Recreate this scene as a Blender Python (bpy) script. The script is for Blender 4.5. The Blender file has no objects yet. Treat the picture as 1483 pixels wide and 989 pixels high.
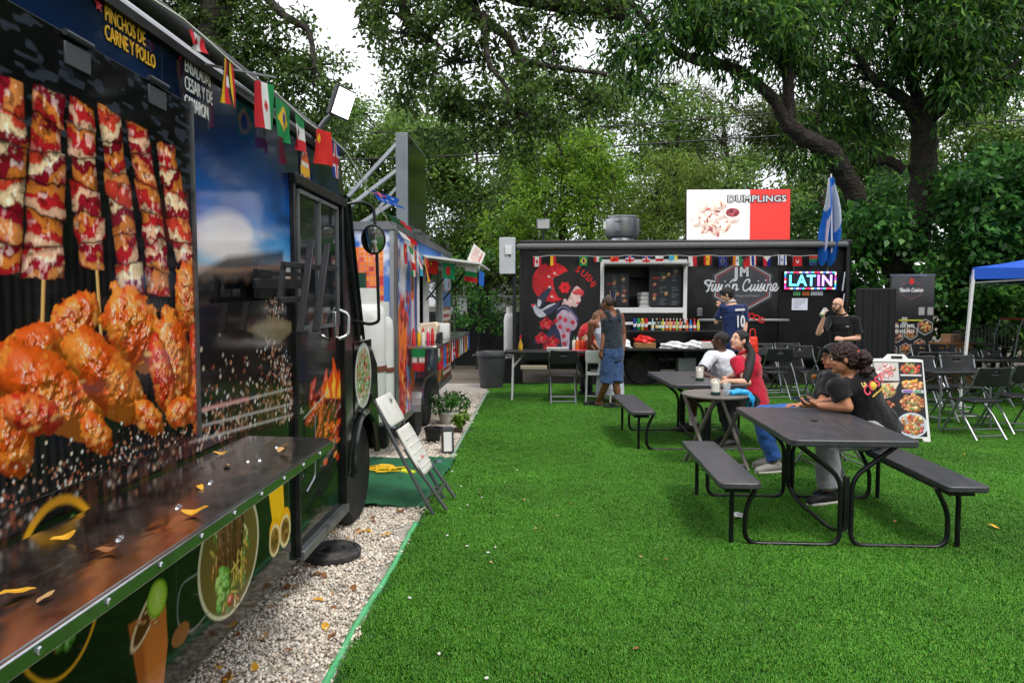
import bpy, bmesh, math, random
import numpy as np
from mathutils import Vector, Matrix, Euler

R = math.radians
scene = bpy.context.scene
COL = scene.collection

# ------------------------------------------------------------------ camera
CAM_H = 1.6
FPX, CX, CY = 1009.0, 741.5, 494.5            # focal length and centre, in pixels of the photograph
YAW = math.atan((777 - 741.5) / FPX)
PITCH = math.atan((494.5 - 437) / FPX)
cam = bpy.data.cameras.new('camera')
cam.sensor_width = 36.0
cam.lens = FPX / 1483 * 36
cam.clip_end = 800
cam.clip_start = 0.05
cam_ob = bpy.data.objects.new('camera', cam)
COL.objects.link(cam_ob)
cam_ob.location = (0, 0, CAM_H)
cam_ob.rotation_euler = (math.pi / 2 - PITCH, 0, YAW)
scene.camera = cam_ob

# ------------------------------------------------------------------ sky: thin bright overcast
SUN_EL, SUN_AZ = R(58), R(150)               # azimuth clockwise from +Y
w = bpy.data.worlds.new('World')
scene.world = w
w.use_nodes = True
nt = w.node_tree
nt.nodes.clear()
sky = nt.nodes.new('ShaderNodeTexSky')
sky.sky_type = 'NISHITA'
sky.sun_disc = False
sky.sun_elevation = SUN_EL
sky.sun_rotation = SUN_AZ
sky.dust_density = 3.0
tc = nt.nodes.new('ShaderNodeTexCoord')
cn = nt.nodes.new('ShaderNodeTexNoise')
cn.inputs['Scale'].default_value = 2.2
cn.inputs['Detail'].default_value = 6
cr = nt.nodes.new('ShaderNodeValToRGB')
cr.color_ramp.elements[0].position = 0.35
cr.color_ramp.elements[0].color = (8.2, 8.5, 9.0, 1)
cr.color_ramp.elements[1].position = 0.7
cr.color_ramp.elements[1].color = (10.6, 10.6, 10.8, 1)
mixc = nt.nodes.new('ShaderNodeMixRGB')
mixc.inputs['Fac'].default_value = 0.86
bg = nt.nodes.new('ShaderNodeBackground')
bg.inputs['Strength'].default_value = 0.12
wo = nt.nodes.new('ShaderNodeOutputWorld')
nt.links.new(tc.outputs['Generated'], cn.inputs['Vector'])
nt.links.new(cn.outputs['Fac'], cr.inputs['Fac'])
nt.links.new(sky.outputs['Color'], mixc.inputs['Color1'])
nt.links.new(cr.outputs['Color'], mixc.inputs['Color2'])
nt.links.new(mixc.outputs['Color'], bg.inputs['Color'])
nt.links.new(bg.outputs['Background'], wo.inputs['Surface'])

sun = bpy.data.lights.new('sun', 'SUN')
sun.energy = 1.4
sun.angle = R(14)
sun.color = (1.0, 0.965, 0.92)
sun_ob = bpy.data.objects.new('sun', sun)
COL.objects.link(sun_ob)
sd = Vector((math.sin(SUN_AZ) * math.cos(SUN_EL), math.cos(SUN_AZ) * math.cos(SUN_EL), math.sin(SUN_EL)))
sun_ob.rotation_euler = sd.to_track_quat('Z', 'Y').to_euler()
sun_ob.location = sd * 60

scene.view_settings.view_transform = 'Standard'
scene.view_settings.look = 'None'
scene.view_settings.exposure = 0.54
scene.view_settings.gamma = 1.0
scene.view_settings.use_curve_mapping = False
scene.render.engine = 'CYCLES'
scene.cycles.max_bounces = 5
scene.cycles.diffuse_bounces = 3
scene.cycles.glossy_bounces = 3
scene.cycles.transmission_bounces = 4
scene.cycles.transparent_max_bounces = 4
scene.cycles.caustics_reflective = False
scene.cycles.caustics_refractive = False
scene.cycles.use_denoising = True

# ------------------------------------------------------------------ surveying: where a line of sight meets a plane
_fw = Vector((-math.sin(YAW) * math.cos(PITCH), math.cos(YAW) * math.cos(PITCH), -math.sin(PITCH)))
_rt = Vector((math.cos(YAW), math.sin(YAW), 0))
_up = _rt.cross(_fw)

def sight(x, y):
    return _fw + _rt * ((x - CX) / FPX) + _up * (-(y - CY) / FPX)

def at(x, y, Y):
    d = sight(x, y)
    return Vector((0, 0, CAM_H)) + d * (Y / d.y)

def atx(x, y, X):
    d = sight(x, y)
    return Vector((0, 0, CAM_H)) + d * (X / d.x)

def atz(x, y, z=0.0):
    d = sight(x, y)
    return Vector((0, 0, CAM_H)) + d * ((z - CAM_H) / d.z)

# ------------------------------------------------------------------ colour
def lin(c):
    c = np.asarray(c, float) / 255.0
    return np.where(c <= 0.04045, c / 12.92, ((c + 0.055) / 1.055) ** 2.4)

def S(r, g=None, b=None):
    if g is None:
        r, g, b = r
    return tuple(float(q) for q in lin((r, g, b))) + (1.0,)

MATS = {}

def mat(name, col, rough=0.5, metal=0.0, var=0.12, vscale=6.0, bump=0.0, bscale=60.0, spec=0.5, coat=0.0,
        emit=None, estr=0.0, trans=0.0, ior=1.45, dirt=None, dscale=3.0, damt=0.4, alpha=1.0, sheen=0.0):
    """Principled material; colour broken up by noise, optional bump, optional dirt patches."""
    if name in MATS:
        return MATS[name]
    m = bpy.data.materials.new(name)
    m.use_nodes = True
    n = m.node_tree.nodes
    L = m.node_tree.links.new
    p = n['Principled BSDF']
    c = col if len(col) == 4 else S(*col)
    p.inputs['Roughness'].default_value = rough
    p.inputs['Metallic'].default_value = metal
    p.inputs['Specular IOR Level'].default_value = spec
    p.inputs['Coat Weight'].default_value = coat
    p.inputs['Coat Roughness'].default_value = 0.08
    p.inputs['Transmission Weight'].default_value = trans
    p.inputs['IOR'].default_value = ior
    p.inputs['Alpha'].default_value = alpha
    p.inputs['Sheen Weight'].default_value = sheen
    if emit is not None:
        p.inputs['Emission Color'].default_value = emit
        p.inputs['Emission Strength'].default_value = estr
    t = n.new('ShaderNodeTexCoord')
    src = None
    if var > 0:
        no = n.new('ShaderNodeTexNoise')
        no.inputs['Scale'].default_value = vscale
        no.inputs['Detail'].default_value = 5
        L(t.outputs['Object'], no.inputs['Vector'])
        mr = n.new('ShaderNodeMapRange')
        mr.inputs['From Min'].default_value = 0.25
        mr.inputs['From Max'].default_value = 0.75
        mr.inputs['To Min'].default_value = 1 - var
        mr.inputs['To Max'].default_value = 1 + var
        L(no.outputs['Fac'], mr.inputs['Value'])
        mx = n.new('ShaderNodeMixRGB')
        mx.blend_type = 'MULTIPLY'
        mx.inputs['Fac'].default_value = 1
        mx.inputs['Color1'].default_value = c
        L(mr.outputs['Result'], mx.inputs['Color2'])
        src = mx.outputs['Color']
        rr = n.new('ShaderNodeMapRange')
        rr.inputs['To Min'].default_value = max(0.02, rough - 0.12)
        rr.inputs['To Max'].default_value = min(1, rough + 0.12)
        L(no.outputs['Fac'], rr.inputs['Value'])
        L(rr.outputs['Result'], p.inputs['Roughness'])
    else:
        p.inputs['Base Color'].default_value = c
    if dirt is not None:
        nd = n.new('ShaderNodeTexNoise')
        nd.inputs['Scale'].default_value = dscale
        nd.inputs['Detail'].default_value = 8
        nd.inputs['Roughness'].default_value = 0.7
        L(t.outputs['Object'], nd.inputs['Vector'])
        rp = n.new('ShaderNodeMapRange')
        rp.inputs['From Min'].default_value = 0.5
        rp.inputs['From Max'].default_value = 0.72
        rp.inputs['To Max'].default_value = damt
        L(nd.outputs['Fac'], rp.inputs['Value'])
        mm = n.new('ShaderNodeMixRGB')
        L(rp.outputs['Result'], mm.inputs['Fac'])
        if src:
            L(src, mm.inputs['Color1'])
        else:
            mm.inputs['Color1'].default_value = c
        mm.inputs['Color2'].default_value = dirt if len(dirt) == 4 else S(*dirt)
        src = mm.outputs['Color']
    if src:
        L(src, p.inputs['Base Color'])
    if bump > 0:
        nb = n.new('ShaderNodeTexNoise')
        nb.inputs['Scale'].default_value = bscale
        nb.inputs['Detail'].default_value = 4
        L(t.outputs['Object'], nb.inputs['Vector'])
        bp = n.new('ShaderNodeBump')
        bp.inputs['Strength'].default_value = bump
        bp.inputs['Distance'].default_value = 0.02
        L(nb.outputs['Fac'], bp.inputs['Height'])
        L(bp.outputs['Normal'], p.inputs['Normal'])
    MATS[name] = m
    return m

def print_mat(name, rough=0.22, coat=0.0, emit=0.0, spec=0.5, bump=0.0, cloth=False):
    """Printed surface: the colour comes from the mesh's own painted attribute."""
    if name in MATS:
        return MATS[name]
    m = bpy.data.materials.new(name)
    m.use_nodes = True
    n = m.node_tree.nodes
    L = m.node_tree.links.new
    p = n['Principled BSDF']
    a = n.new('ShaderNodeAttribute')
    a.attribute_name = 'Col'
    no = n.new('ShaderNodeTexNoise')
    no.inputs['Scale'].default_value = 3.0
    no.inputs['Detail'].default_value = 7
    t = n.new('ShaderNodeTexCoord')
    L(t.outputs['Object'], no.inputs['Vector'])
    mr = n.new('ShaderNodeMapRange')
    mr.inputs['To Min'].default_value = 0.9
    mr.inputs['To Max'].default_value = 1.08
    L(no.outputs['Fac'], mr.inputs['Value'])
    mx = n.new('ShaderNodeMixRGB')
    mx.blend_type = 'MULTIPLY'
    mx.inputs['Fac'].default_value = 1
    L(a.outputs['Color'], mx.inputs['Color1'])
    L(mr.outputs['Result'], mx.inputs['Color2'])
    L(mx.outputs['Color'], p.inputs['Base Color'])
    p.inputs['Roughness'].default_value = rough
    p.inputs['Specular IOR Level'].default_value = spec
    p.inputs['Coat Weight'].default_value = coat
    p.inputs['Coat Roughness'].default_value = 0.05
    if emit > 0:
        L(a.outputs['Color'], p.inputs['Emission Color'])
        p.inputs['Emission Strength'].default_value = emit
    if bump > 0:
        nb = n.new('ShaderNodeTexNoise')
        nb.inputs['Scale'].default_value = 2.2
        nb.inputs['Detail'].default_value = 3
        L(t.outputs['Object'], nb.inputs['Vector'])
        bp = n.new('ShaderNodeBump')
        bp.inputs['Strength'].default_value = bump
        bp.inputs['Distance'].default_value = 0.05
        L(nb.outputs['Fac'], bp.inputs['Height'])
        L(bp.outputs['Normal'], p.inputs['Normal'])
    if cloth:
        tr = n.new('ShaderNodeBsdfTranslucent')
        L(mx.outputs['Color'], tr.inputs['Color'])
        ms = n.new('ShaderNodeMixShader')
        ms.inputs['Fac'].default_value = 0.35
        o = n['Material Output']
        L(p.outputs['BSDF'], ms.inputs[1])
        L(tr.outputs['BSDF'], ms.inputs[2])
        L(ms.outputs['Shader'], o.inputs['Surface'])
    MATS[name] = m
    return m

def leaf_mat(name, trans=0.35, rough=0.45):
    if name in MATS:
        return MATS[name]
    m = bpy.data.materials.new(name)
    m.use_nodes = True
    n = m.node_tree.nodes
    L = m.node_tree.links.new
    p = n['Principled BSDF']
    a = n.new('ShaderNodeAttribute')
    a.attribute_name = 'Col'
    L(a.outputs['Color'], p.inputs['Base Color'])
    p.inputs['Roughness'].default_value = rough
    p.inputs['Specular IOR Level'].default_value = 0.35
    tr = n.new('ShaderNodeBsdfTranslucent')
    hs = n.new('ShaderNodeHueSaturation')
    hs.inputs['Hue'].default_value = 0.485
    hs.inputs['Value'].default_value = 1.5
    L(a.outputs['Color'], hs.inputs['Color'])
    L(hs.outputs['Color'], tr.inputs['Color'])
    ms = n.new('ShaderNodeMixShader')
    ms.inputs['Fac'].default_value = trans
    L(p.outputs['BSDF'], ms.inputs[1])
    L(tr.outputs['BSDF'], ms.inputs[2])
    L(ms.outputs['Shader'], n['Material Output'].inputs['Surface'])
    MATS[name] = m
    return m

# ------------------------------------------------------------------ mesh building
def link_mesh(name, me, m, parent=None):
    o = bpy.data.objects.new(name, me)
    COL.objects.link(o)
    if m is not None and len(me.materials) == 0:
        for q in (m if isinstance(m, (list, tuple)) else [m]):
            me.materials.append(q)
    if parent is not None:
        o.parent = parent
    return o

class MB:
    def __init__(s):
        s.v, s.f, s.m = [], [], []
        s.k = 0

    def add(s, vs, fs):
        b = len(s.v)
        s.v += [tuple(q) for q in vs]
        s.f += [tuple(i + b for i in f) for f in fs]
        s.m += [s.k] * len(fs)
        return s

    def box(s, c, d, rot=None):
        c = Vector(c)
        hx, hy, hz = d[0] / 2, d[1] / 2, d[2] / 2
        vs = [Vector((x, y, z)) for x in (-hx, hx) for y in (-hy, hy) for z in (-hz, hz)]
        if rot is not None:
            M = rot if isinstance(rot, Matrix) else Euler(rot).to_matrix()
            vs = [M @ q for q in vs]
        return s.add([q + c for q in vs], [(0, 1, 3, 2), (4, 6, 7, 5), (0, 4, 5, 1), (2, 3, 7, 6), (0, 2, 6, 4), (1, 5, 7, 3)])

    def bar(s, a, b, wd, ht, up=(0, 0, 1)):
        a, b = Vector(a), Vector(b)
        d = (b - a)
        if d.length < 1e-6:
            return s
        y = d.normalized()
        u = Vector(up)
        if abs(y.dot(u)) > 0.98:
            u = Vector((1, 0, 0))
        x = y.cross(u).normalized()
        z = x.cross(y)
        M = Matrix((x, y, z)).transposed()
        return s.box((a + b) / 2, (wd, d.length, ht), M)

    def tube(s, pts, r, n=8, cap=True):
        pts = [Vector(p) for p in pts]
        k = len(pts)
        rs = r if isinstance(r, (list, tuple)) else [r] * k
        tang = []
        for i in range(k):
            t = pts[min(i + 1, k - 1)] - pts[max(i - 1, 0)]
            tang.append(t.normalized() if t.length > 1e-9 else Vector((0, 0, 1)))
        t0 = tang[0]
        nrm = t0.orthogonal().normalized()
        vs, fs = [], []
        for i in range(k):
            if i:
                q = tang[i - 1].rotation_difference(tang[i])
                nrm = (q @ nrm).normalized()
            bi = tang[i].cross(nrm)
            for j in range(n):
                a = 2 * math.pi * j / n
                vs.append(pts[i] + (nrm * math.cos(a) + bi * math.sin(a)) * rs[i])
        for i in range(k - 1):
            for j in range(n):
                j2 = (j + 1) % n
                fs.append((i * n + j, i * n + j2, (i + 1) * n + j2, (i + 1) * n + j))
        if cap:
            fs.append(tuple(range(n - 1, -1, -1)))
            fs.append(tuple((k - 1) * n + j for j in range(n)))
        return s.add(vs, fs)

    def lathe(s, prof, n=16, o=(0, 0, 0), M=None):
        o = Vector(o)
        vs, fs = [], []
        k = len(prof)
        for (r, z) in prof:
            for j in range(n):
                a = 2 * math.pi * j / n
                q = Vector((max(r, 1e-4) * math.cos(a), max(r, 1e-4) * math.sin(a), z))
                vs.append((M @ q if M is not None else q) + o)
        for i in range(k - 1):
            for j in range(n):
                j2 = (j + 1) % n
                fs.append((i * n + j, i * n + j2, (i + 1) * n + j2, (i + 1) * n + j))
        fs.append(tuple(range(n - 1, -1, -1)))
        fs.append(tuple((k - 1) * n + j for j in range(n)))
        return s.add(vs, fs)

    def ell(s, c, r, n=12, m=8, M=None):
        c = Vector(c)
        r = (r, r, r) if isinstance(r, (int, float)) else r
        vs, fs = [], []
        for i in range(m + 1):
            th = math.pi * i / m
            for j in range(n):
                a = 2 * math.pi * j / n
                q = Vector((r[0] * math.sin(th) * math.cos(a), r[1] * math.sin(th) * math.sin(a), r[2] * math.cos(th)))
                vs.append((M @ q if M is not None else q) + c)
        for i in range(m):
            for j in range(n):
                j2 = (j + 1) % n
                fs.append((i * n + j, (i + 1) * n + j, (i + 1) * n + j2, i * n + j2))
        return s.add(vs, fs)

    def prism(s, poly, o, u, v, t):
        """Polygon in the plane (o; u, v), thickened by t along u x v."""
        o, u, v = Vector(o), Vector(u), Vector(v)
        nrm = u.cross(v).normalized() * t
        k = len(poly)
        a = [o + u * x + v * y for x, y in poly]
        vs = a + [q + nrm for q in a]
        fs = [tuple(range(k - 1, -1, -1)), tuple(range(k, 2 * k))]
        fs += [(i, (i + 1) % k, k + (i + 1) % k, k + i) for i in range(k)]
        return s.add(vs, fs)

    def build(s, name, m, parent=None, smooth=True, bevel=0.0, loc=None, seg=2, ang=38):
        me = bpy.data.meshes.new(name)
        me.from_pydata(s.v, [], s.f)
        if isinstance(m, (list, tuple)):
            for q in m:
                me.materials.append(q)
            me.polygons.foreach_set('material_index', s.m)
        elif m is not None:
            me.materials.append(m)
        if smooth:
            me.polygons.foreach_set('use_smooth', [True] * len(me.polygons))
            me.set_sharp_from_angle(angle=R(ang))
        me.update()
        o = link_mesh(name, me, None, parent)
        if loc is not None:
            o.location = loc
        if bevel > 0:
            bm = o.modifiers.new('bevel', 'BEVEL')
            bm.width = bevel
            bm.segments = seg
            bm.limit_method = 'ANGLE'
            bm.angle_limit = R(40)
        return o

def thing(name, label, cat, loc=(0, 0, 0), rotz=0.0, group=None):
    o = bpy.data.objects.new(name, None)
    COL.objects.link(o)
    o.empty_display_size = 0.1
    o.location = loc
    o.rotation_euler = (0, 0, rotz)
    o['label'] = label
    o['category'] = cat
    if group:
        o['group'] = group
    return o

def tag(o, label, cat, group=None):
    o['label'] = label
    o['category'] = cat
    if group:
        o['group'] = group
    return o

def structure(o, label=None):
    o['kind'] = 'structure'
    if label:
        o['label'] = label
    return o

def dup(root, loc, rotz=None, label=None):
    r = root.copy()
    COL.objects.link(r)
    r.location = loc
    if rotz is not None:
        r.rotation_euler = (0, 0, rotz)
    if label:
        r['label'] = label
    for ch in list(root.children):
        c = ch.copy()
        COL.objects.link(c)
        c.parent = r
        for g in list(ch.children):
            d = g.copy()
            COL.objects.link(d)
            d.parent = c
    return r

def arc(c, r, a0, a1, n, ax=(1, 0, 0), ay=(0, 0, 1)):
    c, ax, ay = Vector(c), Vector(ax), Vector(ay)
    return [c + ax * (r * math.cos(R(a0 + (a1 - a0) * i / n))) + ay * (r * math.sin(R(a0 + (a1 - a0) * i / n))) for i in range(n + 1)]

def bent(pts, rad=0.08, n=5):
    """Polyline with its corners rounded off."""
    pts = [Vector(p) for p in pts]
    out = [pts[0]]
    for i in range(1, len(pts) - 1):
        a, b, c = pts[i - 1], pts[i], pts[i + 1]
        d1, d2 = (a - b), (c - b)
        q = min(rad, d1.length * 0.45, d2.length * 0.45)
        p1, p2 = b + d1.normalized() * q, b + d2.normalized() * q
        for k in range(n + 1):
            t = k / n
            out.append(p1 * (1 - t) ** 2 + b * 2 * t * (1 - t) + p2 * t * t)
    out.append(pts[-1])
    return out

def spline(pts, n=6):
    """Catmull-Rom through the points."""
    P = [Vector(p) for p in pts]
    P = [P[0] * 2 - P[1]] + P + [P[-1] * 2 - P[-2]]
    out = []
    for i in range(1, len(P) - 2):
        for k in range(n):
            t = k / n
            out.append(0.5 * ((2 * P[i]) + (P[i + 1] - P[i - 1]) * t + (2 * P[i - 1] - 5 * P[i] + 4 * P[i + 1] - P[i + 2]) * t * t
                              + (3 * P[i] - P[i - 1] - 3 * P[i + 1] + P[i + 2]) * t ** 3))
    out.append(P[-2])
    return out

def lettering(body, size, o, u, v, m, parent=None, name='lettering', offset=0.0, shear=0.0, align='CENTER', wx=1.0, ext=0.0015, space=1.0, lift=0.003):
    """Text as real thin letters lying on the plane (o; u right, v up)."""
    c = bpy.data.curves.new('text', 'FONT')
    c.body = body
    c.size = size
    c.extrude = ext
    c.offset = offset
    c.shear = shear
    c.align_x = align
    c.space_character = space
    c.resolution_u = 3
    ob = bpy.data.objects.new('text', c)
    me0 = ob.to_mesh()
    me = me0.copy()
    ob.to_mesh_clear()
    bpy.data.objects.remove(ob)
    u, v = Vector(u).normalized(), Vector(v).normalized()
    nrm = u.cross(v).normalized()
    o = Vector(o) + nrm * lift
    M = Matrix(((u.x * wx, v.x, nrm.x, o.x), (u.y * wx, v.y, nrm.y, o.y), (u.z * wx, v.z, nrm.z, o.z), (0, 0, 0, 1)))
    me.transform(M)
    me.name = name
    me.materials.clear()
    return link_mesh(name, me, m, parent)

# ------------------------------------------------------------------ painted prints (colour attribute on a fine grid)
_rs = np.random.RandomState(7)
_LAT = _rs.rand(256, 256)

def vnoise(x, y, seed=0):
    x = x + seed * 17.37
    y = y + seed * 9.71
    xi, yi = np.floor(x).astype(int), np.floor(y).astype(int)
    fx, fy = x - xi, y - yi
    fx, fy = fx * fx * (3 - 2 * fx), fy * fy * (3 - 2 * fy)
    a, b = _LAT[xi % 256, yi % 256], _LAT[(xi + 1) % 256, yi % 256]
    c, d = _LAT[xi % 256, (yi + 1) % 256], _LAT[(xi + 1) % 256, (yi + 1) % 256]
    return (a * (1 - fx) + b * fx) * (1 - fy) + (c * (1 - fx) + d * fx) * fy

def fbm(x, y, o=4, seed=0):
    s, a, t = 0, 0.5, 0
    for i in range(o):
        s = s + a * vnoise(x, y, seed + i * 3)
        t += a
        x, y, a = x * 2.03, y * 2.03, a * 0.5
    return s / t

def sstep(a, b, x):
    t = np.clip((x - a) / (b - a), 0, 1)
    return t * t * (3 - 2 * t)

class Canvas:
    def __init__(s, wd, ht, step, bgc=(0, 0, 0), x0=0.0, y0=0.0):
        s.w, s.h, s.step, s.x0, s.y0 = wd, ht, step, x0, y0
        s.nu, s.nv = max(2, int(round(wd / step)) + 1), max(2, int(round(ht / step)) + 1)
        s.X, s.Y = np.meshgrid(np.linspace(x0, x0 + wd, s.nu), np.linspace(y0, y0 + ht, s.nv))
        s.C = np.zeros((s.nv, s.nu, 3)) + lin(bgc)

    def win(s, x0, y0, x1, y1):
        x0, x1, y0, y1 = x0 - s.x0, x1 - s.x0, y0 - s.y0, y1 - s.y0
        i0, i1 = int(np.clip(x0 / s.w * (s.nu - 1) - 1, 0, s.nu)), int(np.clip(x1 / s.w * (s.nu - 1) + 3, 0, s.nu))
        j0, j1 = int(np.clip(y0 / s.h * (s.nv - 1) - 1, 0, s.nv)), int(np.clip(y1 / s.h * (s.nv - 1) + 3, 0, s.nv))
        return (slice(j0, max(j1, j0)), slice(i0, max(i1, i0)))

    def paint(s, sl, a, col, raw=False):
        c = np.asarray(col, float) if raw else lin(col)
        a = np.clip(a, 0, 1)[..., None]
        s.C[sl] = s.C[sl] * (1 - a) + c * a

    def ell(s, cx, cy, rx, ry, col, ang=0, alpha=1.0, soft=None):
        m = max(rx, ry)
        sl = s.win(cx - m, cy - m, cx + m, cy + m)
        x, y = s.X[sl] - cx, s.Y[sl] - cy
        ca, sa = math.cos(R(ang)), math.sin(R(ang))
        u, v = (x * ca + y * sa) / rx, (-x * sa + y * ca) / ry
        d = (np.sqrt(u * u + v * v) - 1) * min(rx, ry)
        s.paint(sl, alpha * np.clip(0.5 - d / (soft or s.step), 0, 1), col)

    def sdf(s, pts, sl):
        X, Y = s.X[sl], s.Y[sl]
        d = np.full(X.shape, 1e9)
        sg = np.ones(X.shape)
        k = len(pts)
        for i in range(k):
            ax, ay = pts[i]
            bx, by = pts[i - 1]
            ex, ey = bx - ax, by - ay
            wx, wy = X - ax, Y - ay
            t = np.clip((wx * ex + wy * ey) / (ex * ex + ey * ey + 1e-12), 0, 1)
            qx, qy = wx - ex * t, wy - ey * t
            d = np.minimum(d, qx * qx + qy * qy)
            c1, c2, c3 = Y >= ay, Y < by, ex * wy > ey * wx
            fl = (c1 & c2 & c3) | (~c1 & ~c2 & ~c3)
            sg = np.where(fl, -sg, sg)
        return sg * np.sqrt(d)

    def poly(s, pts, col, alpha=1.0, soft=None, raw=False):
        xs, ys = [p[0] for p in pts], [p[1] for p in pts]
        m = soft or s.step
        sl = s.win(min(xs) - m, min(ys) - m, max(xs) + m, max(ys) + m)
        if s.X[sl].size:
            s.paint(sl, alpha * np.clip(0.5 - s.sdf(pts, sl) / m, 0, 1), col, raw)

    def curve(s, pts, col, n=5, **k):
        q = [(p.x, p.y) for p in spline([(x, y, 0) for x, y in pts + [pts[0]]], n)]
        s.poly(q, col, **k)

    def rect(s, x0, y0, x1, y1, col, alpha=1.0):
        s.poly([(x0, y0), (x1, y0), (x1, y1), (x0, y1)], col, alpha)

    def stroke(s, pts, wd, col, alpha=1.0, smooth=0, soft=None):
        if smooth:
            pts = [(p.x, p.y) for p in spline([(x, y, 0) for x, y in pts], smooth)]
        xs, ys = [p[0] for p in pts], [p[1] for p in pts]
        sl = s.win(min(xs) - wd, min(ys) - wd, max(xs) + wd, max(ys) + wd)
        X, Y = s.X[sl], s.Y[sl]
        if not X.size:
            return
        d = np.full(X.shape, 1e9)
        for (ax, ay), (bx, by) in zip(pts[:-1], pts[1:]):
            ex, ey = bx - ax, by - ay
            t = np.clip(((X - ax) * ex + (Y - ay) * ey) / (ex * ex + ey * ey + 1e-12), 0, 1)
            d = np.minimum(d, np.hypot(X - ax - ex * t, Y - ay - ey * t))
        s.paint(sl, alpha * np.clip(0.5 - (d - wd / 2) / (soft or s.step), 0, 1), col)

    def blob(s, cx, cy, rx, ry, ang, base, seed=0, bump=0.25, bs=3.0, second=None, gloss=0.7, char=0.0, edge=0.12, sq=2.0, amb=0.35):
        """A lit lump of food as a camera would have printed it."""
        m = max(rx, ry) * 1.25
        sl = s.win(cx - m, cy - m, cx + m, cy + m)
        x, y = s.X[sl] - cx, s.Y[sl] - cy
        if x.shape[0] < 3 or x.shape[1] < 3:
            return
        ca, sa = math.cos(R(ang)), math.sin(R(ang))
        u, v = (x * ca + y * sa) / rx, (-x * sa + y * ca) / ry
        k = 1.0 / max(rx, ry)
        no = fbm(x * k * bs, y * k * bs, 5, seed)
        d = (np.abs(u) ** sq + np.abs(v) ** sq) ** (1 / sq) * (1 + edge * 2 * (no - 0.5))
        h = np.sqrt(np.clip(1 - d * d, 0, 1)) + bump * no
        gy, gx = np.gradient(h, s.step * k, s.step * k)
        nz = 1.0 / np.sqrt(gx * gx + gy * gy + 0.6)
        nx, ny = -gx * nz, -gy * nz
        nz = nz * 0.77
        df = np.clip(nx * -0.35 + ny * 0.6 + nz * 0.75, 0, 1)
        sp = np.clip(nx * -0.2 + ny * 0.45 + nz * 0.9, 0, 1) ** 14
        c = lin(base)[None, None, :] * np.ones(x.shape + (1,))
        if second is not None:
            n2 = sstep(0.42, 0.6, fbm(x * k * bs * 0.8, y * k * bs * 0.8, 3, seed + 31))[..., None]
            c = c * (1 - n2) + lin(second) * n2
        if char > 0:
            n3 = (sstep(0.58, 0.72, fbm(x * k * bs * 1.6, y * k * bs * 1.6, 4, seed + 57)) * char)[..., None]
            c = c * (1 - n3) + lin((45, 22, 14)) * n3
        c = c * (amb + (1.3 - amb) * df)[..., None] + (gloss * sp * (0.5 + no))[..., None] * 0.55
        s.paint(sl, np.clip((1 - d) / (s.step * k * 1.6), 0, 1), np.clip(c, 0, 1), True)

    def build(s, name, o, u, v, m, parent=None, thick=0.0, shape=None):
        """Grid in the plane (o; u, v); shape(x, y) may push points along the normal."""
        o, u, v = np.array(o, float), np.array(u, float), np.array(v, float)
        nrm = np.cross(u, v)
        nrm = nrm / np.linalg.norm(nrm)
        P = o + s.X[..., None] * u + s.Y[..., None] * v
        if shape is not None:
            P = P + shape(s.X, s.Y)[..., None] * nrm
        return grid_obj(name, P, s.C, m, parent)

def grid_obj(name, P, C, m, parent=None):
    nv, nu = P.shape[:2]
    idx = np.arange(nv * nu).reshape(nv, nu)
    q = np.stack([idx[:-1, :-1], idx[:-1, 1:], idx[1:, 1:], idx[1:, :-1]], -1).reshape(-1, 4)
    return poly_mesh(name, P.reshape(-1, 3), q, m, parent, C.reshape(-1, 3), True)

def poly_mesh(name, V, F, m, parent=None, C=None, smooth=False):
    me = bpy.data.meshes.new(name)
    V = np.ascontiguousarray(V, np.float32)
    F = np.ascontiguousarray(F, np.int32)
    k = F.shape[1]
    me.vertices.add(len(V))
    me.vertices.foreach_set('co', V.ravel())
    me.loops.add(F.size)
    me.loops.foreach_set('vertex_index', F.ravel())
    me.polygons.add(len(F))
    me.polygons.foreach_set('loop_start', np.arange(0, F.size, k, dtype=np.int32))
    if smooth:
        me.polygons.foreach_set('use_smooth', np.ones(len(F), bool))
    if C is not None:
        a = me.attributes.new('Col', 'FLOAT_COLOR', 'POINT')
        cc = np.ones((len(V), 4), np.float32)
        cc[:, :3] = C
        a.data.foreach_set('color', cc.ravel())
    me.update(calc_edges=True)
    return link_mesh(name, me, m, parent)

BLACK = mat('black_paint', (22, 23, 25), 0.38, var=0.25, dirt=(70, 68, 64), damt=0.12)
BLACKP = mat('black_plastic', (26, 27, 29), 0.5, var=0.15)
RUBBER = mat('tyre_rubber', (30, 30, 31), 0.8, var=0.2, dirt=(105, 98, 88), damt=0.4, bump=0.2)
STEEL = mat('stainless_steel', (190, 192, 195), 0.2, 1.0, var=0.08)
ALU = mat('aluminium', (168, 170, 173), 0.38, 1.0, var=0.12)
GREYM = mat('grey_tube', (120, 122, 126), 0.4, 0.6, var=0.12)
WHITEP = mat('white_plastic', (226, 226, 222), 0.45, var=0.05, dirt=(170, 165, 155), damt=0.2)
WHITEM = mat('white_enamel', (222, 223, 222), 0.35, var=0.05, dirt=(150, 145, 135), damt=0.25)
PRINT = print_mat('vinyl_print', 0.07, 0.0, bump=0.03, spec=0.28)
PRINTM = print_mat('matte_print', 0.45)
CLOTHP = print_mat('flag_cloth', 0.8, cloth=True)
# ================================================================== THE SETTING
rng = np.random.RandomState(11)
random.seed(5)

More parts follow.
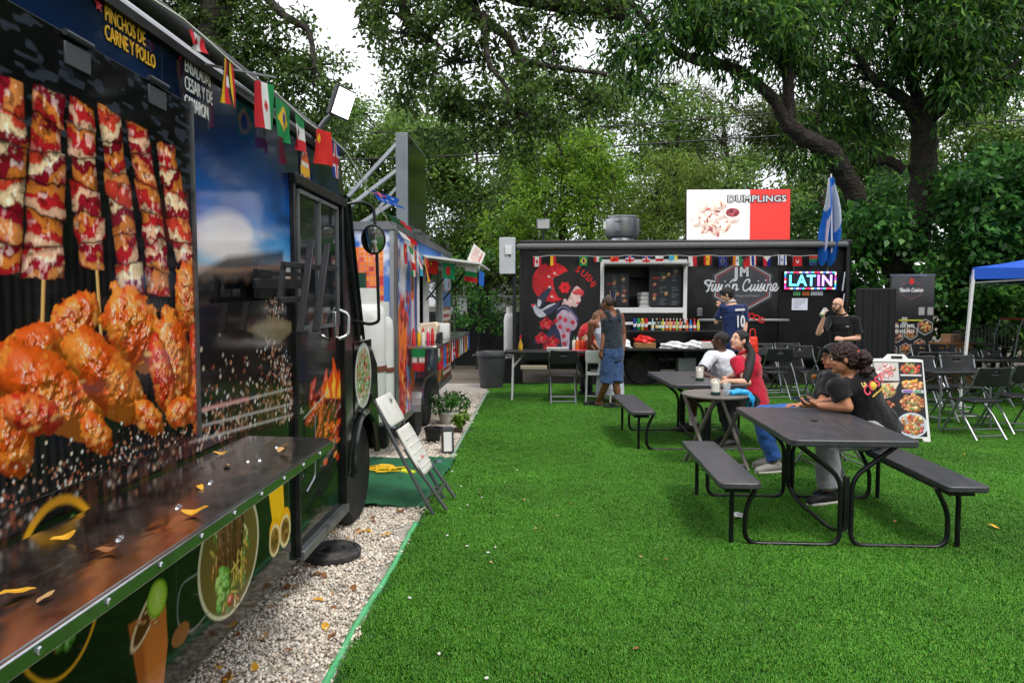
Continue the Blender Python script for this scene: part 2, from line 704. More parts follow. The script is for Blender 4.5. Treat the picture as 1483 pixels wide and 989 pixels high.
def ground_mat():
    m = bpy.data.materials.new('bare_ground')
    m.use_nodes = True
    n = m.node_tree.nodes
    L = m.node_tree.links.new
    p = n['Principled BSDF']
    t = n.new('ShaderNodeTexCoord')
    a = n.new('ShaderNodeTexNoise')
    a.inputs['Scale'].default_value = 0.9
    a.inputs['Detail'].default_value = 9
    b = n.new('ShaderNodeTexNoise')
    b.inputs['Scale'].default_value = 38
    b.inputs['Detail'].default_value = 6
    L(t.outputs['Object'], a.inputs['Vector'])
    L(t.outputs['Object'], b.inputs['Vector'])
    r = n.new('ShaderNodeValToRGB')
    r.color_ramp.elements[0].position = 0.35
    r.color_ramp.elements[0].color = S(62, 52, 42)
    r.color_ramp.elements[1].position = 0.7
    r.color_ramp.elements[1].color = S(120, 110, 96)
    mx = n.new('ShaderNodeMixRGB')
    mx.inputs['Fac'].default_value = 0.5
    L(a.outputs['Fac'], mx.inputs['Color1'])
    L(b.outputs['Fac'], mx.inputs['Color2'])
    L(mx.outputs['Color'], r.inputs['Fac'])
    L(r.outputs['Color'], p.inputs['Base Color'])
    p.inputs['Roughness'].default_value = 0.95
    bp = n.new('ShaderNodeBump')
    bp.inputs['Strength'].default_value = 0.6
    L(b.outputs['Fac'], bp.inputs['Height'])
    L(bp.outputs['Normal'], p.inputs['Normal'])
    return m

g = MB().add([(-250, -250, 0), (250, -250, 0), (250, 250, 0), (-250, 250, 0)], [(0, 1, 2, 3)]).build('ground', ground_mat(), smooth=False)
structure(g, 'bare soil and leaf litter under and around the trucks')

TURF_L = -0.85
g = MB().box((4.6, 5.4, 0.004), (2 * 5.45, 16.4, 0.012)).build('artificial_turf', mat('turf_backing', (34, 74, 22), 0.9, var=0.3, vscale=30), smooth=False)
structure(g, 'bright green artificial turf lawn')
g = MB().box((-2.0, 5.5, 0.002), (2.28, 16.0, 0.008)).build('gravel_bed', mat('gravel_dust', (176, 168, 158), 0.95, var=0.25, vscale=25, bump=0.6, bscale=80), smooth=False)
structure(g, 'pale crushed stone strip between the trucks and the turf')

def instance_mod(o, sources, seed=0, smin=0.85, smax=1.2):
    """Scatter unlinked source meshes over the vertices of o (for what nobody could count)."""
    ng = bpy.data.node_groups.new('scatter', 'GeometryNodeTree')
    ng.interface.new_socket('Geometry', in_out='INPUT', socket_type='NodeSocketGeometry')
    ng.interface.new_socket('Geometry', in_out='OUTPUT', socket_type='NodeSocketGeometry')
    N, L = ng.nodes, ng.links.new
    gi, go = N.new('NodeGroupInput'), N.new('NodeGroupOutput')
    g2i = N.new('GeometryNodeGeometryToInstance')
    for sob in sources:
        oi = N.new('GeometryNodeObjectInfo')
        oi.inputs['Object'].default_value = sob
        oi.inputs['As Instance'].default_value = True
        L(oi.outputs['Geometry'], g2i.inputs[0])
    ip = N.new('GeometryNodeInstanceOnPoints')
    ip.inputs['Pick Instance'].default_value = True
    L(gi.outputs[0], ip.inputs['Points'])
    L(g2i.outputs[0], ip.inputs['Instance'])
    rr = N.new('FunctionNodeRandomValue')
    rr.data_type = 'FLOAT_VECTOR'
    rr.inputs[0].default_value = (-0.06, -0.06, 0)
    rr.inputs[1].default_value = (0.06, 0.06, 6.283)
    rr.inputs['Seed'].default_value = seed
    L(rr.outputs[0], ip.inputs['Rotation'])
    rs_ = N.new('FunctionNodeRandomValue')
    rs_.data_type = 'FLOAT'
    rs_.inputs[2].default_value = smin
    rs_.inputs[3].default_value = smax
    rs_.inputs['Seed'].default_value = seed + 1
    L(rs_.outputs[1], ip.inputs['Scale'])
    L(ip.outputs[0], go.inputs[0])
    md = o.modifiers.new('scatter', 'NODES')
    md.node_group = ng

def blade_patch(seed, n=640, rad=0.085, ln=0.0125):
    r = np.random.RandomState(seed)
    a, d = r.rand(n) * 6.283, rad * np.sqrt(r.rand(n)) * (1 + 0.25 * r.randn(n))
    bx, by = d * np.cos(a), d * np.sin(a)
    az = r.rand(n) * 6.283
    h = ln * (0.55 + 0.6 * r.rand(n))
    lean = h * (0.25 + 0.9 * r.rand(n))
    wd = 0.0012 + 0.0009 * r.rand(n)
    ux, uy = np.cos(az), np.sin(az)
    px, py = -uy, ux
    b0 = np.stack([bx - px * wd, by - py * wd, np.zeros(n)], -1)
    b1 = np.stack([bx + px * wd, by + py * wd, np.zeros(n)], -1)
    m0 = np.stack([bx + ux * lean * .35 - px * wd, by + uy * lean * .35 - py * wd, h * .62], -1)
    m1 = np.stack([bx + ux * lean * .35 + px * wd, by + uy * lean * .35 + py * wd, h * .62], -1)
    t0 = np.stack([bx + ux * lean - px * wd * .3, by + uy * lean - py * wd * .3, h], -1)
    t1 = np.stack([bx + ux * lean + px * wd * .3, by + uy * lean + py * wd * .3, h], -1)
    V = np.stack([b0, b1, m0, m1, t0, t1], 1).reshape(-1, 3)
    k = np.arange(n)[:, None] * 6
    F = np.concatenate([k + np.array([0, 1, 3, 2]), k + np.array([2, 3, 5, 4])], 0)
    pal = np.array([lin((68, 134, 26)), lin((82, 146, 32)), lin((55, 112, 22)), lin((104, 158, 44)), lin((120, 150, 58))])
    pi = r.choice(5, n, p=[.36, .28, .2, .12, .04])
    C = np.repeat(pal[pi] * (0.8 + 0.4 * r.rand(n, 1)), 6, 0)
    o = poly_mesh('grass_patch', V, F, TURFM, None, C)
    COL.objects.unlink(o)
    return o

TURFM = bpy.data.materials.new('turf_blades')
TURFM.use_nodes = True
_n, _L = TURFM.node_tree.nodes, TURFM.node_tree.links.new
_p = _n['Principled BSDF']
_a = _n.new('ShaderNodeAttribute')
_a.attribute_name = 'Col'
_g = _n.new('ShaderNodeNewGeometry')
_no = _n.new('ShaderNodeTexNoise')
_no.inputs['Scale'].default_value = .75
_no.inputs['Detail'].default_value = 9
_no.inputs['Roughness'].default_value = .62
_L(_g.outputs['Position'], _no.inputs['Vector'])
_mr = _n.new('ShaderNodeMapRange')
_mr.inputs['From Min'].default_value = 0.3
_mr.inputs['From Max'].default_value = 0.7
_mr.inputs['To Min'].default_value = 0.66
_mr.inputs['To Max'].default_value = 1.2
_L(_no.outputs['Fac'], _mr.inputs['Value'])
_mx = _n.new('ShaderNodeMixRGB')
_mx.blend_type = 'MULTIPLY'
_mx.inputs['Fac'].default_value = 1
_L(_a.outputs['Color'], _mx.inputs['Color1'])
_L(_mr.outputs['Result'], _mx.inputs['Color2'])
_L(_mx.outputs['Color'], _p.inputs['Base Color'])
_p.inputs['Roughness'].default_value = 0.55
_p.inputs['Specular IOR Level'].default_value = 0.3

SP = 0.085
xs = np.arange(TURF_L + 0.05, 9.4, SP)
ys = np.arange(1.6, 13.4, SP)
GX, GY = np.meshgrid(xs, ys)
GX = GX + rng.uniform(-.04, .04, GX.shape)
GY = GY + rng.uniform(-.04, .04, GY.shape)
keep = (np.abs(GX) < GY * 0.80 + 1.2) & (GX > TURF_L + 0.04)
gp = np.stack([GX[keep], GY[keep], np.full(keep.sum(), 0.009)], -1)
me = bpy.data.meshes.new('turf_grass')
me.vertices.add(len(gp))
me.vertices.foreach_set('co', gp.ravel().astype(np.float32))
go = link_mesh('turf_grass', me, TURFM)
go['kind'] = 'stuff'
go['label'] = 'short bright green blades of the artificial turf'
go['category'] = 'grass'
instance_mod(go, [blade_patch(s) for s in (1, 2, 3, 4)], 3)

def stone_patch(seed, n=95, rad=0.10):
    r = np.random.RandomState(seed)
    bm = bmesh.new()
    bmesh.ops.create_icosphere(bm, subdivisions=1, radius=1)
    bv = np.array([v.co[:] for v in bm.verts])
    bf = np.array([[v.index for v in f.verts] for f in bm.faces])
    bm.free()
    Vs, Fs, Cs = [], [], []
    pal = np.array([lin(c) for c in ((238, 230, 216), (218, 208, 192), (194, 182, 166), (228, 208, 186), (146, 130, 114), (204, 198, 190))])
    for i in range(n):
        a, d = r.rand() * 6.283, rad * math.sqrt(r.rand())
        sz = 0.0055 + 0.0065 * r.rand() ** 2
        q = bv * (1 + 0.28 * r.randn(len(bv), 1) * 0.6) * np.array([1, 0.6 + 0.4 * r.rand(), 0.5 + 0.35 * r.rand()]) * sz
        e = np.array(Euler((r.randn() * .5, r.randn() * .5, r.rand() * 6.28)).to_matrix())
        q = q @ e.T + np.array([d * math.cos(a), d * math.sin(a), 0.002 + 0.012 * r.rand()])
        Fs.append(bf + len(bv) * i)
        Vs.append(q)
        Cs.append(np.tile(pal[r.choice(6, p=[.3, .25, .17, .12, .08, .08])] * (0.85 + .3 * r.rand()), (len(bv), 1)))
    o = poly_mesh('stone_patch', np.concatenate(Vs), np.concatenate(Fs), STONE, None, np.concatenate(Cs))
    COL.objects.unlink(o)
    return o

STONE = print_mat('limestone', 0.85)
xs = np.arange(-2.6, TURF_L - 0.05, 0.105)
ys = np.arange(0.9, 12.2, 0.105)
GX, GY = np.meshgrid(xs, ys)
GX = GX + rng.uniform(-.05, .05, GX.shape)
GY = GY + rng.uniform(-.05, .05, GY.shape)
onmat = (GY > 5.3) & (GY < 6.85) & (GX > -2.0)
keep = (GX < TURF_L - 0.085) & ~onmat
gp = np.stack([GX[keep], GY[keep], np.full(keep.sum(), 0.005)], -1)
me = bpy.data.meshes.new('gravel')
me.vertices.add(len(gp))
me.vertices.foreach_set('co', gp.ravel().astype(np.float32))
go = link_mesh('gravel', me, STONE)
go['kind'] = 'stuff'
go['label'] = 'small pale crushed stones beside the trucks'
go['category'] = 'gravel'
instance_mod(go, [stone_patch(s) for s in (1, 2, 3, 4, 5)], 9, 0.9, 1.25)

# green edging strip between gravel and turf
mb = MB()
pts = [(TURF_L - 0.02 + 0.012 * math.sin(y * 1.7) + 0.006 * math.sin(y * 5.1), y, 0.0) for y in np.arange(0.5, 5.06, 0.19)]
for (a, b) in zip(pts[:-1], pts[1:]):
    v = []
    for q in (a, b):
        v += [(q[0] - 0.015, q[1], 0.002), (q[0] - 0.013, q[1], 0.024), (q[0] - 0.003, q[1], 0.03), (q[0] + 0.012, q[1], 0.02), (q[0] + 0.015, q[1], 0.002)]
    mb.add(v, [(0, 5, 6, 1), (1, 6, 7, 2), (2, 7, 8, 3), (3, 8, 9, 4)])
mb.box((pts[-1][0], pts[-1][1], .017), (.04, .004, .032))
o = mb.build('edging_strip', mat('mint_edging', (86, 178, 118), 0.55, var=0.2, vscale=14, dirt=(150, 160, 140), damt=0.55, dscale=9), ang=70)
tag(o, 'pale mint green edging strip between gravel and turf', 'edging')
mb = MB()
pts = [(TURF_L - 0.01, y, 0.0) for y in np.arange(7.0, 12.4, 0.4)]
for (a, b) in zip(pts[:-1], pts[1:]):
    mb.bar((a[0], a[1], .014), (b[0], b[1], .014), .024, .028)
o = mb.build('edging_strip', mat('grey_edging', (150, 176, 158), 0.6, dirt=(120, 116, 104), damt=0.5), ang=70)
tag(o, 'thin grey green edging along the turf beside the potted plants', 'edging')

# ------------------------------------------------------------------ trees
BARK = mat('oak_bark', (54, 48, 41), 0.95, var=0.4, vscale=5, bump=1.0, bscale=14, dirt=(104, 108, 88), damt=0.5, dscale=2.0)
BARKM = mat('mango_bark', (56, 49, 42), 0.95, var=0.5, vscale=6, bump=1.0, bscale=16, dirt=(74, 78, 64), damt=0.5, dscale=2.5)
for q in (BARK, BARKM):
    q.node_tree.nodes['Bump'].inputs['Distance'].default_value = .12
LEAFM = leaf_mat('leaves', 0.42)
PAL_OAK = [(58, 84, 34), (74, 102, 42), (46, 70, 28), (92, 120, 52), (66, 92, 44)]
PAL_MANGO = [(40, 80, 28), (54, 100, 36), (32, 64, 24), (74, 124, 44), (48, 88, 36), (104, 142, 54)]
PAL_LIME = [(104, 148, 40), (122, 162, 50), (82, 126, 32), (140, 172, 66), (70, 110, 30)]
PAL_MID = [(80, 114, 46), (100, 136, 56), (60, 94, 36), (122, 152, 72), (88, 122, 54)]
PAL_OLIVE = [(92, 104, 60), (76, 88, 50), (108, 120, 70), (64, 76, 44)]
PAL_VINE = [(52, 102, 40), (70, 124, 50), (40, 82, 32), (92, 146, 64), (48, 94, 44)]

def leaves(name, centres, radii, n, ln, wd, pal, parent, off, seed, droop=0.2, flat=0.75):
    """n leaves spread round every cluster centre; each leaf a folded diamond."""
    r = np.random.RandomState(seed)
    k = len(centres)
    if k == 0:
        return None
    cen = np.repeat(np.asarray(centres), n, 0)
    rad = np.repeat(np.asarray(radii), n)[:, None]
    N = len(cen)
    d = r.randn(N, 3)
    d /= np.linalg.norm(d, axis=1, keepdims=True)
    P = cen + d * rad * (r.rand(N, 1) ** 0.45) * np.array([1, 1, flat])
    # leaf axis points outwards, sideways and a little down
    ax = d * 0.7 + r.randn(N, 3) * 0.6 + np.array([0, 0, -droop])
    ax /= np.linalg.norm(ax, axis=1, keepdims=True)
    up = np.array([0, 0, 1.0]) + r.randn(N, 3) * 0.7
    sd = np.cross(ax, up)
    sd /= np.linalg.norm(sd, axis=1, keepdims=True) + 1e-9
    nn = np.cross(sd, ax)
    L_ = ln * (0.6 + 0.75 * r.rand(N, 1))
    W_ = wd * (0.7 + 0.6 * r.rand(N, 1))
    b = P
    t = P + ax * L_ - nn * L_ * 0.12
    m1 = P + ax * L_ * 0.45 + sd * W_ * 0.5 + nn * W_ * 0.18
    m2 = P + ax * L_ * 0.45 - sd * W_ * 0.5 + nn * W_ * 0.18
    V = np.stack([b, m1, t, m2], 1).reshape(-1, 3) - np.asarray(off)
    F = np.arange(N * 4).reshape(N, 4)
    pc = np.array([lin(c) for c in pal])
    tone = np.repeat(0.72 + 0.5 * r.rand(k), n)[:, None]
    C = pc[r.randint(0, len(pc), N)] * tone * (0.8 + 0.4 * r.rand(N, 1))
    return poly_mesh(name, V, F, LEAFM, parent, np.repeat(C, 4, 0))

def tree(name, label, cat, base, limbs, lobes, n=42, ln=0.09, wd=0.045, pal=PAL_OAK, bark=None, dens=1.0, crad=0.3, group=None, seed=1, droop=0.2, flat=0.75, twig=0.02):
    """limbs: (points, r0, r1); lobes: (centre, radius)."""
    base = Vector(base)
    t = thing(name, label, cat, base, group=group)
    rr = random.Random(seed)
    bark = bark or BARK
    tr = MB()
    nodes = []
    for pts, r0, r1 in limbs:
        sp = spline([Vector(p) for p in pts], 6)
        k = len(sp)
        rad = [(r0 + (r1 - r0) * (i / (k - 1))) * (1 + 0.09 * math.sin(i * 2.3 + seed)) for i in range(k)]
        jig = [p + Vector((rr.uniform(-1, 1), rr.uniform(-1, 1), rr.uniform(-1, 1))) * rad[i] * 0.1 for i, p in enumerate(sp)]
        tr.tube([p - base for p in jig], rad, 9)
        nodes += [(p, rad[i]) for i, p in enumerate(jig)]
    br = MB()
    cen, cr_ = [], []
    for c, r_ in lobes:
        c = Vector(c)
        best = min(nodes, key=lambda q: (q[0] - c).length + max(0, (q[0].z - c.z)) * 0.6)
        if (best[0] - c).length > 0.15:
            a = best[0]
            L_ = (c - a).length
            mid = (a + c) / 2 + Vector((rr.uniform(-.15, .15), rr.uniform(-.15, .15), rr.uniform(.02, .18))) * L_
            sp = spline([a, mid, c], 5)
            r0 = min(best[1] * 0.6, 0.012 + 0.02 * L_)
            br.tube([p - base for p in sp], [r0 * (1 - 0.75 * i / (len(sp) - 1)) for i in range(len(sp))], 6)
        kk = max(3, int(dens * 10 * (r_ / max(crad, .05)) ** 2 * 0.28))
        for _ in range(kk):
            d = Vector((rr.gauss(0, 1), rr.gauss(0, 1), rr.gauss(0, 1))).normalized()
            q = c + Vector((d.x, d.y, d.z * 0.85)) * r_ * rr.random() ** 0.5
            cen.append(q[:])
            cr_.append(crad * rr.uniform(0.6, 1.25))
            if rr.random() < 0.6:
                mid = (c + q) / 2 + Vector((rr.uniform(-1, 1), rr.uniform(-1, 1), rr.uniform(-.3, 1))) * r_ * 0.15
                br.tube([c - base, mid - base, q - base], [twig, twig * 0.6, twig * 0.25], 4)
    tr.build('trunk', bark, t, ang=80)
    if br.v:
        br.build('branches', bark, t, ang=80)['kind'] = 'stuff'
    leaves('crown', cen, cr_, n, ln, wd, pal, t, base, seed, droop, flat)
    return t

def lob(px, py, Y, rpx):
    return (at(px, py, Y), rpx * Y / FPX)

def spread(x0, y0, x1, y1, Y0, Y1, k, rp, seed):
    r = random.Random(seed)
    return [lob(r.uniform(x0, x1), r.uniform(y0, y1), r.uniform(Y0, Y1), r.uniform(*rp)) for _ in range(k)]

# the live oak arching over the trucks
OB = (-5.2, 10.5, 0)
limbs = [([OB, (-5.1, 10.4, 2.0), (-4.7, 10.2, 3.9)], .42, .33),
         ([(-4.7, 10.2, 3.9), at(330, -90, 10), at(500, -110, 9.8), at(620, -50, 9.6), at(750, -6, 9.5), at(905, 22, 9.5)], .24, .08),
         ([at(330, -90, 10), at(350, -50, 10), at(372, -20, 10)], .12, .07),
         ([at(372, -20, 10), at(410, 22, 9.8), at(446, 45, 9.7), at(456, 100, 9.6)], .07, .03),
         ([at(600, -60, 9.6), at(588, 0, 9.5), at(590, 30, 9.4), at(640, 70, 9.3)], .12, .03),
         ([at(640, -30, 9.4), at(690, 20, 9.3), at(735, 55, 9.2), at(765, 90, 9.2), at(880, 108, 9.2)], .09, .025),
         ([at(735, 50, 9.2), at(756, 90, 9.1), at(762, 128, 9.1)], .05, .02),
         ([at(700, 20, 9.2), at(708, 90, 9.0), at(735, 130, 9.0), at(730, 175, 9.0)], .04, .015)]
L1 = [(300, 30, 10.3, 55), (355, 25, 10, 60), (270, 0, 10.4, 60), (395, 70, 10, 52), (340, 100, 10.2, 58), (430, 105, 9.8, 45), (470, 128, 9.7, 30),
      (415, 150, 10, 50), (465, 178, 10, 45), (370, 165, 10.2, 45), (430, 40, 9.8, 26), (320, -40, 10, 60), (245, 30, 10.5, 40),
      (535, 22, 9.5, 36), (580, 48, 9.4, 44), (640, 30, 9.3, 50), (600, 100, 9.3, 44), (660, 90, 9.2, 52), (640, 150, 9.1, 46), (700, 150, 9.1, 48),
      (585, 140, 9.4, 26), (720, 70, 9.2, 40), (690, 0, 9.4, 45), (760, 25, 9.4, 42), (765, 105, 9.2, 40), (755, 165, 9.1, 46), (700, 205, 9.1, 42),
      (800, 70, 9.3, 30), (820, 20, 9.5, 42), (870, 25, 9.5, 30), (812, 120, 9.2, 34), (850, 150, 9.2, 40), (800, 175, 9.1, 36), (900, 5, 9.5, 26),
      (640, 205, 9.2, 34), (755, 215, 9.2, 30), (556, 85, 9.5, 22), (560, 0, 9.5, 30), (600, -20, 9.4, 40), (660, -25, 9.4, 40), (740, -30, 9.4, 40), (840, -30, 9.5, 40)]
tree('live_oak', 'live oak with small dark leaves arching overhead between the two left trucks', 'tree', OB, limbs, [lob(*q) for q in L1],
     n=46, ln=.085, wd=.042, pal=PAL_OAK, dens=1.25, crad=.2, seed=3, droop=.3)

# the big mango tree on the right: upright trunk and leaning trunk from one root
MB0 = at(1318, 545, 15.0)
MB0.z = 0
limbs = [([MB0, at(1322, 400, 15), at(1332, 300, 15), at(1338, 220, 15), at(1336, 168, 15)], .29, .24),
         ([at(1336, 185, 15), at(1366, 115, 14.7), at(1398, 65, 14.5), at(1410, 0, 14.3), at(1430, -70, 14.2)], .20, .15),
         ([at(1342, 180, 15), at(1380, 140, 14.4), at(1440, 112, 14), at(1500, 80, 13.6)], .13, .07),
         ([at(1330, 175, 15), at(1310, 145, 14.8), at(1268, 118, 14.5), at(1238, 75, 14.2)], .15, .06),
         ([at(1334, 160, 15), at(1320, 115, 14.8), at(1296, 60, 14.6), at(1280, -10, 14.4)], .13, .07),
         ([at(1310, 247, 15), at(1285, 232, 15), at(1262, 236, 14.8)], .11, .09),
         ([MB0, at(1296, 395, 14.9), at(1265, 330, 14.7), at(1232, 270, 14.5), at(1205, 222, 14.3), at(1165, 200, 14.2), at(1140, 180, 14.1)], .25, .15),
         ([at(1140, 182, 14.1), at(1112, 135, 13.9), at(1060, 98, 13.7), at(1008, 88, 13.5), at(960, 60, 13.3), at(925, 20, 13.2)], .12, .06),
         ([at(1143, 182, 14.1), at(1141, 100, 14), at(1140, 40, 14), at(1138, -40, 14)], .12, .08),
         ([at(1141, 95, 14), at(1100, 60, 13.8), at(1050, 20, 13.6), at(1030, -30, 13.5)], .12, .08),
         ([at(1141, 80, 14), at(1125, 55, 14), at(1085, 60, 13.9)], .08, .05)]
L2 = spread(890, -30, 1160, 60, 12.6, 14.2, 26, (34, 60), 2) + spread(1130, -40, 1490, 60, 13.2, 15.2, 34, (40, 64), 3) \
    + spread(885, 60, 960, 150, 12.8, 13.6, 8, (28, 42), 4) + spread(960, 55, 1120, 110, 13, 14, 4, (24, 36), 5) \
    + spread(1150, 60, 1330, 130, 14, 15.4, 11, (30, 44), 6) + spread(1170, 150, 1320, 225, 14.6, 16, 11, (30, 46), 7) \
    + spread(1370, 40, 1490, 150, 13.5, 15, 12, (34, 52), 8) + spread(1130, 215, 1230, 260, 14.2, 15, 4, (20, 30), 9)
tree('mango_tree', 'large mango tree with one leaning trunk and one upright trunk behind the banner', 'tree', MB0, limbs, L2,
     n=34, ln=.2, wd=.05, pal=PAL_MANGO, bark=BARKM, dens=.85, crad=.34, seed=8, droop=.9, flat=.8, twig=.02)

def bgtree(name, label, px, Y, top, lobes, pal, seed, r0=.22, **k):
    b = at(px, 437, Y)
    b.z = 0
    tp = at(top[0], top[1], Y)
    mid = (Vector(b) + tp) / 2 + Vector((random.uniform(-.4, .4), random.uniform(-.4, .4), 0))
    return tree(name, label, 'tree', b, [([b, mid, tp], r0 * .75, r0 * .2)], lobes, pal=pal, seed=seed, group='trees behind the trucks', **k)

kw = dict(n=52, ln=.14, wd=.075, crad=.5, dens=1.45, twig=.03)
bgtree('lime_tree', 'bright yellow green leafy tree rising behind the sushi panel of the far truck', 800, 17.5, (815, 240),
       [lob(*q) for q in [(775, 245, 17.5, 36), (815, 222, 17.5, 46), (860, 215, 17.5, 44), (755, 280, 17.5, 34), (830, 275, 17.3, 50), (885, 255, 17.5, 42), (790, 310, 17.3, 42), (850, 325, 17.2, 44), (740, 320, 17.6, 36), (760, 350, 17.4, 36), (715, 350, 17.8, 28)]],
       PAL_LIME, 21, n=46, ln=.12, wd=.055, crad=.36, dens=1.7, twig=.02)
bgtree('willow_tree', 'feathery pale green tree behind the rooftop exhaust fan', 950, 18.5, (950, 270),
       [lob(*q) for q in [(935, 290, 18.5, 45), (975, 255, 18.5, 42), (1005, 300, 18.5, 44), (915, 330, 18.3, 40), (965, 335, 18.2, 44), (1025, 250, 18.8, 34), (1040, 320, 18.6, 36), (900, 290, 18.4, 36)]],
       [(112, 142, 54), (130, 156, 68), (90, 122, 42), (118, 138, 62)], 22, n=56, ln=.12, wd=.032, crad=.36, dens=1.8, twig=.02, droop=.9)
bgtree('oak_tree', 'dull green oak behind the rooftop screen of the orange trailer', 690, 22, (690, 220),
       spread(630, 190, 760, 400, 21, 23, 22, (36, 56), 31), PAL_MID, 23, **kw)
bgtree('oak_tree', 'pale leafy tree between the front truck roof and the rooftop screen', 540, 24, (545, 190),
       spread(480, 165, 610, 330, 23, 25, 20, (36, 56), 32), PAL_MID, 24, **kw)
bgtree('oak_tree', 'tall dark tree in the distance behind the front truck', 395, 20, (395, 120),
       spread(300, 90, 490, 300, 19, 21, 18, (36, 56), 33), PAL_OAK, 25, **kw)
bgtree('cedar_tree', 'grey brown thin leaved tree behind the dumplings sign', 1040, 24, (1045, 150),
       spread(960, 120, 1120, 260, 23, 25, 12, (30, 46), 34), PAL_OLIVE, 26, n=60, ln=.14, wd=.03, crad=.5, dens=1.5, twig=.03)
bgtree('grey_tree', 'pale trunked tree standing behind the mango branches', 1190, 23, (1192, 60),
       spread(1130, 60, 1260, 200, 22.5, 24, 12, (30, 44), 35), PAL_OLIVE, 27, n=44, ln=.14, wd=.06, crad=.5, dens=1.3)
bgtree('oak_tree', 'mid green bushy tree behind the dumplings sign', 1090, 20, (1090, 270),
       spread(1020, 235, 1200, 420, 19, 21, 20, (34, 50), 36), PAL_MID, 28, **kw)
bgtree('oak_tree', 'distant tree seen through the gap above the middle trailer', 620, 30, (620, 140),
       spread(560, 120, 900, 260, 28, 31, 20, (30, 50), 37), PAL_MID, 29, n=46, ln=.17, wd=.1, crad=.6, dens=1.3)
bgtree('oak_tree', 'deep green tree behind the blue and white flag', 1235, 17.5, (1245, 300),
       spread(1150, 260, 1320, 430, 16.5, 18, 18, (34, 50), 38), PAL_VINE, 30, n=36, ln=.15, wd=.09, crad=.42, dens=1.0)
bgtree('oak_tree', 'far tree on the right skyline between the mango branches', 1420, 24, (1420, 170),
       spread(1340, 130, 1500, 290, 23, 25, 18, (36, 54), 39), PAL_MID, 40, **kw)
bgtree('oak_tree', 'far tree low behind the exhaust fan and floodlight', 820, 24, (820, 330),
       spread(680, 290, 1000, 420, 23, 26, 22, (30, 48), 41), PAL_OAK, 42, **kw)

bgtree('oak_tree', 'broad dark tree closing the gap low behind the orange trailer', 600, 27, (600, 300),
       spread(470, 280, 760, 420, 26, 29, 24, (34, 54), 43), PAL_OAK, 44, **kw)
bgtree('oak_tree', 'broad green tree filling the skyline behind the lime green tree', 870, 29, (870, 230),
       spread(740, 180, 1060, 300, 28, 31, 26, (34, 54), 45), PAL_MID, 46, **kw)
bgtree('oak_tree', 'broad green tree low behind the mango trunk', 1270, 25, (1270, 200),
       spread(1120, 160, 1400, 330, 24, 27, 26, (36, 56), 47), PAL_OAK, 48, **kw)
bgtree('oak_tree', 'broad green tree far behind the right hedge', 1480, 24, (1470, 250),
       spread(1380, 200, 1560, 430, 23, 26, 20, (36, 56), 49), PAL_OAK, 50, **kw)

bgtree('oak_tree', 'leafy tree closing the sky gap between the wires left of the mango limb', 985, 22, (985, 160),
       spread(850, 110, 1110, 235, 21, 23.5, 22, (28, 44), 71), PAL_MID, 72, n=46, ln=.13, wd=.07, crad=.45, dens=1.1, twig=.03)

# climbing hedge on the right
for q, (px, Y, lb, lo, lab, sd_) in enumerate([
        (1420, 14.2, None, spread(1370, 210, 1490, 300, 13.6, 14.6, 12, (34, 52), 51), 'tall vine covered bush at the right edge above the blue tent', 51),
        (1440, 14.0, None, spread(1390, 290, 1500, 430, 13.5, 14.4, 18, (34, 52), 52), 'dense leafy hedge behind the blue tent and the shopping cart', 52),
        (1375, 14.3, None, spread(1330, 330, 1420, 500, 13.8, 14.6, 14, (28, 42), 53), 'leafy climber beside the tall roll up banner', 53),
        (1455, 13.6, None, spread(1400, 410, 1530, 505, 13.3, 14.0, 16, (26, 40), 55), 'low leafy hedge behind the shopping cart at the right edge', 55),
        (1265, 14.4, None, spread(1228, 300, 1300, 430, 14.0, 14.8, 13, (24, 38), 54), 'leafy bush between the flag and the roll up banner', 54)]):
    b = at(px, 437, Y)
    b.z = 0
    tp = at(px, 330, Y)
    tree('hedge_bush', lab, 'bush', b, [([b, (Vector(b) + tp) / 2 + Vector((.1, .05, 0)), tp], .06, .03)], lo, pal=PAL_VINE, seed=sd_, n=34, ln=.15, wd=.1, crad=.3, dens=1.0, droop=.5, group='bushes along the right')
for q, (px, Y, lo, lab, sd_) in enumerate([
        (690, 16.4, spread(655, 415, 735, 475, 16.1, 16.6, 10, (12, 22), 61), 'green vine climbing the dark fence behind the grey bin', 61),
        (655, 16.6, spread(640, 360, 700, 410, 16.2, 16.8, 7, (12, 20), 62), 'thin vine in front of the white house gable', 62)]):
    b = at(px, 437, Y)
    b.z = 0
    tree('fence_vine', lab, 'vine', b, [([b, at(px + 6, 450, Y), at(px, 415, Y)], .03, .012)], lo, pal=PAL_VINE, seed=sd_, n=30, ln=.1, wd=.06, crad=.2, dens=.8, twig=.008)

# foliage added right of and behind the camera: darkens reflections, cuts fill light
rr = random.Random(77)
cen, rad = [], []
for i in range(640):
    k = rr.random()
    if k < .62:
        x, y = rr.uniform(11.2, 14.5), rr.uniform(-7, 15)
    else:
        x, y = rr.uniform(-9, 12), rr.uniform(-10, -7.2)
    cen.append((x, y, 6.5 * rr.random() ** .8 + .3))
    rad.append(rr.uniform(.7, 1.1))
o = leaves('added_tree_belt', cen, rad, 34, .34, .2, PAL_OAK, None, (0, 0, 0), 78, .4)
o['kind'] = 'stuff'
o['label'] = 'mass of foliage added beyond the right edge to darken reflections and fill light'
o['category'] = 'trees'

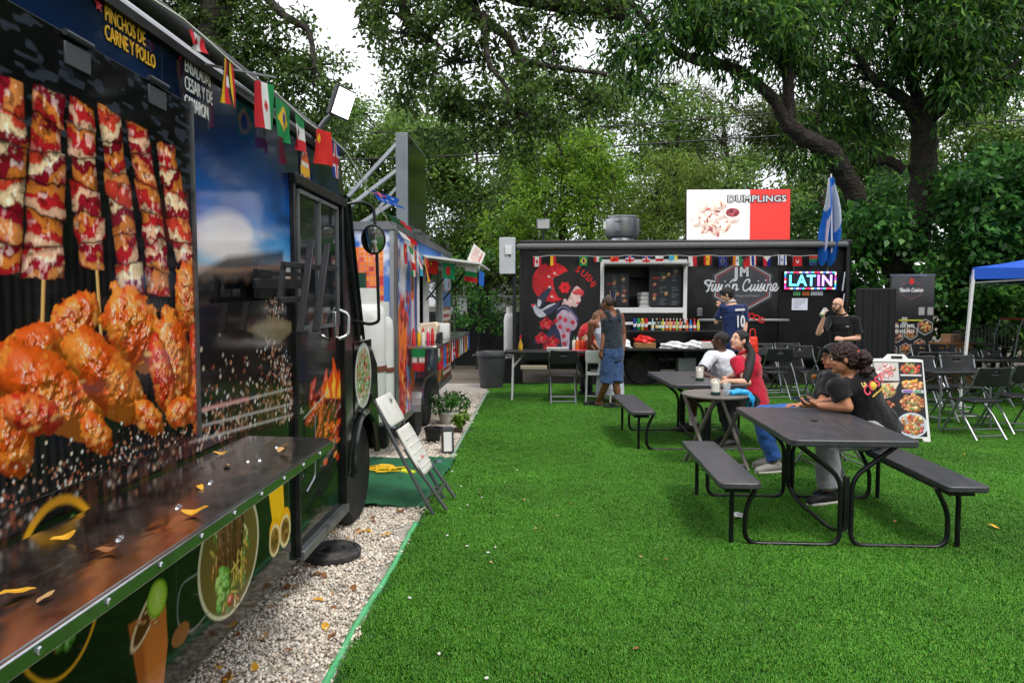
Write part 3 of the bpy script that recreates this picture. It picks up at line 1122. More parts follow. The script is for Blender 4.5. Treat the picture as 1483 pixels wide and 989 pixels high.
# ------------------------------------------------------------------ white house behind the fence, dark fence, wires
t = thing('white_house', 'white house with grey gable roof half hidden behind the fence', 'house', (-1.2, 25, 0))
wm, dm = mat('white_render', (226, 228, 230), 0.8, var=0.06), mat('dark_window', (38, 42, 46), 0.15)
MB().box((-1.5, 2.4, 1.5), (6.0, 4.0, 3.0)).build('wall', wm, t, smooth=False)
MB().box((0.9, 1.4, 2.2), (2.0, 3.4, 4.4)).build('tower_wall', wm, t, smooth=False)
MB().prism([(-5.0, 2.9), (1.2, 2.9), (-1.0, 3.9), (-2.8, 3.9)], (0, -0.1, 0), (1, 0, 0), (0, 0, 1), -5.0).build('roof', mat('grey_roof', (138, 142, 146), 0.8, bump=.3), t, smooth=False)
for x, z, ww, hh in ((-2.1, 1.9, .9, 1.1), (-0.9, 1.6, 1.0, 1.7)):
    wn = MB().box((x, .385, z), (ww, .05, hh)).build('window', wm, t, smooth=False)
    MB().box((x, .35, z), (ww - .14, .04, hh - .14)).build('pane', dm, wn, smooth=False)
t = thing('mesh_fence', 'dark screened wire fence behind the grey bin', 'fence', (-1.0, 16.8, 0))
FM = mat('fence_screen', (30, 33, 32), 0.9, var=.3, bump=.3)
mb = MB()
for i in range(40):
    x0, x1 = -7 + i * .2, -6.8 + i * .2
    d0, d1 = .03 * math.sin(x0 * 5.3), .03 * math.sin(x1 * 5.3)
    mb.add([(x0, d0, .05), (x1, d1, .05), (x1, d1, 1.32 + .04 * math.sin(x1 * 3)), (x0, d0, 1.32 + .04 * math.sin(x0 * 3))], [(0, 1, 2, 3)])
mb.build('screen', FM, t, ang=60)
mb = MB().tube([(-7, 0, 1.72), (1, 0, 1.72)], .018, 6)
mb.build('top_rail', GREYM, t)
for i in range(5):
    MB().tube([(-7 + 2 * i, .05, 0), (-7 + 2 * i, .05, 1.75)], .03, 6).build('post', GREYM, t)

WIRE = mat('wire_black', (24, 24, 26), 0.6, var=0)
for (a, b, c, r_, lab) in [((380, 188), (805, 188), (1700, 112), .016, 'upper thick black power line crossing behind the trees'),
                           ((480, 232), (742, 221), (1700, 160), .022, 'thickest black power line crossing behind the lime green tree'),
                           ((560, 150), (1000, 131), (1700, 112), .008, 'thin pale line high behind the mango branches'),
                           ((540, 294), (780, 290), (1100, 284), .008, 'thin wire level with the lower part of the rooftop screen'),
                           ((560, 336), (740, 323), (1020, 290), .014, 'low black cable above the white house gable')]:
    o = MB().tube(spline([at(*a, 19), at(*b, 19), at(*c, 19)], 14), r_, 5).build('power_line', WIRE)
    tag(o, lab, 'power line', 'power lines behind the trees')
# ================================================================== FRONT TRUCK (left)
WX = -1.25                                     # plane of its serving side
TRUCK = thing('food_truck', 'black food truck with grilled skewers printed on its side and a steel counter', 'food truck', (-2.3, 1.5, 0))
TO = Vector((-2.3, 1.5, 0))

def tr(p):
    return Vector(p) - TO

PY0, PZ0 = 0.9, 0.25

def W(px, py):
    p = atx(px, py, WX)
    return (p.y - PY0, p.z - PZ0)

def wscale(px, py):
    Y = atx(px, py, WX).y
    return Y * Y / (abs(WX) * FPX), Y / FPX

def pell(cv, px, py, rx, ry, col, f='ell', off=(0, 0), **k):
    c = W(px, py)
    a, b = wscale(px, py)
    if f == 'ell':
        cv.ell(c[0] - off[0], c[1] - off[1], rx * a, ry * b, col, **k)
    else:
        k.setdefault('ang', 0)
        ang = k.pop('ang')
        cv.blob(c[0] - off[0], c[1] - off[1], rx * a, ry * b, ang, col, **k)

def ppts(pts, off=(0, 0)):
    return [(W(*p)[0] - off[0], W(*p)[1] - off[1]) for p in pts]

NAVY = mat('navy_vinyl', (16, 24, 44), 0.2, var=0.1, coat=0.5)
DKGREEN = mat('dark_green_vinyl', (16, 24, 18), 0.22, var=0.15, coat=0.5, dirt=(70, 74, 64), damt=0.18)
TRIM = mat('black_trim', (20, 21, 23), 0.35, 0.2, var=0.2, dirt=(110, 108, 104), damt=0.2)

# body shell behind the printed skin
prof = [(0, .25), (0, 2.46)] + [(-.14 + .14 * math.cos(R(a)), 2.46 + .14 * math.sin(R(a))) for a in range(15, 91, 15)] + \
       [(-2.1 + .14 * math.cos(R(a)), 2.46 + .14 * math.sin(R(a))) for a in range(90, 181, 15)] + [(-2.24, .25)]
mb = MB()
mb.prism(prof, tr((WX - .006, -1.8, 0)), (1, 0, 0), (0, 0, 1), -6.2)
mb.build('body', NAVY, TRUCK, ang=30)
# cab and nose: side profile in (Y, z)
cab = [(4.4, .42), (4.4, 2.56), (4.5, 2.5), (4.56, 2.3), (4.92, 1.32), (5.3, 1.24), (5.45, 1.12), (5.5, .5), (5.36, .45), (5.3, .62), (5.2, .74), (5.0, .8), (4.8, .76), (4.66, .64), (4.58, .42)]
mb = MB()
mb.prism(cab, tr((WX - .004, 0, 0)), (0, 1, 0), (0, 0, 1), -2.2)
mb.build('cab', mat('cab_black', (18, 18, 20), .25, var=.2, coat=.4, dirt=(70, 60, 52), damt=.25), TRUCK, ang=25, bevel=.02)
gl = mat('tinted_glass', (26, 32, 36), .05, var=0, spec=.8, coat=.3)
mb = MB().prism([(4.52, 2.25), (4.60, 2.25), (4.93, 1.36), (4.83, 1.36), (4.55, 2.0)], tr((WX, 0, 0)), (0, 1, 0), (0, 0, 1), .008)
mb.build('quarter_window', gl, TRUCK)
mb = MB().tube([tr((WX + .012, 4.5, 2.28)), tr((WX + .012, 4.6, 2.28)), tr((WX + .012, 4.95, 1.33)), tr((WX + .012, 4.82, 1.33)), tr((WX + .012, 4.5, 2.28))], .012, 6)
mb.build('window_seal', TRIM, TRUCK)
mb = MB().tube([tr((WX + .005, 4.6 + .0, .42))] + [tr((WX + .02, 4.95 + .34 * math.cos(R(a)), .45 + .36 * math.sin(R(a)))) for a in range(180, -1, -15)], .022, 6)
mb.build('wheel_arch', DKGREEN, TRUCK)
mb = MB().box(tr((-2.3, 5.55, .52)), (2.2, .12, .2))
mb.build('bumper', mat('dark_grey_steel', (46, 47, 49), .5, .4, dirt=(120, 110, 100)), TRUCK, bevel=.02)

def wheel(name, c, r, wd, parent, rimc, n=28, face=1, lug=8):
    """Wheel with its axle along X; face = +1 shows the outside on +X."""
    M = Matrix.Rotation(R(90) * face, 3, 'Y')
    root = MB().lathe([(r * .62, -wd / 2), (r * .9, -wd / 2), (r * .985, -wd * .38), (r, -wd * .2), (r, wd * .2), (r * .985, wd * .38), (r * .9, wd / 2), (r * .62, wd / 2)], n, c, M).build(name, RUBBER, parent, ang=30)
    MB().lathe([(r * .05, -wd * .4), (r * .63, -wd * .4), (r * .63, wd * .46), (r * .57, wd * .46), (r * .52, wd * .2), (r * .3, wd * .12), (r * .26, wd * .34), (r * .16, wd * .38), (.002, wd * .38)], n, c, M).build('rim', rimc, root, ang=30)
    mb = MB()
    for i in range(lug):
        a = 2 * math.pi * i / lug
        mb.lathe([(r * .035, wd * .12), (r * .035, wd * .2), (.002, wd * .2)], 6, Vector(c) + M @ Vector((r * .4 * math.cos(a), r * .4 * math.sin(a), 0)), M)
    o = mb.build('lug_nuts', STEEL, root)
    o['kind'] = 'stuff'
    return root

cv = Canvas(.5, .5, .007, (17, 17, 19))
cv.ell(.25, .25, .235, .235, (206, 206, 200))
cv.ell(.25, .25, .205, .205, (176, 186, 150))
rs = np.random.RandomState(12)
for i in range(130):
    a, d = rs.rand() * 6.28, math.sqrt(rs.rand()) * .19
    cv.blob(.25 + d * math.cos(a), .25 + d * math.sin(a), .014 + .016 * rs.rand(), .012 + .012 * rs.rand(), rs.rand() * 180, [(96, 160, 50), (140, 190, 80), (220, 120, 60), (236, 214, 190), (206, 60, 50), (60, 120, 40)][rs.randint(6)], seed=i, bump=.5)
cv.build('salad_print', tr((WX + .002, 4.72, .82)), (0, 1, 0), (0, 0, 1), PRINT, TRUCK)
wheel('wheel', tr((WX - .16, 4.95, .38)), .38, .24, TRUCK, GREYM)

# ---- painted side skin
def paint_side(cv):
    X, Y = cv.X, cv.Y
    z = Y + PZ0
    n1 = fbm(X * 2.2, Y * 3.5, 5, 3)
    skyc = np.zeros(X.shape + (3,))
    stops = [(1.62, (120, 96, 80)), (1.70, (200, 168, 146)), (1.78, (136, 178, 210)), (1.86, (62, 142, 206)), (1.98, (22, 92, 170)), (2.12, (16, 56, 118)), (2.32, (17, 36, 70)), (2.5, (13, 24, 48))]
    zz = z + (n1 - .5) * .16
    for k in range(3):
        skyc[..., k] = np.interp(zz, [q[0] for q in stops], [lin(q[1])[k] for q in stops])
    a_sky = sstep(1.66, 1.70, z + (fbm(X * 9, Y * 5, 4, 8) - .5) * .09)
    cv.paint((slice(None), slice(None)), a_sky, skyc, True)
    cl = sstep(.55, .75, fbm(X * 1.7 + 3, Y * 4.6, 5, 12)) * sstep(1.85, 2.0, z)
    cv.paint((slice(None), slice(None)), cl * .75, (12, 20, 38))
    cl = sstep(.5, .8, fbm(X * 1.3 + 7, Y * 6, 5, 15)) * sstep(1.7, 1.76, z) * sstep(2.0, 1.84, z)
    cv.paint((slice(None), slice(None)), cl * .9, (226, 214, 208))
    cv.curve(ppts([(282, 322), (320, 306), (352, 316), (366, 340), (350, 368), (312, 374), (284, 360)]), (232, 222, 220), alpha=.7, soft=.05)  # white sky reflection painted into the print colour, shaped like a cloud
    # dark ground, warm haze, sparks of light
    lo = sstep(1.66, 1.5, z)
    cv.paint((slice(None), slice(None)), lo * .55 * fbm(X * 2.5, Y * 2.5, 4, 21), (64, 50, 42))
    sk = sstep(1.02, .93, z)
    cv.paint((slice(None), slice(None)), sk, (15, 24, 17))
    rs = np.random.RandomState(4)
    cols = [(236, 214, 190), (214, 150, 110), (240, 236, 230), (180, 96, 60), (150, 84, 58)]
    for i in range(1500):
        u = rs.rand() * 2.6
        v = .80 + abs(rs.randn()) * .13
        if rs.rand() < .3:
            u, v = 2.45 + rs.randn() * .07, .75 + rs.rand() * .62
            u += .12 * math.sin(v * 9)
        q = .003 + .006 * rs.rand()
        cv.ell(u, v, q, q, cols[rs.randint(5)], alpha=.35 + .6 * rs.rand())
    for i in range(70):
        u = rs.rand() * 2.5
        cv.stroke([(u, .78), (u + .01 * rs.randn(), .78 + .22 * rs.rand())], .008 + .02 * rs.rand(), (92, 56, 42), alpha=.5)
    # dark horizon: fields, poles and a tin roof in the print
    cv.poly(ppts([(282, 398), (330, 372), (410, 364), (410, 420), (282, 430)]), (10, 10, 12), alpha=.85, soft=.03)
    cv.stroke(ppts([(283, 388), (330, 392), (412, 386)]), .012, (170, 128, 98), alpha=.7, soft=.03)
    # metal funnel of the grill
    cv.poly(ppts([(358, 478), (395, 458), (432, 470), (404, 498)]), (150, 132, 104), alpha=.8, soft=.02)
    cv.ell(*W(383, 480), .12, .05, (190, 180, 165), alpha=.35, soft=.05)
    # bars of the barbecue
    for k, (a, b) in enumerate([((270, 600), (430, 560)), ((270, 622), (432, 582)), ((276, 640), (440, 596))]):
        cv.stroke(ppts([a, b]), .010, (196, 190, 186), alpha=.7)
    cv.stroke(ppts([(290, 594), (360, 577)]), .016, (222, 150, 140), alpha=.6)
    # door print: fire and skewers
    for i in range(26):
        px, py = 450 + 42 * rs.rand(), 560 + 60 * rs.rand()
        pell(cv, px, py, 7 + 6 * rs.rand(), 7 + 7 * rs.rand(), [(190, 60, 34), (220, 96, 44), (150, 40, 30), (120, 44, 30)][rs.randint(4)], f='blob', seed=i, bump=.5, char=.7, ang=rs.rand() * 90)
    for (fx, h, wd) in [(484, 58, 9), (492, 40, 7), (474, 34, 7)]:
        pts = [(fx - wd, 575), (fx - wd * .9, 575 - h * .4), (fx - wd * .3, 575 - h * .7), (fx - wd * .2, 575 - h), (fx + wd * .5, 575 - h * .6), (fx + wd, 575 - h * .3), (fx + wd, 575)]
        cv.curve(ppts(pts), (232, 84, 16), soft=.02)
        cv.curve(ppts([(fx + (a - fx) * .5, 575 + (b - 575) * .62) for a, b in pts]), (255, 190, 60), soft=.02)
    cv.stroke(ppts([(440, 606), (476, 566)]), .008, (200, 196, 190))
    for i in range(30):
        px, py = 470 + 20 * rs.rand(), 610 + 60 * rs.rand()
        pell(cv, px, py, 1.5 + 2 * rs.rand(), 2 + 3 * rs.rand(), [(230, 90, 30), (200, 50, 24), (250, 150, 60)][rs.randint(3)], alpha=.8)
    # taco plate with yellow rim half hidden by the counter
    pell(cv, 88, 850, 74, 140, (236, 166, 38))
    pell(cv, 88, 854, 68, 130, (14, 16, 14))
    c0 = W(88, 850)
    for i in range(110):
        a, d = rs.rand() * 6.28, math.sqrt(rs.rand())
        cv.blob(c0[0] + .02 + .10 * d * math.cos(a), c0[1] + .17 * d * math.sin(a), .022, .02, rs.rand() * 180,
                [(214, 170, 120), (90, 150, 50), (200, 60, 40), (150, 84, 46), (232, 224, 200)][rs.randint(5)], seed=i, bump=.5)
    # drink in a paper cup with lime
    q = ppts([(186, 905), (240, 872), (243, 930), (236, 1000), (204, 1010)])
    cv.poly(q, (196, 108, 48))
    cv.poly(ppts([(186, 905), (205, 894), (214, 1006), (204, 1010)]), (150, 70, 30), alpha=.7, soft=.02)
    pell(cv, 213, 892, 32, 20, (226, 196, 160), ang=38)
    pell(cv, 213, 893, 27, 15, (92, 42, 22), ang=38)
    for i in range(16):
        pell(cv, 196 + 34 * rs.rand(), 905 - 26 * rs.rand(), 4, 4, (190, 120, 70), f='blob', seed=i, gloss=1)
    pell(cv, 228, 866, 16, 28, (120, 168, 40))
    pell(cv, 228, 866, 13, 24, (176, 206, 70))
    for a in range(0, 180, 30):
        c0 = W(228, 866)
        cv.stroke([(c0[0] - .03 * math.cos(R(a)), c0[1] - .04 * math.sin(R(a))), (c0[0] + .03 * math.cos(R(a)), c0[1] + .04 * math.sin(R(a)))], .003, (216, 232, 150), alpha=.8)
    # steak wrap
    pell(cv, 335, 800, 47, 92, (222, 212, 178))
    pell(cv, 335, 800, 44, 87, (120, 96, 50))
    c0 = W(335, 800)
    for i in range(90):
        a, d = rs.rand() * 6.28, math.sqrt(rs.rand())
        cv.blob(c0[0] + .17 * d * math.cos(a), c0[1] + .235 * d * math.sin(a), .012, .04, rs.randn() * 25, [(226, 186, 84), (130, 170, 70), (240, 222, 150), (206, 140, 60)][rs.randint(4)], seed=i, bump=.5)
    for i in range(16):
        u = -.11 + .0147 * i
        cv.blob(c0[0] + u + rs.uniform(-.01, .01), c0[1] + rs.uniform(.0, .08), .02, .15, rs.randn() * 7, [(112, 62, 40), (134, 78, 50), (92, 48, 32), (150, 92, 60)][rs.randint(4)], seed=i + 9, bump=.6, bs=6, char=.5, gloss=.8)
    for i in range(16):
        cv.blob(c0[0] + rs.uniform(-.13, -.02), c0[1] + rs.uniform(-.2, -.03), .03, .045, rs.rand() * 90, [(130, 186, 70), (176, 210, 110), (104, 156, 54)][rs.randint(3)], seed=i + 40, bump=.7)
    for i in range(12):
        cv.blob(c0[0] + rs.uniform(.0, .12), c0[1] + rs.uniform(-.18, -.03), .008, .05, rs.randn() * 30, (236, 200, 90), seed=i + 60, bump=.4)
    cv.blob(c0[0] - .02, c0[1] - .19, .035, .03, 0, (214, 84, 48), seed=77)
    # two yellow pouring cups
    cv.poly(ppts([(389, 712), (410, 700), (412, 748), (396, 768)]), (240, 186, 20))
    for px, py in ((398, 782), (413, 768)):
        pell(cv, px, py - 14, 8, 20, (236, 170, 16))
        pell(cv, px, py, 8.5, 24, (230, 206, 150))
        pell(cv, px, py, 6.5, 19, (150, 108, 50))
        for i in range(16):
            pell(cv, px + rs.uniform(-4, 4), py + rs.uniform(-13, 13), 1.4, 3, (96, 64, 26))
    cv.stroke(ppts([(286, 830), (262, 850), (258, 900), (276, 914), (302, 886)]), .007, (150, 150, 148), alpha=.8, smooth=4)
    pell(cv, 262, 918, 14, 16, (150, 92, 50))
    # seams
    for px in (243, 412):
        u = W(px, 400)[0]
        cv.stroke([(u, 0), (u, 2.24)], .004, (70, 80, 96), alpha=.6)

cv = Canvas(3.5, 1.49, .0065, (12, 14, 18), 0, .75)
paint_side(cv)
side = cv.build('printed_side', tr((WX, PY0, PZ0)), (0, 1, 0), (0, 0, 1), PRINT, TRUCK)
side['label'] = 'glossy print of evening sky, sparks and fire'
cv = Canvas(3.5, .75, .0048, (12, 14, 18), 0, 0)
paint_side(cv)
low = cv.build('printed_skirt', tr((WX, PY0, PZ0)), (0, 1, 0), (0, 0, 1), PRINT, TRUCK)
low['label'] = 'dark green lower print with a steak wrap, an iced drink and yellow cups'

# ---- hatch with the skewers, hinged at its top edge
HY0, HY1, HZ0, HZ1 = 1.0, 2.475, 1.115, 2.30
mb = MB().box(tr((WX + .012, (HY0 + HY1) / 2, (HZ0 + HZ1) / 2)), (.022, HY1 - HY0, HZ1 - HZ0))
hatch = mb.build('serving_hatch', TRIM, TRUCK, bevel=.003)
OF = (HY0 + .004 - PY0, HZ0 + .004 - PZ0)
cv = Canvas(HY1 - HY0 - .008, HZ1 - HZ0 - .008, .0034, (14, 14, 15))
X, Y = cv.X, cv.Y
st = (np.sin(X * 190) * .5 + .5) * sstep(.9, .4, Y)
cv.paint((slice(None), slice(None)), st * .5 * fbm(X * 8, Y * 8, 3, 2), (60, 56, 54))
br = sstep(.62, .8, vnoise(X * 26, Y * 75, 4)) * sstep(.72, .95, Y)
cv.paint((slice(None), slice(None)), br * .45, (70, 78, 92))

def skewer(line, wds, n, seed, stick=None):
    """Stacked slabs of meat and fat on a stick, as printed on the hatch."""
    r = np.random.RandomState(seed)
    if stick:
        cv.stroke(ppts(stick, OF), .013, (216, 160, 84))
        cv.stroke(ppts([(a - 1, b) for a, b in stick], OF), .004, (244, 210, 140))
    pp = ppts(line, OF)
    a_, b_ = wscale(*line[1])
    vv, uc = np.array([q[1] for q in pp])[::-1], np.array([q[0] for q in pp])[::-1]
    ln = vv[-1] - vv[0]
    U, V = cv.X, cv.Y
    cu = np.interp(V, vv, uc)
    tt = (vv[-1] - V) / ln
    hw = (wds[0] + (wds[1] - wds[0]) * np.clip(tt, 0, 1)) * .5 * a_
    s0 = (U - cu) / hw
    m = (np.abs(s0) < 1.5) & (tt > -.12) & (tt < 1.12)
    jj, ii = np.where(m)
    if len(jj) == 0:
        return
    sl = (slice(jj.min(), jj.max() + 1), slice(ii.min(), ii.max() + 1))
    U, V, tt, s0, hw = U[sl], V[sl], tt[sl], s0[sl], hw[sl]
    n1 = fbm(U * 24, V * 24, 4, seed)
    n2 = fbm(U * 80, V * 80, 4, seed + 5)
    tilt = r.uniform(-.35, .35, n + 3)
    tc = tt * n + .30 * (n1 - .5) + .18 * s0 * np.sin(tt * n * 2.1 + seed)
    k = np.clip(np.floor(tc).astype(int), 0, n - 1)
    fr = np.clip(tc - k, 0, 1)
    wid = r.uniform(.84, 1.12, n)[k] * (1 + .3 * (n1 - .5))
    s = (s0 - r.uniform(-.1, .1, n)[k]) / wid
    # slabs inside each chunk
    th = r.uniform(.7, 2.2, n)[k]
    fq = r.uniform(1.2, 2.1, n)[k]
    band = (s * np.cos(th) * .8 + fr * np.sin(th) * 1.5) * fq + 1.9 * (n1 - .5) + r.uniform(0, 7, n)[k]
    pal = np.array([lin(c) for c in ((238, 206, 162), (186, 34, 40), (226, 140, 74), (128, 16, 34), (240, 184, 150), (206, 64, 44), (214, 122, 50), (158, 22, 44))])
    bi = np.floor(band).astype(int)
    bf = (band - bi)[..., None]
    rot = r.randint(0, 8, n)[k]
    c = pal[(bi * 3 + rot) % 8] * (1 - sstep(.75, 1, bf)) + pal[((bi + 1) * 3 + rot) % 8] * sstep(.75, 1, bf)
    edge = np.abs(bf[..., 0] - .5) * 2
    round_ = np.sqrt(np.clip(1 - s * s, 0, 1)) * np.clip(4 * fr * (1 - fr), 0, 1) ** .3
    sh = (.22 + .95 * round_) * (1 - .35 * edge ** 6) * (.75 + .5 * n2)
    sh = sh * (1 - .18 * sstep(-.2, 1, s))
    c = c * sh[..., None]
    burn = sstep(.60, .72, fbm(U * 46, V * 46, 4, seed + 9)) * .6
    c = c * (1 - burn[..., None]) + lin((52, 24, 16)) * burn[..., None] * .7
    hl = sstep(.60, .74, fbm(U * 60 + 5, V * 44, 3, seed + 13)) * round_ ** 2
    c = c + (hl * .5)[..., None] * np.array([1, .95, .85])
    al = np.clip((1 - np.abs(s)) * hw * wid / (cv.step * 1.3), 0, 1) * ((tt > -.005) & (tt < 1.0))
    al = al * np.clip(np.minimum(fr, 1 - fr) * ln / n / (cv.step * 1.2) + .1, 0, 1)
    cv.paint(sl, al, np.clip(c, 0, 1), True)

skewer([(-4, 112), (2, 240), (-6, 400)], (50, 52), 6, 2)
skewer([(58, 130), (55, 250), (50, 405)], (52, 65), 6, 3, [(50, 372), (46, 514)])
skewer([(105, 146), (110, 250), (122, 390)], (40, 46), 6, 4, [(126, 362), (135, 502)])
skewer([(146, 158), (160, 270), (180, 425)], (36, 43), 6, 5)
skewer([(184, 178), (205, 290), (222, 430)], (32, 38), 6, 6)
skewer([(230, 206), (243, 290), (262, 385)], (31, 38), 5, 7)
def wing(px, py, rx, ry, ang, seed, base=(236, 96, 24), sec=(248, 142, 46)):
    pell(cv, px, py, rx, ry, base, f='blob', off=OF, second=sec, seed=seed, bump=.5, bs=5.2, gloss=1.1, char=.1, ang=ang, edge=.2, amb=.26, sq=2.2)
    r = np.random.RandomState(seed)
    for q in range(26):                                   # pores, blisters and sauce spots on the skin
        a, d = r.rand() * 6.28, math.sqrt(r.rand()) * .8
        u, v = rx * d * math.cos(a), ry * d * math.sin(a)
        ca, sa = math.cos(R(ang)), math.sin(R(ang))
        pell(cv, px + u * ca - v * sa, py - (u * sa + v * ca), 1.5 + 3.5 * r.rand(), 1.5 + 3 * r.rand(), [(250, 170, 80), (206, 70, 22), (180, 46, 18), (252, 196, 120), (150, 40, 20)][r.randint(5)], off=OF, alpha=.5, soft=.008)

RD = (222, 58, 30)
for k, a in enumerate([(262, 432, 19, 54, 6), (277, 545, 15, 84, 0, RD), (95, 468, 46, 42, 25), (184, 478, 50, 56, -35), (20, 520, 70, 46, 20), (240, 528, 30, 84, 14), (226, 548, 17, 66, 22, RD),
                       (70, 572, 92, 54, -30), (128, 628, 30, 26, -40), (146, 548, 76, 46, -38), (205, 604, 26, 22, -35), (252, 596, 22, 24, 0), (4, 632, 34, 70, 10), (36, 600, 50, 30, -20, RD)]):
    wing(*a[:5], 200 + k * 7, *(a[5:] and (a[5], (244, 120, 50))))
rs = np.random.RandomState(9)
cols = [(236, 214, 190), (214, 150, 110), (240, 236, 230), (180, 96, 60), (150, 84, 58)]
for i in range(420):
    u, v = rs.rand() * cv.w, abs(rs.randn()) * .05
    q = .002 + .004 * rs.rand()
    cv.ell(u, v, q, q, cols[rs.randint(5)], alpha=.3 + .6 * rs.rand())
o = cv.build('skewer_print', tr((WX + .0245, HY0 + .004, HZ0 + .004)), (0, 1, 0), (0, 0, 1), PRINT, hatch)
mb = MB().box(tr((WX + .028, HY1 - .012, (HZ0 + HZ1) / 2)), (.012, .018, HZ1 - HZ0 + .01))
mb.build('edge_trim', mat('scuffed_alu', (120, 122, 126), .35, .8, dirt=(30, 30, 32), dscale=14, damt=.9), hatch)
HG = mat('hinge_grey', (64, 66, 72), .5, .3)
for px, py in ((97, 80), (215, 138)):
    p = atx(px, py, WX)
    h = MB().box(tr((WX + .028, p.y, p.z - .01)), (.008, .105, .06)).build('hinge', HG, TRUCK, bevel=.003)
    MB().tube([tr((WX + .034, p.y - .056, p.z + .04)), tr((WX + .034, p.y + .056, p.z + .04))], .009, 8).build('hinge_pin', HG, h)

# ---- lettering on the navy band
YEL, WHT, RED = mat('print_yellow', (240, 182, 28), .4, var=0), mat('print_white', (232, 232, 232), .4, var=0), mat('print_red', (212, 36, 44), .4, var=0)

def wtext(s, a, b, m, cap, off=.0006):
    p, q = atx(*a, WX), atx(*b, WX)
    o = lettering(s, cap / .7, tr(p), (0, 1, 0), (0, 0, 1), m, TRUCK, align='LEFT', offset=off, lift=.0035)
    w_ = max(v.co.y for v in o.data.vertices) - min(v.co.y for v in o.data.vertices)
    k = (q.y - p.y) / w_
    y0 = tr(p).y
    for v in o.data.vertices:
        v.co.y = y0 + (v.co.y - y0) * k
    return o

wtext('PINCHOS DE', (150, 29), (208, 58), YEL, .043)
wtext('CARNE Y POLLO', (150, 56), (223, 98), YEL, .043)
wtext('ENSALADAS', (266, 103), (303, 124), WHT, .05, 0)
wtext('CESAR Y DE', (266, 129), (306, 149), WHT, .05, 0)
wtext('CAMARON', (266, 156), (300, 172), WHT, .05, 0)
for px, py, r_ in ((141, 8, .02), (260, 83, .014)):
    p = atx(px, py, WX)
    st = [(r_ * (1 if k % 2 == 0 else .45) * math.sin(k * math.pi / 5), r_ * (1 if k % 2 == 0 else .45) * math.cos(k * math.pi / 5)) for k in range(10)]
    MB().prism(st, tr((WX + .003, p.y, p.z)), (0, 1, 0), (0, 0, 1), .0015).build('star', RED, TRUCK, smooth=False)

# round logo above the door: a flaming hot dog badge with a yellow name band
cv = Canvas(.17, .27, .004, (16, 24, 40))
cv.ell(.085, .12, .07, .115, (246, 246, 240))
cv.ell(.085, .12, .064, .108, (60, 20, 16))
for fx, fh in ((.04, .2), (.065, .235), (.09, .262), (.115, .24), (.135, .2)):
    cv.curve([(fx - .016, .15), (fx - .01, .19), (fx, fh), (fx + .014, .19), (fx + .016, .15)], (226, 60, 24))
    cv.curve([(fx - .008, .15), (fx - .004, .18), (fx, fh - .03), (fx + .008, .18), (fx + .008, .15)], (250, 170, 40))
cv.blob(.085, .09, .05, .03, 10, (206, 130, 60), seed=3)
cv.blob(.085, .06, .045, .022, -10, (150, 60, 36), seed=5)
for i in range(7):
    cv.ell(.045 + .013 * i, .045 + .012 * (i % 3), .008, .006, [(240, 220, 80), (90, 160, 60), (220, 60, 40)][i % 3])
cv.rect(.012, .108, .158, .15, (250, 196, 30))
cv.rect(.03, .152, .14, .176, (246, 244, 236))
p = atx(434, 277, WX)
bad = cv.build('round_logo', tr((WX + .004, p.y, p.z - .01)), (0, 1, 0), (0, 0, 1), PRINTM, TRUCK)

# ---- door with sliding panes, rails, handles
D0, D1 = 3.53, 4.40
door = MB().bar(tr((WX + .012, D0, .27)), tr((WX + .012, D0, 2.22)), .03, .028, (1, 0, 0)).bar(tr((WX + .012, D1, .27)), tr((WX + .012, D1, 2.22)), .03, .034, (1, 0, 0)).build('door_frame', TRIM, TRUCK, bevel=.004)
MB().bar(tr((WX + .018, D0 - .02, 2.225)), tr((WX + .018, D1 + .05, 2.225)), .04, .055).build('door_rail', TRIM, door, bevel=.006)
MB().bar(tr((WX + .02, D0, .275)), tr((WX + .02, D1, .275)), .045, .05).build('door_sill', mat('scuffed_sill', (120, 124, 126), .4, .7, dirt=(34, 34, 34), dscale=9, damt=.9), door, bevel=.004)
wz0, wz1 = 1.46, 2.17
pane1 = MB().box(tr((WX + .008, 3.75, (wz0 + wz1) / 2)), (.012, .36, wz1 - wz0)).build('pane', gl, door)
MB().box(tr((WX + .014, 4.1, (wz0 + wz1) / 2)), (.012, .36, wz1 - wz0)).build('pane', gl, door)
fr = MB()
fm = mat('window_alu', (132, 136, 138), .4, .7)
for (a, b) in (((3.57, wz0), (3.57, wz1)), ((3.925, wz0), (3.925, wz1)), ((4.28, wz0), (4.28, wz1)), ((3.57, wz0), (4.28, wz0)), ((3.57, wz1), (4.28, wz1))):
    MB().bar(tr((WX + .02, a[0], a[1])), tr((WX + .02, b[0], b[1])), .02, .02, (1, 0, 0)).build('window_bar', fm, door)
p0 = atx(493, 470, WX + .05)
MB().box(tr((WX + .022, p0.y, p0.z)), (.02, .06, .16)).build('latch_plate', STEEL, door, bevel=.004)
MB().tube(bent([tr((WX + .03, p0.y + .05, p0.z + .09)), tr((WX + .085, p0.y + .07, p0.z + .06)), tr((WX + .085, p0.y + .05, p0.z - .07)), tr((WX + .03, p0.y + .03, p0.z - .09))], .03), .011, 8).build('handle', STEEL, door)
g0 = [atx(456, 602, WX + .03), atx(456, 690, WX + .03), atx(444, 712, WX + .03)]
MB().tube(bent([tr(q) for q in g0], .03), .006, 6).build('grab_wire', ALU, door)

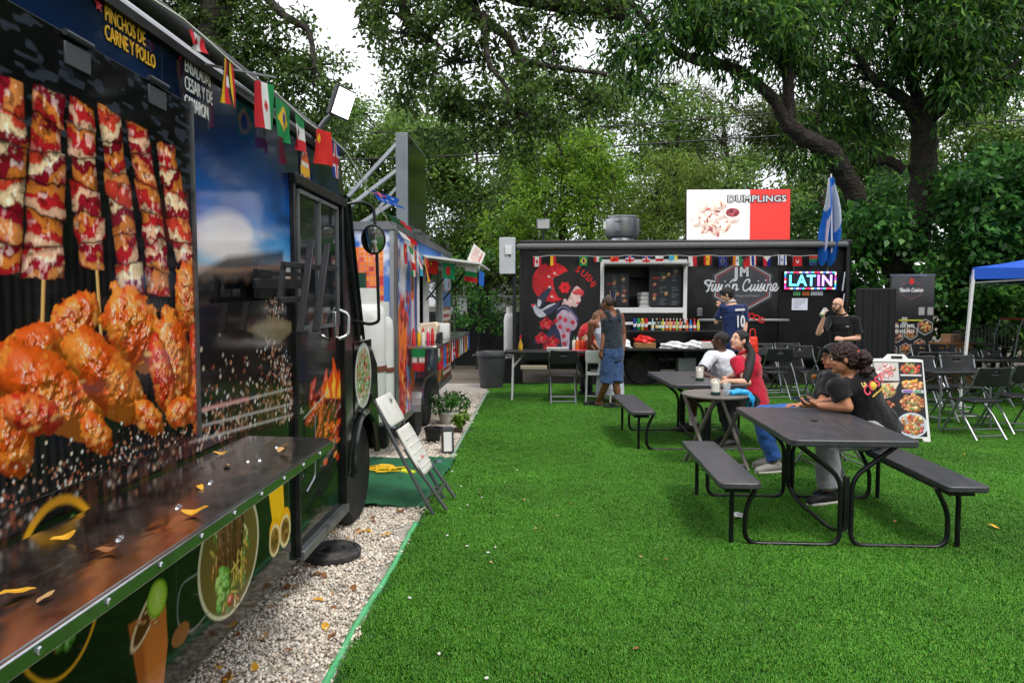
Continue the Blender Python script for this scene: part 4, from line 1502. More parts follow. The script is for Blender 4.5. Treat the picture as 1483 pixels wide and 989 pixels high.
# mirror on its bowed arm
MM = mat('mirror_black', (24, 25, 27), .4, var=.1)
arm = MB().tube(bent([tr(at(500, 296, 4.55)), tr(at(524, 292, 4.6)), tr(at(541, 300, 4.65)), tr(at(545, 345, 4.65)), tr(at(549, 466, 4.7)), tr(at(536, 470, 4.7)), tr(at(502, 462, 4.75))], .06), .011, 8).build('mirror_arm', MM, TRUCK)
c = tr(at(541, 347, 4.62))
Mm = (Vector((.05, -.9, -.22))).to_track_quat('Z', 'Y').to_matrix()
hd = MB().lathe([(.02, -.055), (.07, -.045), (.098, -.01), (.1, .008), (.094, .012)], 26, c, Mm @ Matrix.Diagonal((.82, 1.0, 1))).build('mirror_housing', MM, arm, ang=50)
MB().lathe([(.094, .010), (.06, .018), (.002, .022)], 26, c, Mm @ Matrix.Diagonal((.82, 1.0, 1))).build('mirror_glass', mat('mirror_glass', (210, 214, 216), .03, 1.0, var=0), arm, ang=60)

# television bracket bolted beside the door
BR = mat('bracket_steel', (40, 41, 44), .45, .3, var=.15)

def wb(px, py, d=.1):
    return tr(atx(px, py, WX + d))

br = MB().box(wb(381, 411, .03), (.03, .15, .13)).build('tv_bracket', BR, TRUCK, bevel=.004)
MB().bar(wb(368, 411, .06), wb(440, 411, .12), .02, .045).build('swing_arm', BR, br, bevel=.004)
MB().bar(wb(375, 396, .07), wb(438, 398, .12), .018, .018).build('swing_arm', BR, br)
MB().bar(wb(411, 383, .15), wb(488, 390, .15), .016, .026).build('cross_rail', BR, br, bevel=.003)
MB().bar(wb(405, 435, .15), wb(481, 430, .15), .016, .026).build('cross_rail', BR, br, bevel=.003)
MB().bar(wb(411, 380, .14), wb(405, 437, .14), .02, .02).build('cross_rail', BR, br)
MB().bar(wb(451, 349, .18), wb(434, 482, .18), .014, .034, (1, 0, 0)).build('upright', BR, br, bevel=.003)
MB().bar(wb(474, 353, .18), wb(457, 480, .18), .014, .034, (1, 0, 0)).build('upright', BR, br, bevel=.003)

# ---- stainless serving counter
m = bpy.data.materials.new('brushed_counter')
m.use_nodes = True
n, L = m.node_tree.nodes, m.node_tree.links.new
p = n['Principled BSDF']
p.inputs['Metallic'].default_value = 1
p.inputs['Base Color'].default_value = S(206, 208, 210)
t = n.new('ShaderNodeTexCoord')
mp = n.new('ShaderNodeMapping')
mp.inputs['Scale'].default_value = (2.2, 1.1, 1)
L(t.outputs['Object'], mp.inputs['Vector'])
w1 = n.new('ShaderNodeTexNoise')
w1.inputs['Scale'].default_value = 2.4
w1.inputs['Detail'].default_value = 2
w1.inputs['Distortion'].default_value = .8
L(mp.outputs['Vector'], w1.inputs['Vector'])
bp = n.new('ShaderNodeBump')
bp.inputs['Strength'].default_value = .14
bp.inputs['Distance'].default_value = .05
L(w1.outputs['Fac'], bp.inputs['Height'])
L(bp.outputs['Normal'], p.inputs['Normal'])
w2 = n.new('ShaderNodeTexNoise')
w2.inputs['Scale'].default_value = 12
w2.inputs['Detail'].default_value = 8
L(t.outputs['Object'], w2.inputs['Vector'])
mr = n.new('ShaderNodeMapRange')
mr.inputs['From Min'].default_value = .3
mr.inputs['From Max'].default_value = .75
mr.inputs['To Min'].default_value = .13
mr.inputs['To Max'].default_value = .26
L(w2.outputs['Fac'], mr.inputs['Value'])
L(mr.outputs['Result'], p.inputs['Roughness'])
CTR = m
SX, SZ = -0.845, 1.03
ctr = MB().prism([(WX + .026, .2), (SX, .2), (SX, 2.80), (SX - .03, 2.85), (WX + .026, 2.88)], tr((0, 0, SZ - .004)), (1, 0, 0), (0, 1, 0), .008).build('steel_counter', CTR, TRUCK, smooth=False)
MB().box(tr((SX + .006, 1.5, SZ - .015)), (.012, 2.62, .034)).build('counter_lip', mat('lip_steel', (180, 184, 184), .22, 1.0, dirt=(70, 72, 70), dscale=12, damt=.5), ctr, bevel=.004)
MB().bar(tr((SX - .004, 2.81, SZ - .015)), tr((WX + .03, 2.885, SZ - .015)), .010, .032).build('counter_lip', mat('lip_steel', (180, 184, 184)), ctr, bevel=.003)
rv = MB().lathe([(.0085, 0), (.007, .004), (.001, .005)], 8, (0, 0, 0), Matrix.Rotation(R(90), 3, 'Y'))
rvo = None
for y in np.arange(.35, 2.8, .19):
    q = rv.build('rivet', STEEL, ctr) if rvo is None else rvo.copy()
    if rvo is None:
        rvo = q
    else:
        COL.objects.link(q)
    q.location = tr((SX + .0125, y, SZ - .014))
for y in (1.6, 1.62, 1.86, 1.88, 2.12, 2.14, 2.42, 2.44, 2.66):
    q = rvo.copy()
    COL.objects.link(q)
    q.location = tr((WX + .26 - .04 * (y * 7 % 1), y, SZ + .0042))
    q.rotation_euler = (0, R(-90), 0)
for y in (.6, 1.5, 2.4):
    MB().bar(tr((WX + .01, y, .72)), tr((SX - .05, y, SZ - .012)), .02, .02).build('counter_bracket', TRIM, ctr)

# roof gutter, awning roll and small cable conduit
MB().tube([tr((WX + .03, -1.8, 2.535)), tr((WX + .03, 4.38, 2.535))], .032, 10).build('awning_roll', mat('awning_grey', (52, 53, 57), .6, var=.2), TRUCK)
MB().box(tr((WX + .012, 1.3, 2.47)), (.02, 6.1, .03)).build('gutter', TRIM, TRUCK)
p = atx(300, 100, WX)
MB().bar(tr((WX, p.y - .1, p.z - .01)), tr((WX + .18, p.y + .22, p.z + .035)), .008, .008).build('awning_stay', GREYM, TRUCK)

# lit floodlight on the roof
fl = thing('floodlight', 'lit white floodlight on an arm above the front truck roof', 'floodlight', at(478, 172, 3.9))
fo = at(478, 172, 3.9)
MB().tube([Vector((-.12, .05, -.1)), Vector((-.04, .03, -.01)), at(487, 160, 3.9) - fo], .016, 8).build('arm', GREYM, fl)
c = at(498, 150, 3.9) - fo
d = Vector((.72, -.62, -.3)).normalized()
side_ = d.cross(Vector((.28, 0, 1))).normalized()
upv = side_.cross(d)
Mf = Matrix((side_, upv, d)).transposed()
MB().box(c - d * .025, (.125, .165, .04), Mf).build('housing', MM, fl, bevel=.006)
MB().box(c, (.105, .142, .006), Mf).build('lens', mat('lamp_lens', (255, 255, 255), .3, var=0, emit=(1, .98, .94, 1), estr=6.0), fl)
# ================================================================== FLAGS AND BUNTING
R_, W_, G_, B_, Y_, K_, O_ = (206, 30, 42), (236, 236, 234), (20, 142, 76), (28, 44, 140), (246, 200, 28), (18, 18, 20), (240, 130, 30)
CY_ = (60, 180, 220)

def flag_colours(kind, X, Y):
    """X, Y in 0..1; returns linear colours."""
    C = np.zeros(X.shape + (3,))

    def vs(*cols):
        i = np.clip((X * len(cols)).astype(int), 0, len(cols) - 1)
        for k, c in enumerate(cols):
            C[i == k] = lin(c)

    def hs(*cols):
        i = np.clip(((1 - Y) * len(cols)).astype(int), 0, len(cols) - 1)
        for k, c in enumerate(cols):
            C[i == k] = lin(c)

    def disc(cx, cy, r, c, asp=1.5):
        C[np.hypot((X - cx) * asp, Y - cy) < r] = lin(c)
    if kind == 'canada':
        vs(R_, W_, W_, R_)
        C[(np.abs(X - .5) * 1.6 + np.abs(Y - .5)) < .26] = lin(R_)
    elif kind == 'brazil':
        C[:] = lin(G_)
        C[(np.abs(X - .5) / .42 + np.abs(Y - .5) / .4) < 1] = lin(Y_)
        disc(.5, .5, .22, B_)
    elif kind == 'uganda':
        vs(K_, Y_, R_, K_, Y_, R_)
        disc(.5, .5, .14, W_)
    elif kind == 'iran':
        vs(R_, W_, G_)
        disc(.5, .5, .1, R_)
    elif kind == 'mexico':
        hs(G_, W_, R_)
        disc(.5, .5, .12, (120, 90, 50))
    elif kind == 'china':
        C[:] = lin((222, 40, 30))
        disc(.2, .75, .13, Y_)
    elif kind == 'blue_cross':
        C[:] = lin(B_)
        C[(np.abs(X - .4) < .14) | (np.abs(Y - .5) < .18)] = lin(W_)
        C[(np.abs(X - .4) < .07) | (np.abs(Y - .5) < .09)] = lin(R_)
    elif kind == 'australia':
        C[:] = lin((24, 90, 190))
        C[(X < .5) & (Y > .5)] = lin((20, 40, 120))
        C[(X < .5) & (Y > .5) & ((np.abs(X - .25) < .04) | (np.abs(Y - .75) < .06))] = lin((220, 120, 130))
        for cx, cy in ((.25, .25), (.75, .75), (.75, .2), (.88, .55), (.62, .5)):
            disc(cx, cy, .06, W_)
    elif kind == 'bulgaria':
        hs(W_, G_, R_)
    elif kind == 'green_red':
        hs((14, 80, 50), (14, 80, 50), R_)
    elif kind == 'poland':
        hs(W_, R_)
    elif kind == 'japan':
        C[:] = lin(W_)
        disc(.5, .5, .28, R_)
    elif kind == 'bangladesh':
        C[:] = lin((30, 166, 110))
        disc(.47, .5, .3, (230, 60, 60))
    elif kind == 'india':
        vs(O_, W_, G_)
        disc(.5, .5, .12, B_)
    elif kind == 'ireland':
        vs(G_, W_, O_)
    elif kind == 'romania':
        vs(B_, Y_, R_)
    elif kind == 'spain':
        vs(R_, Y_, Y_, R_)
        disc(.42, .6, .13, (160, 60, 30))
    elif kind == 'indonesia':
        vs(W_, R_)
    elif kind == 'europe':
        C[:] = lin((24, 50, 130))
        for a in range(12):
            disc(.5 + .2 * math.cos(a * .5236), .5 + .3 * math.sin(a * .5236), .045, Y_)
    elif kind == 'thailand':
        vs(R_, W_, B_, B_, W_, R_)
    elif kind == 'philippines':
        vs(R_, B_)
        C[(Y > .45) & (np.abs(X - .5) < (Y - .45) * .9)] = lin(W_)
        disc(.5, .85, .08, Y_)
    elif kind == 'israel':
        vs(W_, (40, 80, 170), W_, W_, W_, (40, 80, 170), W_)
        disc(.5, .5, .14, (90, 120, 190))
    elif kind == 'turkey':
        C[:] = lin((206, 30, 40))
        disc(.5, .55, .24, W_)
        disc(.5, .62, .19, (206, 30, 40))
    elif kind == 'south_africa':
        C[:] = lin((190, 50, 44))
        C[Y < .4] = lin((30, 60, 120))
        C[np.abs(Y - .5) < .16] = lin((20, 120, 80))
    elif kind == 'uk':
        C[:] = lin((32, 52, 140))
        C[(np.abs(X - .5) < .17) | (np.abs(Y - .5) < .22)] = lin(W_)
        C[(np.abs(X - .5) < .1) | (np.abs(Y - .5) < .13)] = lin(R_)
    elif kind == 'ukraine':
        vs((90, 190, 220), (90, 190, 220), (230, 210, 90))
    elif kind == 'france':
        vs(B_, W_, R_)
    elif kind == 'red':
        C[:] = lin(R_)
        disc(.4, .6, .15, Y_)
    elif kind == 'blue':
        C[:] = lin((40, 110, 210))
    elif kind == 'cyan_white':
        vs(CY_, W_, CY_)
    elif kind == 'belgium':
        vs(K_, Y_, R_)
    return C

def flag(kind, a, b, drop, parent, seed=0, wave=.012, name='flag', nu=26, nv=18, lean=(0, 0, 0), mt=None):
    """Cloth hung by its upper edge from a to b, drop metres long."""
    a, b = np.array(a, float), np.array(b, float)
    s, t = np.meshgrid(np.linspace(0, 1, nu), np.linspace(0, 1, nv))
    P = a + s[..., None] * (b - a) + t[..., None] * (np.array([0, 0, -1.0]) * drop + np.array(lean, float))
    ed = (b - a) / (np.linalg.norm(b - a) + 1e-9)
    nr = np.cross(ed, [0, 0, 1.0])
    nr = nr / (np.linalg.norm(nr) + 1e-9)
    ph = seed * 1.7
    P = P + (wave * t * np.sin(s * 5.5 + ph + t * 2.0) + wave * .6 * t * t * np.sin(s * 9 + ph * 2))[..., None] * nr
    P = P + (-.06 * drop * t * np.sin(s * 3.1 + ph))[..., None] * ed
    return grid_obj(name, P, flag_colours(kind, s, 1 - t), mt or CLOTHP, parent)

STR = mat('bunting_string', (206, 204, 198), .8, var=0)

def bunting(label, path, flags, origin):
    """path: string points; flags: (kind, start point, end point, drop, lean)."""
    o = Vector(origin)
    t = thing('flag_bunting', label, 'bunting', o, group='strings of small national flags')
    MB().tube([Vector(p) - o for p in path], .004, 5).build('string', STR, t)
    for i, (k, a, b, d, *ln) in enumerate(flags):
        flag(k, Vector(a) - o, Vector(b) - o, d, t, seed=i, lean=ln[0] if ln else (0, 0, 0))
    return t

def seg(a, b, t0, t1):
    a, b = Vector(a), Vector(b)
    return a + (b - a) * t0, a + (b - a) * t1

# along the front truck's roof, then across to the trailer
BX = WX + .09
TP = [(BX, y, 2.53 - .025 * abs(math.sin(y * 4))) for y in np.arange(1.9, 4.31, .2)]
fl_ = []
for kind, px, py, wpx, dp in [('canada', 285, 40, 22, .05), ('uganda', 330, 100, 14, .17), ('iran', 374, 122, 11, .19), ('brazil', 410, 162, 21, .17), ('mexico', 434, 182, 13, .17), ('china', 462, 188, 8, .18), ('blue_cross', 486, 190, 11, .2)]:
    p, q = atx(px - wpx / 2, py, BX), atx(px + wpx / 2, py, BX)
    z_ = 2.51
    fl_.append((kind, (BX, p.y, z_), (BX + (.05 if kind in ('china', 'iran') else 0), q.y, z_), dp))
bunting('string of small flags along the roof edge of the front truck', TP, fl_, (BX, 1.9, 2.53))
A, B = Vector((BX, 4.3, 2.50)), Vector((-1.32, 6.95, 2.22))
A2, B2 = Vector((-1.34, 7.0, 2.2)), Vector((-1.34, 8.7, 2.12))
C2, D2 = Vector((-1.3, 8.72, 2.12)), Vector((-.72, 8.72, 2.02))
pth = [A, (A + B) / 2 - Vector((0, 0, .05)), B, A2, B2, C2, D2]
fl_ = []
for kind, t0, t1, d, ln in [('australia', .30, .42, .12, (.18, .05, .06)), ('green_red', .58, .70, .13, (.16, .05, .05)), ('poland', .84, .97, .13, (.14, .04, .05))]:
    a, b = seg(A, B, t0, t1)
    fl_.append((kind, a, b, d, ln))
for i, kind in enumerate(['red', 'mexico', 'ireland', 'japan', 'cyan_white', 'romania', 'china']):
    a, b = seg(A2, B2, .02 + .14 * i, .13 + .14 * i)
    fl_.append((kind, a, b, .2 + .05 * (i % 3), (.05 * (i % 2), 0, 0)))
for kind, t0, t1, d in [('china', -.08, .12, .17), ('bangladesh', .22, .48, .2), ('bulgaria', .70, .95, .19)]:
    a, b = seg(C2, D2, t0, t1)
    fl_.append((kind, a, b, d))
fl_.append(('blue', (-.72, 8.75, 2.0), (-.66, 8.8, 1.96), .18))
bunting('string of small flags running from the front truck across the orange trailer awning', pth, fl_, A)
# ================================================================== ORANGE AND BLUE TRAILER (middle)
TX, T0, T1, TZ0, TZ1 = -1.41, 6.9, 11.4, .36, 2.36
TRL = thing('food_trailer', 'small food trailer wrapped in blue sky with orange blocks and red flowers', 'food trailer', (TX - 1, 9.1, 0))
TO2 = Vector((TX - 1, 9.1, 0))

def t2(p):
    return Vector(p) - TO2

SIDEM = mat('trailer_skin', (150, 170, 190), .4)
W0, W1, WZ0, WZ1 = 8.2, 10.25, 1.12, 2.08       # window opening
mb = MB().box(t2((TX - 1.0, (T0 + T1) / 2, TZ1 - .02)), (2.0, T1 - T0, .04)).box(t2((TX - 1.99, (T0 + T1) / 2, 1.36)), (.03, T1 - T0, 2.0)).box(t2((TX - 1, (T0 + T1) / 2, TZ0)), (2.0, T1 - T0, .05)) \
    .box(t2((TX - 1, T1 - .02, 1.36)), (2.0, .04, 2.0)).box(t2((TX - 1, T0 + .02, 1.36)), (2.0, .036, 2.0)) \
    .box(t2((TX - .02, (T0 + W0) / 2, 1.36)), (.036, W0 - T0, 2.0)).box(t2((TX - .02, (W1 + T1) / 2, 1.36)), (.036, T1 - W1, 2.0)) \
    .box(t2((TX - .02, (W0 + W1) / 2, (TZ0 + WZ0) / 2)), (.036, W1 - W0, WZ0 - TZ0)).box(t2((TX - .02, (W0 + W1) / 2, (TZ1 + WZ1) / 2)), (.036, W1 - W0, TZ1 - WZ1))
mb.build('body', SIDEM, TRL, smooth=False)

def clouds(cv, s=1.0, seed=0, top=(30, 92, 186), bot=(92, 160, 222)):
    t = (cv.Y / cv.h)[..., None]
    cv.C[:] = lin(bot) * (1 - t) + lin(top) * t
    n = sstep(.58, .76, fbm(cv.X * 2.2 * s, cv.Y * 4 * s, 5, seed))
    cv.paint((slice(None), slice(None)), n * .9, (236, 240, 246))

# front wall: sky with a blocky orange bull
cv = Canvas(1.96, 1.98, .012, (80, 140, 210))
clouds(cv, 1.0, 3)
rs = np.random.RandomState(2)
bl = .048
for i in range(40):
    for j in range(30):
        u, v = i * bl, .62 + j * bl
        inb = (1.38 < u < 1.86 and .62 < v < 1.78 - .3 * max(0, 1.72 - u)) and not (1.56 < u < 1.68 and v < 1.05)
        inb = inb or (.3 < u < 1.3 and .9 < v < 1.5)
        if inb:
            c = [(236, 122, 24), (244, 140, 30), (222, 84, 22), (200, 60, 24)][rs.choice(4, p=[.5, .28, .14, .08])]
            cv.rect(u + .001, v + .001, u + bl - .002, v + bl - .002, c)
cv.rect(1.56, 1.3, 1.70, 1.52, (20, 60, 44))
cv.paint((slice(None), slice(None)), sstep(.66, .56, cv.Y), (40, 110, 206))
for i in range(26):
    cv.ell(rs.rand() * 1.96, rs.rand() * .4, .05, .09, [(206, 30, 24), (230, 60, 30), (236, 190, 30), (180, 20, 24)][rs.randint(4)], ang=rs.rand() * 180)
cv.build('front_print', t2((TX - 1.98, T0 - .003, TZ0 + .01)), (1, 0, 0), (0, 0, 1), PRINTM, TRL)

def side_paint(u0, u1, v0, v1, name, painter):
    cv = Canvas(u1 - u0, v1 - v0, .013)
    clouds(cv, 1.2, int(u0 * 7))
    painter(cv)
    return cv.build(name, t2((TX + .003, u0, v0)), (0, 1, 0), (0, 0, 1), PRINTM, TRL)

def flowers(cv, n, x0, x1, y0, y1, seed, pal=((206, 24, 26), (230, 50, 40), (170, 14, 22))):
    r = np.random.RandomState(seed)
    for i in range(n):
        cv.blob(r.uniform(x0, x1), r.uniform(y0, y1), .035 + .02 * r.rand(), .07 + .04 * r.rand(), r.randn() * 20, pal[r.randint(len(pal))], seed=i, bump=.5)

def left_side(cv):
    cv.rect(.86, 0, 1.06, 2.0, (234, 112, 24))
    cv.rect(.9, .9, 1.02, 1.25, (190, 206, 224))
    cv.rect(.9, 1.35, 1.02, 1.6, (30, 60, 46))
    cv.rect(1.12, .0, 1.3, 2.0, (30, 50, 110))
    cv.rect(0, 0, .5, 1.0, (206, 40, 28))
    cv.curve([(0, 1.0), (.3, 1.25), (.6, 1.0), (.55, .5), (.2, .4)], (236, 112, 30))
    flowers(cv, 80, .05, .8, .05, 1.35, 4)
    flowers(cv, 20, .3, .9, .0, .5, 5, ((236, 150, 30), (206, 24, 26)))
    cv.curve([(.2, 1.35), (.5, 1.3), (.6, 1.7), (.3, 1.8)], (236, 236, 236), alpha=.8, soft=.1)

def low_side(cv):
    r = np.random.RandomState(6)
    for i in range(120):
        cv.ell(r.uniform(.5, 2.3), r.uniform(0, .3) + .1 * r.rand(), .06, .05, [(40, 74, 40), (30, 52, 34), (60, 92, 50), (24, 36, 28)][r.randint(4)])
    flowers(cv, 50, .0, .8, .05, .7, 8)
    cv.curve([(1.5, .1), (2.0, .1), (2.05, .6), (1.6, .65)], (226, 140, 40))
    cv.curve([(1.1, .4), (1.5, .55), (1.9, .45), (1.8, .2), (1.2, .2)], (46, 92, 150), alpha=.7, soft=.1)

def right_side(cv):
    cv.C[:] = lin((120, 70, 34))
    cv.rect(0, 1.4, 1.15, 2.0, (170, 196, 226))
    for i in range(14):
        cv.blob(np.random.RandomState(i).uniform(0, 1.15), .9 + .05 * i, .12, .09, i * 30, [(206, 130, 50), (160, 80, 40), (226, 170, 80)][i % 3], seed=i)
    cv.rect(0, 1.15, 1.15, 1.38, (70, 120, 180))
    for k, v in enumerate((.12, .34, .72, .94)):
        cv.rect(.12, v, 1.05, v + .16, (236, 226, 214))
        cv.rect(.2, v + .05, .95, v + .10, (180, 60, 50))
    cv.rect(0, .52, 1.15, .68, (226, 140, 40))

side_paint(T0 + .02, W0 - .03, TZ0 + .01, TZ1 - .02, 'side_print', left_side)
side_paint(W0 - .03, W1 + .03, TZ0 + .01, WZ0 - .03, 'side_print', low_side)
side_paint(W1 + .03, T1 - .02, TZ0 + .01, TZ1 - .02, 'side_print', right_side)
side_paint(W0 - .03, W1 + .03, WZ1 + .03, TZ1 - .02, 'side_print', lambda cv: None)
# diamond plate corner
DP = mat('diamond_plate', (168, 170, 172), .35, .9, var=.1, bump=.4, bscale=90, dirt=(110, 106, 100), damt=.3)
MB().box(t2((TX + .004, T0 + .06, 1.36)), (.012, .14, 1.98)).box(t2((TX - .02, T0 - .006, 1.36)), (.05, .008, 1.98)).build('corner_plate', DP, TRL)
MB().box(t2((TX + .012, (T0 + T1) / 2, TZ1 - .01)), (.03, T1 - T0 + .04, .08)).build('roof_trim', GREYM, TRL)
MB().box(t2((TX - 1, T0 - .012, TZ1 - .01)), (2.0, .03, .08)).build('roof_trim', GREYM, TRL)
MB().box(t2((TX + .008, (T0 + T1) / 2, TZ0 + .01)), (.02, T1 - T0, .07)).build('bottom_trim', ALU, TRL)
# window frame, interior, flap
wf = MB()
for a, b in (((W0, WZ0), (W0, WZ1)), ((W0 + .72, WZ0), (W0 + .72, WZ1)), ((W1, WZ0), (W1, WZ1)), ((W0, WZ0), (W1, WZ0)), ((W0, WZ1), (W1, WZ1))):
    MB().bar(t2((TX - .01, a[0], a[1])), t2((TX - .01, b[0], b[1])), .06, .07, (1, 0, 0)).build('window_frame', WHITEM, TRL, bevel=.004)
MB().box(t2((TX - .03, W0 + 1.4, 1.6)), (.01, 1.2, .9)).build('window_pane', mat('clear_pane', (200, 215, 215), .04, var=0, trans=.9, spec=.6), TRL)
MB().box(t2((TX - .9, 9.2, 1.5)), (.04, 3.2, 1.6)).build('inner_wall', mat('inner_steel', (120, 130, 122), .4, .4), TRL)
fp = MB().prism([(0, 0), (.70, -.09), (.70, -.065), (0, .03)], t2((TX + .01, 8.6, 2.15)), (1, 0, 0), (0, 0, 1), -1.9).build('awning_flap', WHITEM, TRL, smooth=False)
for y in (8.75, 10.3):
    MB().tube([t2((TX + .02, y, 1.62)), t2((TX + .4, y, 2.08))], .012, 6).build('gas_strut', BLACKP, fp)
# counter with bunting on its edge
ct = MB().box(t2((TX + .165, (7.53 + 11.3) / 2, 1.10)), (.32, 11.3 - 7.53, .03)).build('counter', STEEL, TRL, bevel=.004)
kinds = ['bulgaria', 'red', 'blue', 'china', 'belgium', 'france', 'uk', 'red', 'romania', 'cyan_white', 'indonesia', 'thailand', 'spain', 'france', 'blue']
for i, k in enumerate(kinds):
    y0 = 7.56 + i * .245
    flag(k, t2((TX + .335, y0, 1.085)), t2((TX + .335, y0 + .16, 1.085)), .24, ct, seed=i, name='counter_flag', nu=12, nv=10)
flag('mexico', t2((TX + .05, 7.525, 1.085)), t2((TX + .2, 7.525, 1.085)), .24, ct, seed=3, name='counter_flag', nu=12, nv=10)
# wheels under a twin arch
for y in (8.12, 8.86):
    wheel('wheel', t2((TX - .07, y, .3)), .3, .19, TRL, mat('wheel_silver', (176, 178, 180), .4, .7, dirt=(90, 84, 76)), lug=6)
ar = []
for (yc, a0, a1) in ((8.12, 180, 80), (8.86, 100, 0)):
    ar += [(yc + .36 * math.cos(R(a0 + (a1 - a0) * i / 8)), .36 + .36 * math.sin(R(a0 + (a1 - a0) * i / 8))) for i in range(9)]
mb = MB()
for (a, b) in zip(ar[:-1], ar[1:]):
    mb.add(
        [t2((TX - .06, a[0], a[1])), t2((TX + .11, a[0], a[1])), t2((TX + .11, b[0], b[1])), t2((TX - .06, b[0], b[1])),
         t2((TX + .11, a[0], a[1] - .035)), t2((TX + .11, b[0], b[1] - .035))], [(0, 1, 2, 3), (1, 4, 5, 2)])
mb.build('fender', ALU, TRL, ang=60)
MB().box(t2((TX - .15, 8.5, .55)), (.04, 1.5, .5)).build('wheel_well', BLACKP, TRL)
MB().bar(t2((TX - .4, 6.9, .42)), t2((TX - 1.0, 5.4, .42)), .08, .08).bar(t2((TX - 1.6, 6.9, .42)), t2((TX - 1.0, 5.4, .42)), .08, .08).build('tow_bar', BLACK, TRL)
# white letter on the upper strip
lettering('T', .17, t2((TX + .006, 10.75, 2.22)), (0, 1, 0), (0, 0, 1), WHT, TRL, offset=.004)

# rooftop screen
LX = -1.46
sc_ = thing('rooftop_screen', 'grey framed display screen standing on the trailer roof', 'display', (LX, 8.2, 2.4))
so = Vector((LX, 8.2, 2.4))
MB().box((-.0, 0, .52), (.13, 1.24, 1.0)).build('frame', mat('screen_frame', (122, 128, 132), .4, .5), sc_, bevel=.006)
MB().box((.068, 0, .52), (.006, 1.19, .95)).build('screen', mat('screen_dark', (14, 17, 16), .12, var=.1, spec=.8), sc_)
for (a, b) in (((-.06, -.6, .9), (-.85, -.55, .1)), ((-.06, -.6, .62), (-.95, -.5, .0)), ((-.06, -.6, .3), (-.6, -.55, -.02)), ((-.06, .6, .9), (-.85, .55, .0))):
    MB().bar(a, b, .035, .035).build('strut', ALU, sc_)
MB().box((0, -.3, -.005), (.3, .1, .03)).box((0, .4, -.005), (.3, .1, .03)).build('foot', GREYM, sc_)
# tilted menu board on the awning corner
o = at(690, 372, 8.75)
pl = thing('menu_board', 'small tilted white menu board with red lines at the awning corner', 'menu board', o)
cv = Canvas(.2, .24, .006, (226, 222, 214))
for v in np.arange(.03, .22, .022):
    cv.rect(.02, v, .10 + .07 * ((v * 50) % 1), v + .008, (190, 70, 60))
cv.rect(.15, .02, .165, .22, (190, 40, 36))
uu, vv = Vector((.62, .55, -.55)).normalized(), Vector((.25, .45, .75)).normalized()
vv = (vv - uu * uu.dot(vv)).normalized()
nn = uu.cross(vv)
bd = MB().box((0, 0, 0), (.21, .25, .012), Matrix((uu, vv, nn)).transposed()).build('board', WHITEP, pl)
cv.build('menu_print', -uu * .1 - vv * .12 + nn * .008, uu, vv, PRINTM, pl)
cv.build('menu_print', uu * .1 - vv * .12 - nn * .008, -uu, vv, PRINTM, pl)
MB().tube([(-.02, -.02, -.12), (-.04, -.02, -.34)], .006, 6).build('stem', GREYM, pl)
# security camera
o = Vector((TX + .06, 10.9, 2.2))
cm = thing('security_camera', 'white bullet security camera on the upper edge of the orange trailer', 'camera', o)
MB().box((-.04, 0, 0), (.02, .08, .08)).tube([(-.03, 0, 0), (.05, -.02, -.01)], .018, 8).build('mount', WHITEP, cm)
MB().tube([(.03, .1, 0), (.09, -.1, -.02)], .045, 12).build('body', WHITEP, cm)
MB().tube([(.09, -.1, -.02), (.094, -.115, -.022)], .036, 12).build('lens', mat('lens_black', (12, 12, 14), .1, var=0), cm)

# propane cylinders on the tow bar
GAS = mat('gas_white', (226, 226, 222), .35, var=.04, dirt=(150, 120, 96), damt=.3, dscale=5)
for (x, y, r_, h, lab) in ((-1.52, 6.2, .165, 1.24, 'tall white propane cylinder nearest the front truck nose'), (-1.50, 6.62, .13, 1.12, 'slimmer white propane cylinder against the trailer front wall')):
    gt = thing('propane_cylinder', lab, 'gas cylinder', (x, y, .46))
    MB().lathe([(r_ * .8, -.04), (r_ * .82, 0), (r_, .05), (r_, h - .24), (r_ * .93, h - .16), (r_ * .6, h - .1), (r_ * .3, h - .07)], 24).build('tank', GAS, gt, ang=50)
    MB().lathe([(r_ * .72, h - .13), (r_ * .72, h + .02), (r_ * .68, h + .02), (r_ * .68, h - .12)], 24).build('collar', GAS, gt, ang=40)
    MB().tube([(0, 0, h - .08), (0, 0, h - .01)], .03, 8).tube([(0, 0, h - .03), (.07, 0, h - .03)], .015, 6).build('valve', mat('brass', (150, 120, 60), .4, .8), gt)
    MB().lathe([(r_ + .004, h * .42), (r_ + .008, h * .42), (r_ + .008, h * .46), (r_ + .004, h * .46)], 24).build('band', mat('rust_band', (110, 62, 44), .7), gt)

